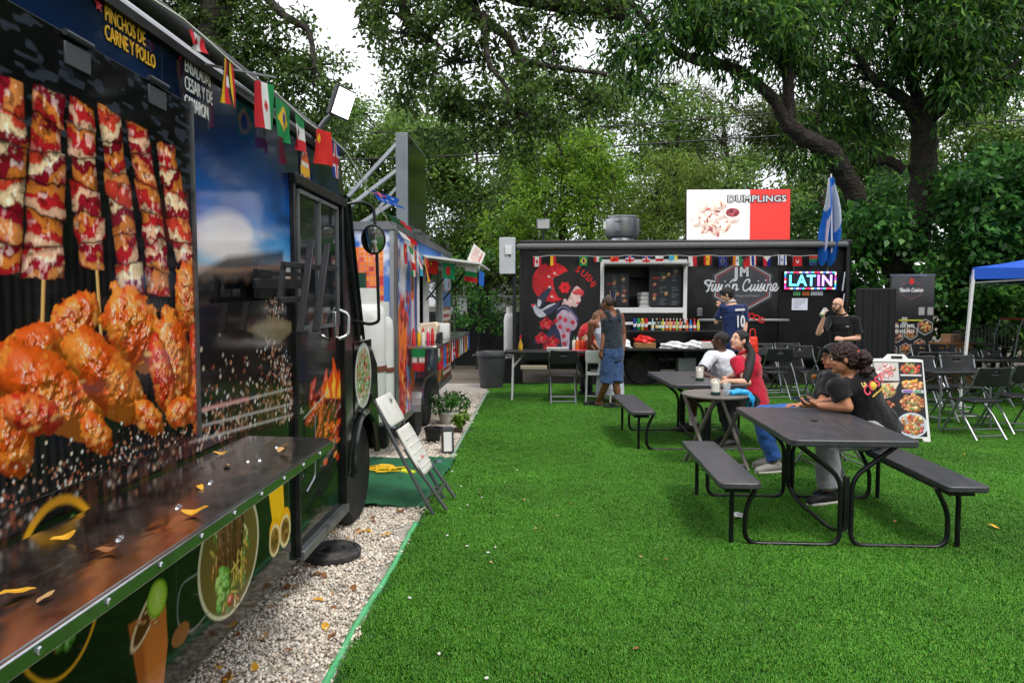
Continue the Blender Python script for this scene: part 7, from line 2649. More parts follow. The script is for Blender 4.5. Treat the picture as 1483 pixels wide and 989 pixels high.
for i in range(4):
    a, b = cp[i] * .98, cp[(i + 1) % 4] * .98
    MB().bar((a.x, a.y, zt - .06), (b.x, b.y, zt - .22), .02, .02).build('truss_bar', ALU, t)
    MB().bar((a.x, a.y, zt - .22), (b.x, b.y, zt - .06), .02, .02).build('truss_bar', ALU, t)

# shopping cart
cx_ = at(1425, 480, 12.4)
t = thing('shopping_cart', 'grey wire shopping cart parked by the hedge', 'shopping cart', (cx_.x, 12.4, 0), R(8))
CM = mat('cart_wire', (120, 122, 126), .35, .8, var=.1)
L0, L1, H0, H1, WW = -.42, .42, .80, 1.22, .24

def cpt(u, w_, v):
    """basket: deeper at the handle side (right)"""
    x = L0 + (L1 - L0) * u
    zb = H0 + .12 * (1 - u)
    zt_ = H1 - .14 * (1 - u)
    return (x, WW * w_ * (.8 + .2 * u), zb + (zt_ - zb) * v)

k = 0
for w_ in (-1, 1):
    for v in (0, .25, .5, .75, 1):
        MB().tube([cpt(0, w_, v), cpt(1, w_, v)], .007 if v in (0, 1) else .0045, 5).build('wire', CM, t)
    for u in np.linspace(0, 1, 13):
        MB().tube([cpt(u, w_, 0), cpt(u, w_, 1)], .004, 4).build('wire', CM, t)
for u in np.linspace(0, 1, 9):
    MB().tube([cpt(u, -1, 0), cpt(u, 1, 0)], .004, 4).build('wire', CM, t)
for v in (.0, .5, 1):
    MB().tube([cpt(0, -1, v), cpt(0, 1, v)], .007, 4).build('wire', CM, t)
    MB().tube([cpt(1, -1, v), cpt(1, 1, v)], .007, 4).build('wire', CM, t)
for w_ in (-1, 1):
    MB().tube(bent([(L1 + .1, WW * w_, 1.30), (L1 + .02, WW * w_, 1.1), (L1 - .05, WW * w_, .62), (L1 - .12, WW * w_, .22), (L0 + .05, WW * w_ * .8, .2)], .08), .013, 8).build('frame', CM, t)
    MB().tube([(L1 - .1, WW * w_, .45), (L0 + .3, WW * w_ * .85, .82)], .012, 8).build('frame', CM, t)
    for x in (L0 + .08, L1 - .1):
        MB().lathe([(.02, -.012), (.06, -.012), (.06, .012), (.02, .012)], 14, (x, WW * w_ * .85, .085), Matrix.Rotation(R(90), 3, 'X')).build('wheel', RUBBER, t)
        MB().box((x, WW * w_ * .85, .15), (.03, .035, .1)).build('fork', CM, t)
MB().tube([(L1 + .1, -WW, 1.30), (L1 + .1, WW, 1.30)], .018, 8).build('handle', mat('handle_red', (150, 50, 44), .5, var=0), t)
# wooden crate with red bricks in it
p = at(1382, 500, 12.6)
t = thing('wooden_crate', 'small brown wooden crate near the tent leg', 'crate', (p.x, 12.7, .0), R(10))
WD = mat('crate_wood', (150, 108, 62), .8, var=.25, vscale=9, bump=.3)
for k in range(5):
    for s in (-1, 1):
        MB().box((0, s * .2, .08 + .17 * k), (.5, .02, .15)).build('slat', WD, t, bevel=.004)
        MB().box((s * .25, 0, .08 + .17 * k), (.02, .38, .15)).build('slat', WD, t, bevel=.004)
MB().box((0, 0, .86), (.54, .44, .025)).build('lid', WD, t, bevel=.004)
o = MB().box((p.x, 12.7, .95), (.26, .2, .15), (0, 0, .3)).build('carton', mat('carton', (170, 130, 100), .8, bump=.2), bevel=.006)
tag(o, 'tan carton on top of the wooden crate', 'carton')
# small lit lamp against the mango trunk
p = at(1332, 381, 13.9)
t = thing('garden_lamp', 'small lit white lamp in front of the mango trunk', 'lamp', p)
MB().lathe([(.02, .03), (.09, .01), (.1, -.01), (.09, -.015)], 18).build('shade', WHITEP, t)
MB().lathe([(.085, -.016), (.001, -.03)], 18).build('bulb', mat('lamp_glow', (255, 255, 240), .4, var=0, emit=(1, .95, .82, 1), estr=8), t)
MB().tube([(0, .05, .03), (0, .35, .06)], .012, 6).build('arm', GREYM, t)

# ================================================================== SMALL THINGS
GLASS = mat('clear_glass', (225, 232, 232), .03, var=0, alpha=.28, spec=.8)
WAX = mat('candle_wax', (240, 234, 220), .5, var=.03, emit=(1, .7, .4, 1), estr=.12)
GRN = mat('green_base', (24, 60, 48), .3, var=.05)

def candle(loc, lab):
    t = thing('candle_jar', lab, 'candle', loc, group='glass candle jars')
    MB().lathe([(.045, 0), (.046, .02), (.046, .025), (.04, .03)], 18).build('base', GRN, t)
    MB().lathe([(.043, .026), (.044, .15), (.041, .15), (.04, .03)], 20).build('glass', GLASS, t, ang=40)
    MB().lathe([(.032, .03), (.033, .115), (.02, .118), (.001, .114)], 16).build('wax', WAX, t)
    MB().ell((0, 0, .126), (.004, .004, .01), 8, 6).build('flame', mat('flame', (255, 190, 90), .4, var=0, emit=(1, .62, .2, 1), estr=10), t)

candle((1.80, 7.72, .735), 'white candle in a glass jar with green base on the farther picnic table')
candle((1.69, 6.60, .725), 'white candle in a glass jar with green base on the round table')
t = thing('plastic_cup', 'clear plastic cup right of the candle on the round table', 'cup', (1.80, 6.62, .725))
MB().lathe([(.028, 0), (.038, .11), (.0365, .11), (.027, .004)], 18).build('cup', GLASS, t, ang=40)
# blue rubber gloves hanging over the round table's edge
gl0 = Vector((1.99, 6.60, .724))
BLU = mat('nitrile_blue', (36, 160, 214), .4, var=.08)
t = thing('rubber_gloves', 'bright blue rubber gloves hanging over the round table edge', 'gloves', gl0)
for k, (dx, dy) in enumerate(((0, 0), (-.03, .05))):
    g = MB()
    g.tube(spline([(dx - .16, dy - .02, .014), (dx - .08, dy, .024), (dx - .01, dy, .02), (dx + .03, dy, -.02), (dx + .035, dy, -.06)], 5), [.022] * 6 + [.03] * 5 + [.028] * 5 + [.034] * 5, 10)
    for q in range(4):
        yy = dy - .03 + .02 * q
        g.tube([(dx + .036, yy, -.05), (dx + .042 + .004 * q, yy, -.09), (dx + .04, yy + .004, -.12 - .008 * (q % 2))], [.011, .0095, .007], 7)
    g.tube([(dx + .01, dy - .028, .0), (dx + .0, dy - .05, -.01), (dx + .015, dy - .055, -.04)], [.011, .01, .008], 7)
    g.build('glove', BLU, t, ang=70)

# order table goods
OT = .81
o = thing('hot_sauce', 'red capped hot sauce bottle alone at the left end of the order table', 'bottle', (-.26, 11.35, OT))
MB().lathe([(.032, 0), (.034, .01), (.034, .1), (.014, .15), (.013, .19)], 14).build('bottle', mat('sauce_amber', (206, 150, 50), .3, var=0), o)
MB().lathe([(.035, .03), (.035, .09)], 14).build('paper_label', mat('label_yellow', (230, 190, 40), .6, var=0), o)
MB().lathe([(.015, .185), (.015, .22), (.006, .25), (.001, .25)], 10).build('cap', mat('cap_red', (200, 30, 30)), o)
o = MB().box((.34, 11.3, OT + .004), (.34, .26, .008))
for k in range(5):
    o.box((.34 + .01 * math.sin(k * 2), 11.3, OT + .012 + .008 * k), (.34, .25, .006), (0, 0, .05 * math.sin(k * 3)))
o = o.build('newspaper_stack', mat('newsprint', (190, 190, 188), .8, var=.2, vscale=40))
tag(o, 'stack of printed papers on the order table', 'papers')
o = MB().prism(rrect(.3, .2, .03), (.72, 11.25, OT), (1, 0, 0), (0, 1, 0), .02).build('pink_tray', mat('tray_pink', (226, 96, 110), .4, var=.05), bevel=.006)
tag(o, 'pink tray under the orange squeeze bottles', 'tray')
for i, (dx, dy, c_, lab) in enumerate([(-.06, .02, (226, 110, 50), 'orange squeeze bottle at the left of the pink tray'), (.02, .04, (214, 70, 40), 'red orange squeeze bottle in the middle of the pink tray'), (.09, .0, (190, 60, 40), 'dark red squeeze bottle at the right of the pink tray'), (-.11, .06, (224, 214, 200), 'pale squeeze bottle at the back of the pink tray')]):
    b = thing('squeeze_bottle', lab, 'bottle', (.72 + dx, 11.25 + dy, OT + .021), group='squeeze bottles on the pink tray')
    MB().lathe([(.03, 0), (.032, .01), (.032, .13), (.016, .155)], 14).build('bottle', mat('squeeze_%d' % i, c_, .35, var=0), b)
    MB().lathe([(.018, .15), (.018, .17), (.004, .21), (.001, .21)], 10).build('nozzle', WHITEP if i % 2 == 0 else mat('nozzle_green', (40, 120, 60), .4, var=0), b)

# round rubber plate by the front truck
t = thing('rubber_plate', 'round black ridged rubber plate lying on the gravel by the truck step', 'plate', (-1.27, 4.22, .02))
RP = mat('plate_rubber', (44, 45, 46), .7, var=.2, dirt=(140, 132, 122), damt=.4, dscale=6)
MB().lathe([(.02, .0), (.17, .0), (.178, .012), (.178, .038), (.168, .046), (.15, .046), (.146, .036), (.11, .036), (.104, .044), (.08, .044), (.075, .034), (.02, .034)], 36).build('disc', RP, t, ang=35)
MB().lathe([(.03, .034), (.03, .07), (.001, .07)], 14).build('hub', RP, t)

# crinkled dark green mat on the gravel
s, tt = np.meshgrid(np.linspace(0, 1, 60), np.linspace(0, 1, 70))
A0, B0, C0, D0 = [np.array(q) for q in ((-1.78, 5.22, .02), (-.865, 5.26, .02), (-.80, 6.88, .02), (-1.75, 6.95, .02))]
P = (A0 * (1 - s[..., None]) + B0 * s[..., None]) * (1 - tt[..., None]) + (D0 * (1 - s[..., None]) + C0 * s[..., None]) * tt[..., None]
P[..., 2] += .03 * sstep(.5, .62, fbm(s * 3 + tt * 2, tt * 2.2 - s, 3, 5)) * (1 - sstep(.6, .75, fbm(s * 3 + tt * 2, tt * 2.2 - s, 3, 5))) + .018 * fbm(s * 5, tt * 6, 3, 9)
P[..., 1] += .03 * (fbm(s * 6, tt * 0, 3, 2) - .5) * (1 - tt)
C = np.zeros(s.shape + (3,)) + lin((24, 92, 56)) * (.75 + .5 * fbm(s * 30, tt * 40, 3, 1))[..., None]
o = grid_obj('green_mat', P, C, print_mat('mat_fibre', .9), None)
tag(o, 'crinkled dark green mat lying on the gravel by the leaning chair', 'mat')
sd_ = o.modifiers.new('solid', 'SOLIDIFY')
sd_.thickness = .008
# yellow extension cord
pts = []
RS = random.Random(8)
for k in range(40):
    a = k * .72
    rr_ = .07 + .05 * math.sin(k * 1.7)
    pts.append((-1.50 + rr_ * 1.7 * math.cos(a) + .004 * k, 6.35 + rr_ * math.sin(a), .045 + .012 * (k % 3)))
t = thing('extension_cord', 'tangled yellow extension cord on the green mat', 'cord', (0, 0, 0))
MB().tube(spline(pts, 4), .007, 6).build('cable', mat('cord_yellow', (236, 190, 26), .5, var=.05), t)
MB().tube([(-1.22, 6.26, .05), (-1.10, 6.2, .05)], [.03, .024], 10).build('plug', mat('plug_lime', (206, 214, 40), .5, var=.05), t)
o = MB().bar((-1.15, 6.45, .04), (-.97, 6.62, .045), .035, .016).tube([(-.97, 6.62, .045), (-.93, 6.66, .045)], .03, 8).build('flat_wrench', mat('wrench_grey', (110, 120, 130), .4, .6))
tag(o, 'grey blue steel tool lying on the green mat beside the cord', 'tool')

def pot(loc, r_, h, m, lab, n, pal, seed, ln=.09):
    t = thing('potted_plant', lab, 'plant', loc)
    MB().lathe([(r_ * .7, 0), (r_ * .75, .01), (r_, h), (r_ * 1.05, h), (r_ * 1.05, h - .015), (r_ * .9, h - .02), (r_ * .85, h - .03), (.002, h - .03)], 22).build('pot', m, t, ang=40)
    rr = random.Random(seed)
    st, cs, cr_ = MB(), [], []
    for i in range(n):
        a, d = rr.random() * 6.28, rr.uniform(.2, 1)
        q = Vector((r_ * 1.6 * d * math.cos(a), r_ * 1.6 * d * math.sin(a), h + rr.uniform(.04, .2)))
        st.tube([(r_ * .3 * math.cos(a), r_ * .3 * math.sin(a), h - .04), q], .004, 4)
        cs.append(q[:])
        cr_.append(.06)
    st.build('stems', mat('stem_green', (80, 120, 50), .7, var=.1), t)['kind'] = 'stuff'
    leaves('foliage', cs, cr_, 26, ln, ln * .45, pal, t, (0, 0, 0), seed, .3)

pot((-1.13, 8.95, .01), .15, .17, mat('pot_white', (206, 204, 196), .6, dirt=(140, 132, 120), damt=.4), 'leafy plant in a pale bowl pot near the trailer wheel', 12, PAL_VINE, 3, .08)
pot((-.95, 8.35, .01), .06, .06, mat('pot_brown', (96, 74, 60), .8), 'loose leafy seedling on the gravel right of the bowl pot', 7, PAL_LIME, 4, .07)
t = thing('flower_pot', 'small empty black plastic pot in front of the trailer wheel', 'pot', (-1.17, 7.8, .008))
MB().lathe([(.07, 0), (.075, .01), (.098, .15), (.105, .15), (.105, .17), (.092, .17), (.07, .03), (.002, .03)], 20).build('pot', BLACKP, t, ang=40)
MB().lathe([(.12, 0), (.13, .012), (.125, .015), (.1, .006)], 20).build('saucer', BLACKP, t)
t = thing('work_light', 'small upright grey work light with white face standing at the turf edge', 'work light', (-.93, 7.2, .008), R(20))
MB().box((0, 0, .15), (.12, .1, .28), (R(-6), 0, 0)).build('housing', mat('light_grey_plastic', (70, 72, 74), .5), t, bevel=.012)
MB().box((-.01, -.056, .14), (.085, .008, .2), (R(-6), 0, 0)).build('face', WHITEP, t, bevel=.004)
MB().tube(bent([(-.05, .03, .02), (-.16, .0, .0), (-.22, .08, .0), (-.14, .16, .0)], .05), .005, 6).build('cable', mat('cable_violet', (90, 80, 120), .5, var=0), t)

# ---- fallen leaves and bits of litter
def leaf_mesh(seed, ln=.07):
    r = random.Random(seed)
    vs, fs = [], []
    k = 5
    cur = r.uniform(-.3, .6)
    for i in range(k + 1):
        t = i / k
        w_ = ln * .24 * math.sin(math.pi * min(1, t * .92 + .06)) ** .8
        z = .006 + cur * ln * (t - .5) ** 2 + .004 * math.sin(t * 7 + seed)
        vs += [(ln * (t - .5), -w_, z + w_ * .35), (ln * (t - .5), 0, z), (ln * (t - .5), w_, z + w_ * .3)]
    for i in range(k):
        b = i * 3
        fs += [(b, b + 3, b + 4, b + 1), (b + 1, b + 4, b + 5, b + 2)]
    return vs, fs

LM = [mat('leaf_yellow', (214, 160, 40), .6, var=.3, vscale=30), mat('leaf_brown', (140, 90, 50), .7, var=.3, vscale=30), mat('leaf_tan', (190, 150, 100), .7, var=.25, vscale=30)]
LMESH = {}
rg = random.Random(31)

def leaf(x, y, z, sc, k, lab, grp):
    key = (rg.randint(0, 3), k)
    if key not in LMESH:
        vs, fs = leaf_mesh(key[0] + 1)
        me = bpy.data.meshes.new('fallen_leaf')
        me.from_pydata(vs, [], fs)
        me.materials.append(LM[k])
        me.polygons.foreach_set('use_smooth', [True] * len(fs))
        LMESH[key] = me
    o = bpy.data.objects.new('fallen_leaf', LMESH[key])
    COL.objects.link(o)
    o.location = (x, y, z)
    o.rotation_euler = (rg.uniform(-.2, .2), rg.uniform(-.2, .2), rg.uniform(0, 6.28))
    o.scale = (sc,) * 3
    tag(o, lab, 'leaf', grp)

for px, py, k, sc in [(25, 865, 0, .9), (68, 870, 2, .6), (92, 786, 0, .8), (157, 803, 1, .7), (204, 688, 0, .8), (210, 699, 2, .6), (285, 748, 0, 1.0), (289, 709, 0, .6), (318, 661, 0, .7), (328, 677, 2, .7), (338, 636, 0, .8), (410, 658, 2, 1.1), (413, 647, 1, .5), (255, 669, 1, .8)]:
    p = atz(px, py, SZ)
    if p.x > WX + .05:
        leaf(p.x, p.y, SZ + .006, sc, k, ['yellow leaf fallen on the steel counter', 'brown leaf fallen on the steel counter', 'tan dry leaf fallen on the steel counter'][k], 'leaves on the steel counter')
for i in range(46):
    x, y = rg.uniform(-1.6, -.92), rg.uniform(2.4, 5.2)
    if i < 8:
        x, y = -1.3 + rg.uniform(-.12, .15), 3.7 + rg.uniform(0, 1)
    k = rg.choice([0, 1, 1, 2])
    leaf(x, y, .022, rg.uniform(.5, 1.25), k, ['yellow leaf lying on the gravel', 'brown leaf lying on the gravel', 'tan leaf lying on the gravel'][k], 'leaves on the gravel')
for i in range(18):
    x, y = rg.uniform(-.7, 4.5), rg.uniform(2.8, 8)
    k = rg.choice([0, 1, 2, 2])
    leaf(x, y, .03, rg.uniform(.3, .7), k, ['yellow leaf lying on the turf', 'brown leaf lying on the turf', 'tan leaf lying on the turf'][k], 'leaves on the turf')
leaf(3.19, 4.9, .03, 1.1, 0, 'large yellow leaf on the turf right of the near picnic table', 'leaves on the turf')
pm = MB().ell((0, 0, 0), (.011, .008, .006), 7, 5).build('pebble', mat('pebble_white', (222, 218, 210), .8, var=.1))
tag(pm, 'small white pebble lying on the turf', 'pebble', 'pebbles strayed onto the turf')
pm.location = (-.6, 4.6, .028)
for i in range(13):
    q = pm.copy()
    COL.objects.link(q)
    q.location = (-.8 + abs(rg.gauss(0, .45)), rg.uniform(2.8, 6.5), .027)
    q.rotation_euler = (0, 0, rg.uniform(0, 6))
    q.scale = (rg.uniform(.4, 1.1),) * 3
o = crumple('paper_scrap', 'crumpled white paper scrap on the turf under the near picnic table', 'paper', (1.47, 5.08, .03), (.10, .05, .03), NAP, 12)
# ================================================================== PEOPLE
def skin_mat(name, c):
    m = mat(name, c, .5, var=.1, vscale=9, spec=.4)
    p = m.node_tree.nodes['Principled BSDF']
    p.inputs['Subsurface Weight'].default_value = .08
    p.inputs['Subsurface Scale'].default_value = .02
    return m

SK_DARK, SK_DEEP = skin_mat('skin_brown', (128, 84, 60)), skin_mat('skin_deep', (84, 56, 42))
SK_TAN, SK_LIGHT, SK_MED = skin_mat('skin_tan', (190, 132, 98)), skin_mat('skin_light', (222, 172, 144)), skin_mat('skin_medium', (176, 116, 82))
EYEW, EYEB, LIP = mat('eye_white', (226, 222, 216), .2, var=0), mat('eye_dark', (28, 20, 16), .2, var=0), mat('lip', (164, 84, 76), .45, var=.05)

def hair_mat(name, c):
    return mat(name, c, .45, var=.45, vscale=22, bump=.9, bscale=70)

def cloth_mat(name, c, **k):
    k.setdefault('var', .14)
    return mat(name, c, .85, vscale=7, bump=.55, bscale=9, sheen=.2, spec=.2, **k)

class Body(MB):
    def loft(s, secs, n=14, cap=True):
        """secs: (centre, axis_x, axis_y) with the axes already scaled."""
        vs, fs = [], []
        for c, ax, ay in secs:
            for j in range(n):
                a = 2 * math.pi * j / n
                vs.append(Vector(c) + Vector(ax) * math.cos(a) + Vector(ay) * math.sin(a))
        k = len(secs)
        for i in range(k - 1):
            for j in range(n):
                j2 = (j + 1) % n
                fs.append((i * n + j, i * n + j2, (i + 1) * n + j2, (i + 1) * n + j))
        fs.append(tuple(range(n - 1, -1, -1)))
        fs.append(tuple((k - 1) * n + j for j in range(n)))
        return s.add(vs, fs)

    def limb(s, pts, rs, n=10, sub=4):
        P, Rr = [], []
        sp = spline(pts, sub) if len(pts) > 2 else [Vector(pts[0]).lerp(Vector(pts[1]), i / sub) for i in range(sub + 1)]
        k = len(sp)
        for i in range(k):
            t = i / (k - 1) * (len(rs) - 1)
            a = int(min(t, len(rs) - 2))
            Rr.append(rs[a] + (rs[a + 1] - rs[a]) * (t - a))
        s.tube(sp, Rr, n)
        s.ell(sp[0], Rr[0], 10, 6)
        s.ell(sp[-1], Rr[-1], 10, 6)
        return s

    def skin(s, name, m, parent, off, voxel=.009, smooth=4, keep=False):
        s.v = [tuple(Vector(q) - off) for q in s.v]
        o = s.build(name, m, parent, smooth=True, ang=180)
        md = o.modifiers.new('remesh', 'REMESH')
        md.mode = 'VOXEL'
        md.voxel_size = voxel
        md.use_smooth_shade = True
        sm = o.modifiers.new('smooth', 'SMOOTH')
        sm.factor = .5
        sm.iterations = smooth
        if name in ('shirt', 'tank_top', 'dress', 'polo_shirt', 'jersey', 't_shirt', 'denim_shorts', 'shorts', 'trousers', 'jeans', 'sweatpants'):
            tx = bpy.data.textures.get('folds')
            if tx is None:
                tx = bpy.data.textures.new('folds', 'CLOUDS')
                tx.noise_scale = .11
                tx.noise_depth = 2
            dm_ = o.modifiers.new('folds', 'DISPLACE')
            dm_.texture = tx
            dm_.texture_coords = 'GLOBAL'
            dm_.strength = .034
            dm_.mid_level = .5
        return o

def hand(B, wrist, d, palm, curl=.5, thumb=1, sc=1.0):
    """Palm plus five separate bent fingers; d = pointing direction, palm = palm normal."""
    d = Vector(d).normalized()
    palm = Vector(palm)
    palm = (palm - d * palm.dot(d)).normalized()
    sd = d.cross(palm).normalized() * thumb
    w = Vector(wrist)
    B.loft([(w, sd * .022 * sc, palm * .017 * sc), (w + d * .03 * sc, sd * .034 * sc, palm * .015 * sc), (w + d * .085 * sc, sd * .038 * sc, palm * .013 * sc), (w + d * .095 * sc, sd * .034 * sc, palm * .010 * sc)], 12)
    for i, ln in enumerate((.068, .078, .072, .055)):
        b = w + d * .088 * sc + sd * (.028 - .0195 * i) * sc
        a1, a2, a3 = curl * .6, curl * 1.3, curl * 1.9
        p1 = b + (d * math.cos(a1) + palm * math.sin(a1)) * ln * .45 * sc
        p2 = p1 + (d * math.cos(a2) + palm * math.sin(a2)) * ln * .32 * sc
        p3 = p2 + (d * math.cos(a3) + palm * math.sin(a3)) * ln * .26 * sc
        B.limb([b, p1, p2, p3], [.0095 * sc, .009 * sc, .008 * sc, .0065 * sc], 8, 2)
    b = w + d * .03 * sc + sd * .026 * sc
    p1 = b + (d * .7 + sd * .6 + palm * .25).normalized() * .036 * sc
    p2 = p1 + (d * .85 + sd * .1 + palm * .45).normalized() * .032 * sc
    B.limb([b, p1, p2], [.0125 * sc, .0105 * sc, .008 * sc], 8, 3)

def axes(f, up=(0, 0, 1)):
    f = Vector(f).normalized()
    u = Vector(up)
    u = (u - f * u.dot(f)).normalized()
    return f, f.cross(u).normalized(), u           # forward, right, up

def person(label, J, skin, fwd, look, look_up=(0, 0, 1), bw=1.0, voxel=.009, hands=None, shoe=None, barefoot=False, hairc=None, hair='short', face=True, group=None, neck_r=.055, hs=1.0, female=False):
    """J: joint positions. Returns (thing, offset, axes) so that clothes can be added."""
    off = Vector((J['pelvis'].x, J['pelvis'].y, 0))
    t = thing('person', label, 'person', off, group=group)
    B = Body()
    P, N, H = J['pelvis'], J['neck'], J['head']
    up = (N - P).normalized()
    rt = (J['sr'] - J['sl'])
    rt = (rt - up * rt.dot(up)).normalized()
    fw = up.cross(rt).normalized()
    L_ = (N - P).length
    sp = (J['sr'] - J['sl']).length / 2
    secs = [(-.20, .11, .09), (-.10, .155, .115), (.0, .165, .12), (.22, .145, .11), (.42, .135, .105), (.64, .155, .115), (.80, .165, .11), (.92, sp * .86 / bw, .08), (.99, .075, .06), (1.05, .058, .056)]
    if female:
        secs = [(-.20, .12, .10), (-.10, .17, .125), (.0, .172, .125), (.22, .14, .105), (.42, .122, .10), (.64, .142, .125), (.80, .148, .115), (.92, sp * .86 / bw, .075), (.99, .065, .055), (1.05, .05, .05)]
    B.loft([(P + up * (L_ * a), rt * (b * bw), fw * (c * bw)) for a, b, c in secs], 16)
    hf, hr, hu = axes(look, look_up)
    B.limb([N - up * .04, N.lerp(H, .5) - hf * .012, H - hu * .03 * hs - hf * .02], [neck_r * 1.12, neck_r, neck_r * .95], 12)
    Mh = Matrix((hr, hf, hu)).transposed()
    B.ell(H + hu * .03 * hs - hf * .012 * hs, (.074 * hs, .094 * hs, .084 * hs), 18, 12, Mh)
    B.ell(H - hu * .035 * hs + hf * .016 * hs, (.060 * hs, .070 * hs, .078 * hs), 16, 10, Mh)
    B.ell(H - hu * .092 * hs + hf * .052 * hs, (.030 * hs, .026 * hs, .022 * hs), 10, 8, Mh)
    B.limb([H + hu * .02 * hs + hf * .082 * hs, H - hu * .012 * hs + hf * .096 * hs, H - hu * .026 * hs + hf * .102 * hs], [.008 * hs, .010 * hs, .0135 * hs], 8, 3)
    B.ell(H + hu * .028 * hs + hf * .075 * hs, (.045 * hs, .014 * hs, .010 * hs), 10, 6, Mh)
    for s in (-1, 1):
        B.ell(H - hu * .005 * hs + hr * s * .074 * hs - hf * .012 * hs, (.010 * hs, .020 * hs, .032 * hs), 10, 8, Mh)
        B.ell(H - hu * .028 * hs + hr * s * .034 * hs + hf * .066 * hs, (.020 * hs, .014 * hs, .018 * hs), 8, 6, Mh)
    for s, q in (('l', -1), ('r', 1)):
        sh, el, wr = J['s' + s], J['e' + s], J['w' + s]
        B.limb([N - up * .07, sh], [.07, .052 * bw])
        B.limb([sh, sh.lerp(el, .5), el], [.052 * bw, .048 * bw, .039 * bw])
        B.limb([el, el.lerp(wr, .35), wr], [.039 * bw, .040 * bw, .026], 10)
        hp = (hands or {}).get(s)
        hd = hp[0] if hp else (wr - el)
        pn = hp[1] if hp else -rt * q
        cu = hp[2] if hp and len(hp) > 2 else .5
        hand(B, wr, hd, pn, cu, hp[3] if hp and len(hp) > 3 else q * -1)
        h_, k_, a_ = J['h' + s], J['k' + s], J['a' + s]
        B.limb([h_, h_.lerp(k_, .5), k_], [.088 * bw, .08 * bw, .056 * bw])
        B.limb([k_, k_.lerp(a_, .35), a_], [.056 * bw, .056 * bw, .034], 10)
        to = J['t' + s]
        heel = a_ - (to - a_).normalized() * .05
        heel.z = a_.z - .04
        B.limb([heel, a_.lerp(to, .5) - Vector((0, 0, .015)), to], [.03, .033, .022], 10)
    B.skin('body', skin, t, off, voxel)
    if face:
        for s in (-1, 1):
            c = H + hu * .008 * hs + hr * s * .031 * hs + hf * .079 * hs - off
            e = MB().ell(c, (.013 * hs, .007 * hs, .0065 * hs), 10, 6, Mh).build('eye', EYEW, t, ang=180)
            MB().ell(c + hf * .0045, (.006 * hs, .004 * hs, .006 * hs), 8, 6, Mh).build('iris', EYEB, e, ang=180)
            MB().tube([c + hu * .02 - hr * s * .014 + hf * .005, c + hu * .024 + hf * .004, c + hu * .019 + hr * s * .016 - hf * .003], [.003, .004, .002], 6).build('eyebrow', hairc or EYEB, t)
        MB().ell(H - hu * .058 * hs + hf * .086 * hs - off, (.022 * hs, .008, .0075), 10, 6, Mh).build('lips', LIP, t, ang=180)
    if hairc and hair:
        hb = Body()
        if hair in ('short', 'crop'):
            g = 1.03 if hair == 'crop' else 1.12
            hb.ell(H + hu * .034 * hs - hf * .02 * hs, (.076 * g * hs, .092 * g * hs, .084 * g * hs), 18, 12, Mh)
            if hair == 'short':
                hb.ell(H + hu * .075 * hs + hf * .03 * hs, (.062 * hs, .055 * hs, .035 * hs), 14, 8, Mh)
                hb.ell(H - hu * .03 * hs - hf * .055 * hs, (.06 * hs, .05 * hs, .06 * hs), 14, 8, Mh)
        elif hair in ('pony', 'bun', 'curly'):
            hb.ell(H + hu * .036 * hs - hf * .022 * hs, (.082 * hs, .10 * hs, .09 * hs), 18, 12, Mh)
            hb.ell(H - hu * .02 * hs - hf * .06 * hs, (.07 * hs, .05 * hs, .07 * hs), 14, 8, Mh)
        for q in J.get('hair_pts', []):
            if len(q) == 2:
                hb.ell(q[0], q[1], 12, 8)
            else:
                hb.limb([q[0], q[1], q[2]] if len(q) == 4 else list(q[:-1]), list(q[-1]), 12, 5)
        o = hb.skin('hair', hairc, t, off, .008, 2)
        if hair == 'curly':
            tx = bpy.data.textures.get('curls') or bpy.data.textures.new('curls', 'CLOUDS')
            tx.noise_scale = .022
            dm_ = o.modifiers.new('curls', 'DISPLACE')
            dm_.texture = tx
            dm_.strength = .045
            dm_.mid_level = .35
    J['_'] = (t, off, up, rt, fw, L_, sp, bw, (hf, hr, hu), Mh)
    return t

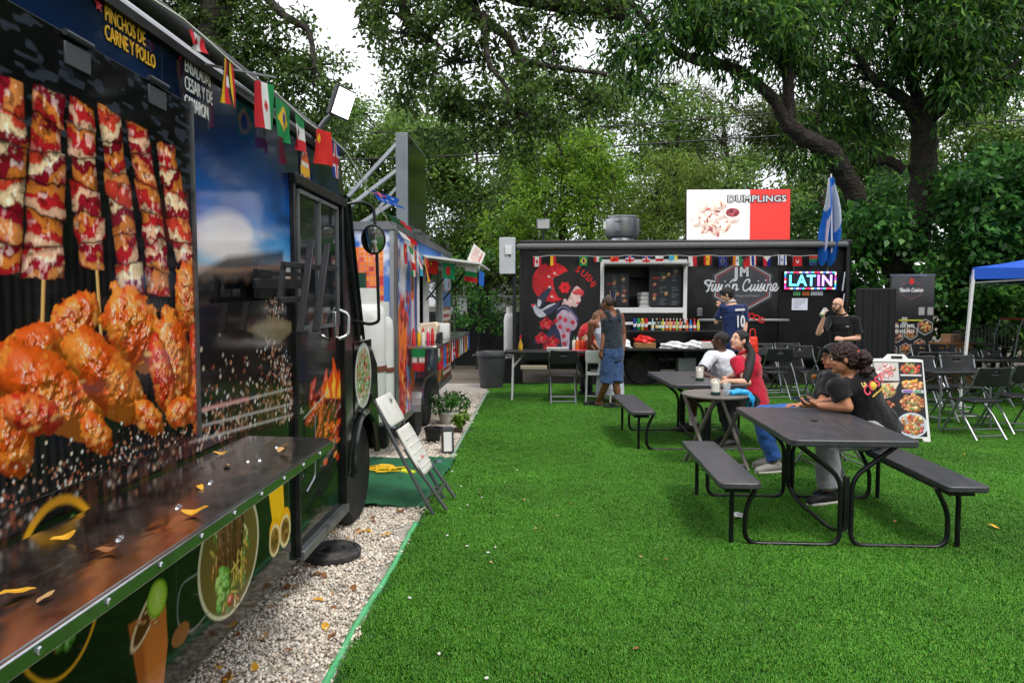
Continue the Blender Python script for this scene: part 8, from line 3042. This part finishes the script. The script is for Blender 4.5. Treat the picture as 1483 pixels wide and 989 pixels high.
def top(J, m, name='shirt', sleeve=.55, hem=-.16, puff=.018, collar=None, tank=False, t1=.97, voxel=.010, female=False):
    t, off, up, rt, fw, L_, sp, bw, hx, Mh = J['_']
    P = J['pelvis']
    B = Body()
    if female:
        secs = [(hem, .18, .135), (0, .178, .13), (.22, .15, .115), (.42, .135, .11), (.64, .15, .13), (.80, .155, .12)]
    else:
        secs = [(hem, .168, .125), (0, .172, .126), (.22, .16, .122), (.42, .155, .118), (.64, .166, .122), (.80, .172, .116)]
    secs = [(a, b + puff, c + puff) for a, b, c in secs]
    if tank:
        secs += [(.86, .14, .105)]
        for q in (-1, 1):
            B.limb([P + up * (L_ * .80) + rt * (q * .07) - fw * .10, P + up * (L_ * .95) + rt * (q * .085) - fw * .07, P + up * (L_ * 1.0) + rt * (q * .09), P + up * (L_ * .84) + rt * (q * .08) + fw * .09], [.04, .032, .028, .03], 10)
    else:
        secs += [(.91, sp * .88 / bw + puff, .085 + puff), (t1, .085 + puff, .07 + puff)]
    B.loft([(P + up * (L_ * a), rt * (b * bw), fw * (c * bw)) for a, b, c in secs], 18)
    if not tank:
        for s in ('l', 'r'):
            sh, el = J['s' + s], J['e' + s]
            e = sh.lerp(el, sleeve)
            B.limb([J['neck'] - up * .105, sh], [.075 + puff * .5, .064 * bw + puff * .3], 12)
            B.limb([sh, sh.lerp(e, .5)], [.064 * bw, .066 * bw], 12)
            d = (e - sh).normalized()
            B.tube([sh.lerp(e, .3), e], [.066 * bw, .069 * bw], 12)
    o = B.skin(name, m, t, off, voxel, 3)
    if collar is not None:
        c = J['neck'] + (J['head'] - J['neck']) * .12 - off
        MB().tube([c + rt * (.066 * math.cos(a)) + fw * (.06 * math.sin(a)) - up * (.02 * math.sin(a)) for a in np.linspace(0, 6.283, 22)], .016, 8).build('collar', collar, t, ang=180)
    return o

def bottoms(J, m, name='trousers', to=.95, puff=.016, voxel=.010, waist=.12, flare=1.0):
    """to: 0..1 down to the knee, 1..2 down to the ankle."""
    t, off, up, rt, fw, L_, sp, bw, hx, Mh = J['_']
    P = J['pelvis']
    B = Body()
    B.loft([(P + up * (L_ * a), rt * ((b + puff) * bw), fw * ((c + puff) * bw)) for a, b, c in ((-.2, .13, .105), (-.08, .165, .122), (0, .17, .124), (waist, .16, .118))], 16)
    for s in ('l', 'r'):
        h, k, a = J['h' + s], J['k' + s], J['a' + s]
        if to <= 1:
            e = h.lerp(k, to)
            B.limb([h, h.lerp(e, .5)], [(.092 + puff) * bw, (.09 + puff) * bw], 12)
            B.tube([h.lerp(e, .3), h.lerp(e, .7), e], [(.094 + puff) * bw, (.09 + puff) * bw, (.086 + puff) * bw * flare], 14)
        else:
            e = k.lerp(a, to - 1)
            B.limb([h, h.lerp(k, .5), k], [(.09 + puff) * bw, (.082 + puff) * bw, (.058 + puff) * bw], 12)
            B.limb([k, k.lerp(e, .5)], [(.058 + puff) * bw, (.056 + puff) * bw], 12)
            B.tube([k.lerp(e, .3), e], [(.058 + puff) * bw, (.052 + puff) * bw * flare], 12)
    return B.skin(name, m, t, off, voxel, 3)

def shoes(J, m, sole=None, name='shoe', r=.04):
    t, off = J['_'][:2]
    for s in ('l', 'r'):
        a, to = J['a' + s], J['t' + s]
        d = (to - a)
        d.z = 0
        d.normalize()
        B = Body()
        heel = Vector((a.x, a.y, a.z - .035)) - d * .045
        tip = Vector((to.x, to.y, to.z)) + d * .02
        B.limb([heel, (heel + tip) / 2 + Vector((0, 0, .008)), tip], [r, r * 1.08, r * .82], 12)
        B.limb([heel + Vector((0, 0, .02)) + d * .03, a + Vector((0, 0, .01))], [r, r * .95], 10, 3)
        o = B.skin(name, m, t, off, .009, 2)
        if sole:
            sd = Vector((-d.y, d.x, 0))
            z_ = min(heel.z, tip.z) - r * .8
            pts = [heel - d * .035, heel - d * .02 + sd * .036, (heel + tip) / 2 + sd * .044, tip + sd * .034, tip + d * .034, tip - sd * .034, (heel + tip) / 2 - sd * .044, heel - d * .02 - sd * .036]
            MB().prism([((q - off).x, (q - off).y) for q in pts], (0, 0, max(.012, z_)), (1, 0, 0), (0, 1, 0), .022).build('sole', sole, o, bevel=.004)

def A(px, py, Y):
    return at(px, py, Y)

def mid(a, b, k=.5):
    return a.lerp(b, k)

# --- 1: man in grey tank top and denim shorts, seen from behind, mid stride
Y = 10.5
J = dict(pelvis=A(887, 511, Y), neck=A(885, 450.5, Y), head=A(879, 440, Y - .02), sl=A(873.5, 457, Y), sr=A(899, 457.5, Y + .12),
         el=A(875, 483, Y - .05), wl=A(871, 507, Y - .10), er=A(903.5, 484, Y + .12), wr=A(902.5, 508, Y + .02),
         hl=A(881, 516, Y - .04), hr=A(893, 516, Y + .06), kl=A(878, 556, Y - .08), kr=A(892, 555, Y - .06))
J['al'] = A(866.5, 581, Y + .12)
J['tl'] = J['al'] + Vector((-.16, .04, -.06))
J['ar'] = A(896.5, 584, Y - .04)
J['tr'] = J['ar'] + Vector((-.17, .0, -.06))
DENIM = cloth_mat('denim', (48, 72, 108), dirt=(92, 120, 156), damt=.4, dscale=6)
person('man in a charcoal tank top and denim shorts walking past the order table', J, SK_DARK, (-.6, .8, 0), (-.72, .62, -.05), hairc=hair_mat('stubble', (66, 48, 40)), hair='crop', hands={'l': ((-.15, -.1, -1), (.6, .6, 0), .9, -1), 'r': ((-.1, -.1, -1), (-1, 0, 0), .5, 1)}, hs=.98)
top(J, cloth_mat('charcoal_knit', (46, 53, 62)), 'tank_top', tank=True, hem=-.02, puff=.008)
bottoms(J, DENIM, 'denim_shorts', to=.98, puff=.018, flare=1.06)
t, off = J['_'][:2]
SLIP = mat('slipper_black', (28, 28, 30), .8, var=.1)
for s in ('l', 'r'):
    a, to = J['a' + s], J['t' + s]
    c = mid(a, to, .6) - off
    B = Body()
    B.limb([Vector((a.x, a.y, .03)) - off + Vector((.03, 0, 0)), Vector((to.x, to.y, .03)) - off + Vector((-.03, 0, 0))], [.036, .04], 10)
    B.ell(Vector((c.x, c.y, .065)), (.06, .048, .03), 12, 8)
    B.skin('slipper', SLIP, t, Vector((0, 0, 0)), .009, 2)
MB().tube([J['wl'] - off + Vector((.026 * math.cos(a), .026 * math.sin(a), .0)) for a in np.linspace(0, 6.283, 16)], .008, 6).build('wristwatch', BLACKP, t)

# --- 2: woman in patterned dress bending over the table
Y = 11.0
J = dict(pelvis=A(884, 512, Y), neck=A(868, 462, Y + .12), head=A(874, 448, Y + .22), sl=A(856, 468, Y), sr=A(884, 468, Y + .2),
         el=A(854, 491, Y + .08), wl=A(853, 506, Y + .16), er=A(892, 490, Y + .16), wr=A(884, 504, Y + .3), hl=A(879, 518, Y), hr=A(891, 518, Y + .06), kl=A(877, 548, Y), kr=A(891, 548, Y + .05))
for s, px in (('l', 874), ('r', 892)):
    J['a' + s] = Vector((A(px, 437, Y).x, Y + .05, .075))
    J['t' + s] = J['a' + s] + Vector((-.06, .14, -.045))
person('woman in a blue and white patterned dress bending over the order table', J, SK_DARK, (-.4, .9, 0), (-.3, .9, -.3), hairc=hair_mat('hair_dark_brown', (44, 32, 28)), hair='bun', female=True, hs=.92, hands={'l': ((0, .4, -1), (1, 0, 0), .6, -1)})
m = cloth_mat('patterned_cotton', (206, 212, 224), dirt=(64, 78, 118), damt=1.0, dscale=26)
t, off, up, rt, fw, L_, sp, bw, hx, Mh = J['_']
B = Body()
P = J['pelvis']
B.loft([(P + up * L_ * .86, rt * .13, fw * .10), (P + up * L_ * .62, rt * .165, fw * .15), (P + up * L_ * .3, rt * .15, fw * .125), (P, rt * .19, fw * .15),
        (Vector((P.x - .0, P.y, .5)), Vector((.20, .03, 0)), Vector((-.03, .17, 0))), (Vector((P.x - .01, P.y, .14)), Vector((.225, .03, 0)), Vector((-.03, .19, 0)))], 22)
B.skin('dress', m, t, off, .011, 2)

# --- 3: woman with a hair bun in a red polo leaning over the table
Y = 11.85
J = dict(pelvis=A(842, 512, Y), neck=A(854, 470, Y - .08), head=A(866, 462, Y - .12), sl=A(858, 476, Y - .26), sr=A(846, 476, Y + .06), el=A(846, 492, Y - .30), wl=A(858, 503, Y - .36), er=A(858, 492, Y - .05), wr=A(866, 503, Y - .2),
         hl=A(843, 517, Y - .09), hr=A(840, 517, Y + .09), kl=A(851, 543, Y - .12), kr=A(848, 543, Y + .06))
for s, dx in (('l', .04), ('r', -.05)):
    J['a' + s] = Vector((A(850, 437, Y).x + dx, Y + (-.1 if s == 'l' else .08), .08))
    J['t' + s] = J['a' + s] + Vector((.15, -.02, -.05))
hf, hr_, hu = axes((.85, -.35, -.45))
J['hair_pts'] = [(J['head'] + hu * .10 - hf * .045, (.045, .045, .042))]
POLO_R = cloth_mat('red_polo', (186, 24, 36))
person('woman with a hair bun in a red polo leaning over the order table', J, SK_TAN, (.7, -.3, 0), (.85, -.35, -.45), look_up=(0, 0, 1), hairc=hair_mat('hair_light_brown', (116, 84, 54)), hair='bun', female=True, hs=.95, hands={'l': ((.6, -.1, -.6), (0, 0, -1), .6, 1), 'r': ((.6, -.1, -.6), (0, 0, -1), .6, -1)})
top(J, POLO_R, 'polo_shirt', collar=POLO_R, female=True)
bottoms(J, cloth_mat('black_trousers', (24, 24, 26)), to=1.92)
shoes(J, mat('shoe_black', (24, 24, 25), .6, var=.1))

# --- 4: youth in a navy jersey with number 10
Y = 11.9
J = dict(pelvis=A(1061, 497, Y), neck=A(1060, 439, Y), head=A(1052.5, 427, Y - .03), sl=A(1046.5, 446, Y - .02), sr=A(1077, 446, Y + .14), el=A(1037.5, 467, Y + .05), wl=A(1043, 446, Y + .02), er=A(1079.5, 471, Y + .12), wr=A(1076, 492, Y + .02),
         hl=A(1055, 502, Y - .04), hr=A(1068, 502, Y + .08), kl=A(1055, 538, Y), kr=A(1068, 538, Y + .08))
for s, px in (('l', 1054), ('r', 1070)):
    J['a' + s] = Vector((A(px, 437, Y).x, Y + .04, .085))
    J['t' + s] = J['a' + s] + Vector((-.13, .08, -.05))
hf, hr_, hu = axes((-.86, .35, -.3))
J['hair_pts'] = [(J['head'] + hu * .07 + hf * .06, (.05, .05, .035)), (J['head'] - hf * .07 - hu * .02, (.05, .05, .06))]
JER = cloth_mat('navy_jersey', (30, 44, 88))
person('dark haired youth in a navy number 10 jersey with a hand at his mouth', J, SK_LIGHT, (-.4, .9, 0), (-.86, .35, -.3), hairc=hair_mat('hair_black', (26, 22, 22)), hair='short', hs=1.0, hands={'l': ((-.1, -.05, .6), (-.3, .8, 0), 1.2, 1)})
top(J, JER, 'jersey', sleeve=.78, hem=-.2, puff=.03, collar=mat('collar_white', (214, 214, 218), .8, var=.05))
bottoms(J, cloth_mat('navy_shorts', (26, 30, 46)), to=.98, puff=.02)
shoes(J, mat('shoe_white', (206, 206, 204), .6, var=.08))
t, off, up, rt, fw, L_, sp, bw, hx, Mh = J['_']
NUM = mat('jersey_white', (224, 224, 228), .7, var=.05)
bk = J['pelvis'] + up * (L_ * .56) - fw * .172 + rt * .03 - off
for k, (s_, sz_, dz, wx) in enumerate((('10', .27, -.10, .72), ('', .062, .175, 1.0))):
    if k == 0:
        lettering(s_, sz_, bk + up * dz, rt, up, NUM, t, name='back_number', offset=.006, wx=wx)
    else:
        MB().box(bk + up * .185, (.19, .006, .035), Matrix((rt, fw, up)).transposed()).build('name_strip', NUM, t)
MB().ell(J['sl'].lerp(J['el'], .62) - off - fw * .062, (.03, .012, .025), 10, 6).build('sleeve_patch', NUM, t)

# --- 5: man in white T-shirt seated at the farther picnic table
Y = 8.62
J = dict(pelvis=A(1056, 562, Y), neck=A(1043, 508, Y), head=A(1043, 494, Y - .02), sl=A(1030, 516, Y - .17), sr=A(1055, 515, Y + .17), el=A(1013, 541, Y - .3), wl=A(1030, 546, Y - .62), er=A(1024, 538, Y + .2), wr=A(1004, 546, Y + .0),
         hl=A(1053, 566, Y - .09), hr=A(1053, 565, Y + .09), kl=A(1004, 573, Y - .12), kr=A(1004, 572, Y + .1))
for s, dy in (('l', -.12), ('r', .1)):
    J['a' + s] = Vector((J['k' + s].x + .0, Y + dy, .09))
    J['t' + s] = J['a' + s] + Vector((-.16, .0, -.05))
person('man in a white T-shirt sitting at the farther picnic table', J, SK_DEEP, (-1, 0, 0), (-.85, .5, .05), hairc=hair_mat('hair_cropped_black', (28, 24, 24)), hair='crop', bw=1.06, hands={'l': ((.3, -.8, 0), (0, 0, -1), .4, -1), 'r': ((-.7, -.7, 0), (0, 0, -1), .4, 1)})
top(J, cloth_mat('white_cotton', (214, 217, 224), var=.06), 't_shirt', sleeve=.7, puff=.026, hem=-.12)
bottoms(J, cloth_mat('maroon_shorts', (112, 26, 38)), 'shorts', to=1.02, puff=.02)
shoes(J, mat('shoe_dark', (36, 34, 36), .6, var=.1), name='trainer')
t, off = J['_'][:2]
for s in ('l', 'r'):
    MB().tube([J['a' + s] - off + Vector((0, 0, .01)), J['a' + s] - off + Vector((0, 0, .12))], [.045, .046], 12).build('sock', WHITEP, t)

# --- 6: woman in red polo with long black ponytail
Y = 7.85
J = dict(pelvis=A(1090, 573, Y), neck=A(1079, 512, Y), head=A(1070, 493, Y - .04), sl=A(1066, 524, Y - .18), sr=A(1093, 521, Y + .16), el=A(1083, 554, Y - .36), wl=A(1056, 552, Y - .50), er=A(1058, 548, Y + .0), wr=A(1044, 549, Y - .26),
         hl=A(1088, 580, Y - .10), hr=A(1088, 577, Y + .10), kl=A(1050, 588, Y - .18), kr=A(1046, 584, Y + .12))
J['al'] = Vector((J['kl'].x + .10, Y - .2, .10))
J['tl'] = J['al'] + Vector((-.15, -.07, -.06))
J['ar'] = Vector((J['kr'].x + .08, Y + .05, .10))
J['tr'] = J['ar'] + Vector((-.15, -.06, -.06))
hf, hr_, hu = axes((-.82, -.42, .28))
hd = J['head']
tail = hd - hf * .105 + hu * .01
J['hair_pts'] = [(tail, (.04, .04, .04)), (tail, A(1088, 512, Y - .14), A(1085, 532, Y - .30), A(1080, 550, Y - .38), A(1076, 565, Y - .38), [.036, .045, .05, .042, .018]), (hd + hu * .06 - hf * .03, (.082, .09, .05))]
POLO_C = cloth_mat('crimson_polo', (184, 26, 52))
person('woman in a crimson polo with a long black ponytail looking up at the round table', J, SK_LIGHT, (-.9, -.3, 0), (-.82, -.42, .28), hairc=hair_mat('hair_jet', (24, 20, 20)), hair='pony', female=True, voxel=.008, hands={'l': ((-1, .0, .05), (0, .6, -.4), .6, 1), 'r': ((-.7, -.5, 0), (0, 0, -1), .7, -1)})
top(J, POLO_C, 'polo_shirt', collar=POLO_C, female=True, sleeve=.6, hem=-.22)
bottoms(J, cloth_mat('black_leggings', (26, 26, 28)), to=1.95)
shoes(J, mat('trainer_black', (34, 33, 34), .6, var=.1), mat('sole_dark', (70, 66, 62), .8), name='trainer')
t, off = J['_'][:2]
MB().tube([tail - off + (hr_ * math.cos(a) + hu * math.sin(a)) * .036 - hf * .01 for a in np.linspace(0, 6.283, 14)], .010, 6).build('hair_tie', WHITEP, t)
phone = MB().box(J['wl'] + Vector((-.10, -.0, .035)), (.07, .012, .14), (R(60), R(10), R(80))).build('phone', mat('phone_grey', (90, 92, 98), .2), None, bevel=.004)
tag(phone, 'phone in the hands of the woman in crimson', 'phone', 'phones')

# --- 7: bald man with glasses drinking, black polo
Y = 11.55
J = dict(pelvis=A(1221, 515, Y), neck=A(1220, 456, Y), head=A(1213, 442, Y - .04), sl=A(1238.5, 464, Y - .14), sr=A(1202, 464, Y + .04), er=A(1185, 483, Y - .14), wr=A(1193, 460, Y - .26), el=A(1243, 490, Y - .14), wl=A(1222, 491, Y - .32),
         hl=A(1228, 521, Y - .04), hr=A(1213, 521, Y + .02), kl=A(1229, 545, Y - .04), kr=A(1212, 545, Y))
for s, px in (('l', 1230), ('r', 1211)):
    J['k' + s].z = .5
    J['a' + s] = Vector((A(px, 437, Y).x, Y, .085))
    J['t' + s] = J['a' + s] + Vector((-.1, -.12, -.05))
BP = cloth_mat('black_polo', (22, 22, 25))
person('bald bearded man with glasses in a black polo drinking from a glass', J, SK_LIGHT, (-.4, -.9, 0), (-.82, -.52, .06), hairc=None, hair=None, bw=1.1, hands={'r': ((-.0, -.15, .9), (.7, -.4, .2), 1.0, -1), 'l': ((-.9, -.2, .1), (.1, .9, -.3), .8, 1)}, hs=1.04)
top(J, BP, 'polo_shirt', collar=BP, puff=.028, sleeve=.72, hem=-.2)
bottoms(J, cloth_mat('black_trousers', (24, 24, 26)), to=1.95)
shoes(J, mat('shoe_black', (24, 24, 25)))
t, off, up, rt, fw, L_, sp, bw, (hf, hr_, hu), Mh = J['_']
H = J['head'] - off
bd = Body()
bd.ell(H - hu * .085 + hf * .045, (.046, .036, .034), 14, 8, Mh)
for s in (-1, 1):
    bd.limb([H - hu * .02 + hr_ * s * .068 + hf * .02, H - hu * .065 + hr_ * s * .052 + hf * .04, H - hu * .095 + hr_ * s * .02 + hf * .062], [.012, .018, .018], 8)
bd.limb([H - hu * .045 + hr_ * .026 + hf * .086, H - hu * .043 + hf * .094, H - hu * .045 - hr_ * .026 + hf * .086], [.006, .007, .006], 8)
bd.skin('beard', hair_mat('beard_dark', (62, 46, 40)), t, Vector((0, 0, 0)), .007, 2)
g = MB()
for s in (-1, 1):
    c = H + hu * .006 + hr_ * s * .033 + hf * .098
    g.tube([c + hr_ * (.027 * math.cos(a)) + hu * (.02 * math.sin(a)) for a in np.linspace(0, 6.283, 18)], .004, 6, cap=False)
    g.tube([c + hr_ * s * .027, H + hr_ * s * .08 + hf * .0], .0035, 5)
g.tube([H + hu * .008 + hr_ * .007 + hf * .1, H + hu * .008 - hr_ * .007 + hf * .1], .0035, 5)
g.build('glasses', BLACKP, t)['kind'] = 'stuff'
MB().ell(J['pelvis'] + up * (L_ * .72) + fw * .172 + rt * -.09 - off, (.03, .012, .018), 8, 6).build('chest_logo', mat('logo_thread', (120, 116, 122), .8), t)
c = J['wr'] + Vector((-.03, -.03, .07))
ax_ = Vector((.5, .25, .55)).normalized()
gt = thing('drinking_glass', 'glass of yellow green drink raised to the bald man\'s lips', 'glass', c)
Mg = ax_.to_track_quat('Z', 'Y').to_matrix()
MB().lathe([(.032, -.05), (.034, -.045), (.042, .09), (.04, .09), (.031, -.042)], 18, (0, 0, 0), Mg).build('glass', GLASS, gt, ang=40)
MB().lathe([(.029, -.04), (.034, .012), (.001, .013)], 16, (0, 0, 0), Mg).build('drink', mat('lime_drink', (206, 196, 40), .2, var=.1), gt)

# --- 8: person in a black cap and jeans
Y = 6.62
J = dict(pelvis=A(1196, 598, Y + .1), neck=A(1216, 535, Y), head=A(1206, 517, Y - .03), sl=A(1203, 548, Y - .18), sr=A(1233, 546, Y + .16), el=A(1190, 584, Y - .28), wl=A(1160, 586, Y - .34), er=A(1205, 580, Y + .16), wr=A(1170, 585, Y + .04),
         hl=A(1186, 604, Y), hr=A(1186, 602, Y + .16), kl=A(1099, 601, Y - .12), kr=A(1102, 598, Y + .12))
J['al'] = Vector((J['kl'].x + .16, Y - .12, .10))
J['tl'] = J['al'] + Vector((-.16, -.05, -.06))
J['ar'] = Vector((J['kr'].x + .12, Y + .12, .10))
J['tr'] = J['ar'] + Vector((-.16, -.04, -.06))
BT = cloth_mat('black_tee', (21, 21, 23))
hf, hr_, hu = axes((-.97, -.15, .02))
J['hair_pts'] = [(J['head'] - hf * .06 - hu * .04, (.06, .06, .07))]
person('person in a black cap and jeans at the near picnic table', J, SK_MED, (-.95, -.2, 0), (-.97, -.15, .02), hairc=hair_mat('hair_curly_brown', (40, 28, 24)), hair='bun', bw=1.05, voxel=.008, hands={'l': ((-1, -.1, .0), (0, 0, -1), .6, 1), 'r': ((-1, -.1, .0), (0, 0, -1), .6, -1)})
top(J, BT, 't_shirt', puff=.026, sleeve=.75, hem=-.16)
bottoms(J, cloth_mat('blue_jeans', (44, 88, 156), dirt=(80, 130, 190), damt=.5, dscale=5), 'jeans', to=1.93)
shoes(J, mat('shoe_grey', (150, 146, 140), .7, var=.15, dirt=(70, 66, 62), damt=.4), mat('sole_white', (206, 202, 194), .7), name='trainer')
t, off, up, rt, fw, L_, sp, bw, (hf, hr_, hu), Mh = J['_']
H = J['head'] - off
CAPM = cloth_mat('cap_black', (26, 26, 29))
b_ = Body()
b_.ell(H + hu * .062 - hf * .015, (.089, .108, .072), 18, 12, Mh)
cp_ = b_.skin('cap', CAPM, t, Vector((0, 0, 0)), .009, 2)
mb = MB()
br = [(.082 * math.sin(a), .075 + .075 * math.cos(a)) for a in np.linspace(-1.45, 1.45, 13)] + [(.078, .045), (-.078, .045)]
mb.prism(br[::-1], H + hu * .050 + hf * .0, hr_, (hf + hu * .22).normalized(), .010)
mb.build('cap_brim', CAPM, cp_, bevel=.003)
g = MB()
for s in (-1, 1):
    c = H + hu * .004 + hr_ * s * .034 + hf * .094
    g.tube([c + hr_ * (.027 * math.cos(a)) + hu * (.02 * math.sin(a)) for a in np.linspace(0, 6.283, 18)], .003, 6, cap=False)
    g.tube([c + hr_ * s * .027, H + hr_ * s * .08], .003, 5)
g.build('glasses', BLACKP, t)['kind'] = 'stuff'
MB().ell(J['pelvis'] + up * (L_ * .72) + fw * .168 - rt * .10 - off, (.028, .012, .018), 8, 6).build('chest_logo', mat('logo_orange', (196, 110, 40), .8, var=0), t)

q = dup(ch0, (2.86, 6.74, .008), R(-82), 'black folding chair under the person in the cap')
q['group'] = 'folding chairs beside the far truck'

# --- 9: woman with dark curly hair holding a phone
Y = 5.62
J = dict(pelvis=A(1266, 619, Y + .02), neck=A(1229, 541, Y), head=A(1218, 519, Y - .04), sl=A(1212, 561, Y - .10), sr=A(1259, 549, Y + .10), el=A(1228, 583, Y - .16), wl=A(1186, 580, Y - .04), er=A(1222, 577, Y + .26), wr=A(1190, 578, Y + .12),
         hl=A(1258, 628, Y - .10), hr=A(1258, 626, Y + .10), kl=A(1196, 637, Y - .10), kr=A(1194, 634, Y + .1))
J['el'].z, J['wl'].z, J['er'].z, J['wr'].z = .785, .775, .785, .775
J['al'] = Vector((J['kl'].x + .03, Y - .12, .10))
J['tl'] = J['al'] + Vector((-.15, -.05, -.06))
J['ar'] = Vector((J['kr'].x + .10, Y + .1, .10))
J['tr'] = J['ar'] + Vector((-.15, -.04, -.06))
hf, hr_, hu = axes((-.93, .1, -.12))
hd = J['head']
bun = hd - hf * .155 - hu * .03
rgh = random.Random(3)
J['hair_pts'] = [(bun, (.062, .066, .075)), (hd - hf * .09 + hu * .0, (.06, .07, .07))] + [(bun + Vector((rgh.uniform(-.05, .05), rgh.uniform(-.06, .06), rgh.uniform(-.09, .05))), rgh.uniform(.022, .034)) for _ in range(22)]
person('woman with a curly dark bun in a black printed T-shirt holding a phone', J, SK_TAN, (-.9, .2, 0), (-.93, .1, -.12), hairc=hair_mat('hair_dark_curls', (48, 26, 22)), hair='curly', female=True, bw=1.12, voxel=.007, hs=1.02, hands={'l': ((-1, .12, .1), (.1, .35, .9), .7, -1), 'r': ((-.9, -.35, .1), (.0, -.3, .9), .6, 1)})
tp = top(J, BT, 't_shirt', puff=.024, sleeve=.62, female=True, hem=-.2)
bottoms(J, cloth_mat('grey_sweatpants', (150, 152, 158)), 'sweatpants', to=1.9, puff=.022, flare=1.15)
shoes(J, mat('shoe_black', (24, 24, 25)), mat('sole_white', (206, 202, 194)), name='trainer')
t, off, up, rt, fw, L_, sp, bw, (hf, hr_, hu), Mh = J['_']
MB().tube([hd - off - hf * .125 + hu * .035 + (hr_ * math.cos(a) + (hu + hf).normalized() * math.sin(a)) * .036 for a in np.linspace(0, 6.283, 16)], .014, 8).build('scrunchie', mat('scrunchie_orange', (226, 104, 66), .8, var=.2, bump=.5), t, ang=180)
# print across her back
bkc = J['pelvis'] + up * (L_ * .70) - fw * .178 - off
rtp = (rt - fw * .0).normalized()
for s_, dx, dz, sz_, c_ in (('La', -.115, .075, .055, (226, 200, 120)), ('COST', -.015, .0, .105, (226, 76, 100)), ('', .0, -.035, .026, (206, 170, 70))):
    if sz_ < .03:
        MB().box(bkc + rtp * dx + up * dz, (.17, .004, .012), Matrix((rtp, fw, up)).transposed()).build('back_print', mat('print_gold', c_, .7, var=.6, vscale=60), t)
    else:
        lettering(s_, sz_, bkc + rtp * dx + up * dz, rtp, up, mat('shirt_print_%d' % c_[1], c_, .7, var=0), t, name='back_print', offset=.002, lift=.002)
MB().ell(bkc + rtp * -.035 + up * .032 - fw * .004, (.03, .012, .033), 12, 8).build('back_print', mat('print_lemon', (240, 206, 70), .7, var=0), t)
ph = MB().box(J['wl'] + Vector((-.125, .03, .045)), (.155, .075, .01), (R(18), R(8), R(4))).build('phone', mat('phone_dark', (30, 36, 48), .15, var=0), None, bevel=.003)
tag(ph, 'dark phone held over the near picnic table', 'phone', 'phones')

# red bag hanging behind the woman in crimson
p = at(1091, 512, 8.4)
t = thing('red_bag', 'bright red and orange shopping bag hanging behind the woman in crimson', 'bag', (p.x, 8.45, p.z))
B = Body()
B.loft([(Vector((0, 0, 0)), Vector((.075, 0, 0)), Vector((0, .035, 0))), (Vector((0, 0, .1)), Vector((.07, 0, 0)), Vector((0, .04, 0))), (Vector((.005, 0, .2)), Vector((.055, 0, 0)), Vector((0, .02, 0)))], 14)
B.skin('bag', mat('bag_red_orange', (220, 50, 26), .5, var=.25, vscale=14, bump=.6, bscale=20), t, Vector((0, 0, 0)), .012, 2)
MB().tube(bent([(-.03, 0, .19), (-.025, 0, .29), (.03, 0, .29), (.035, 0, .19)], .04), .006, 6).build('handle', mat('bag_red_orange', (220, 50, 26)), t)
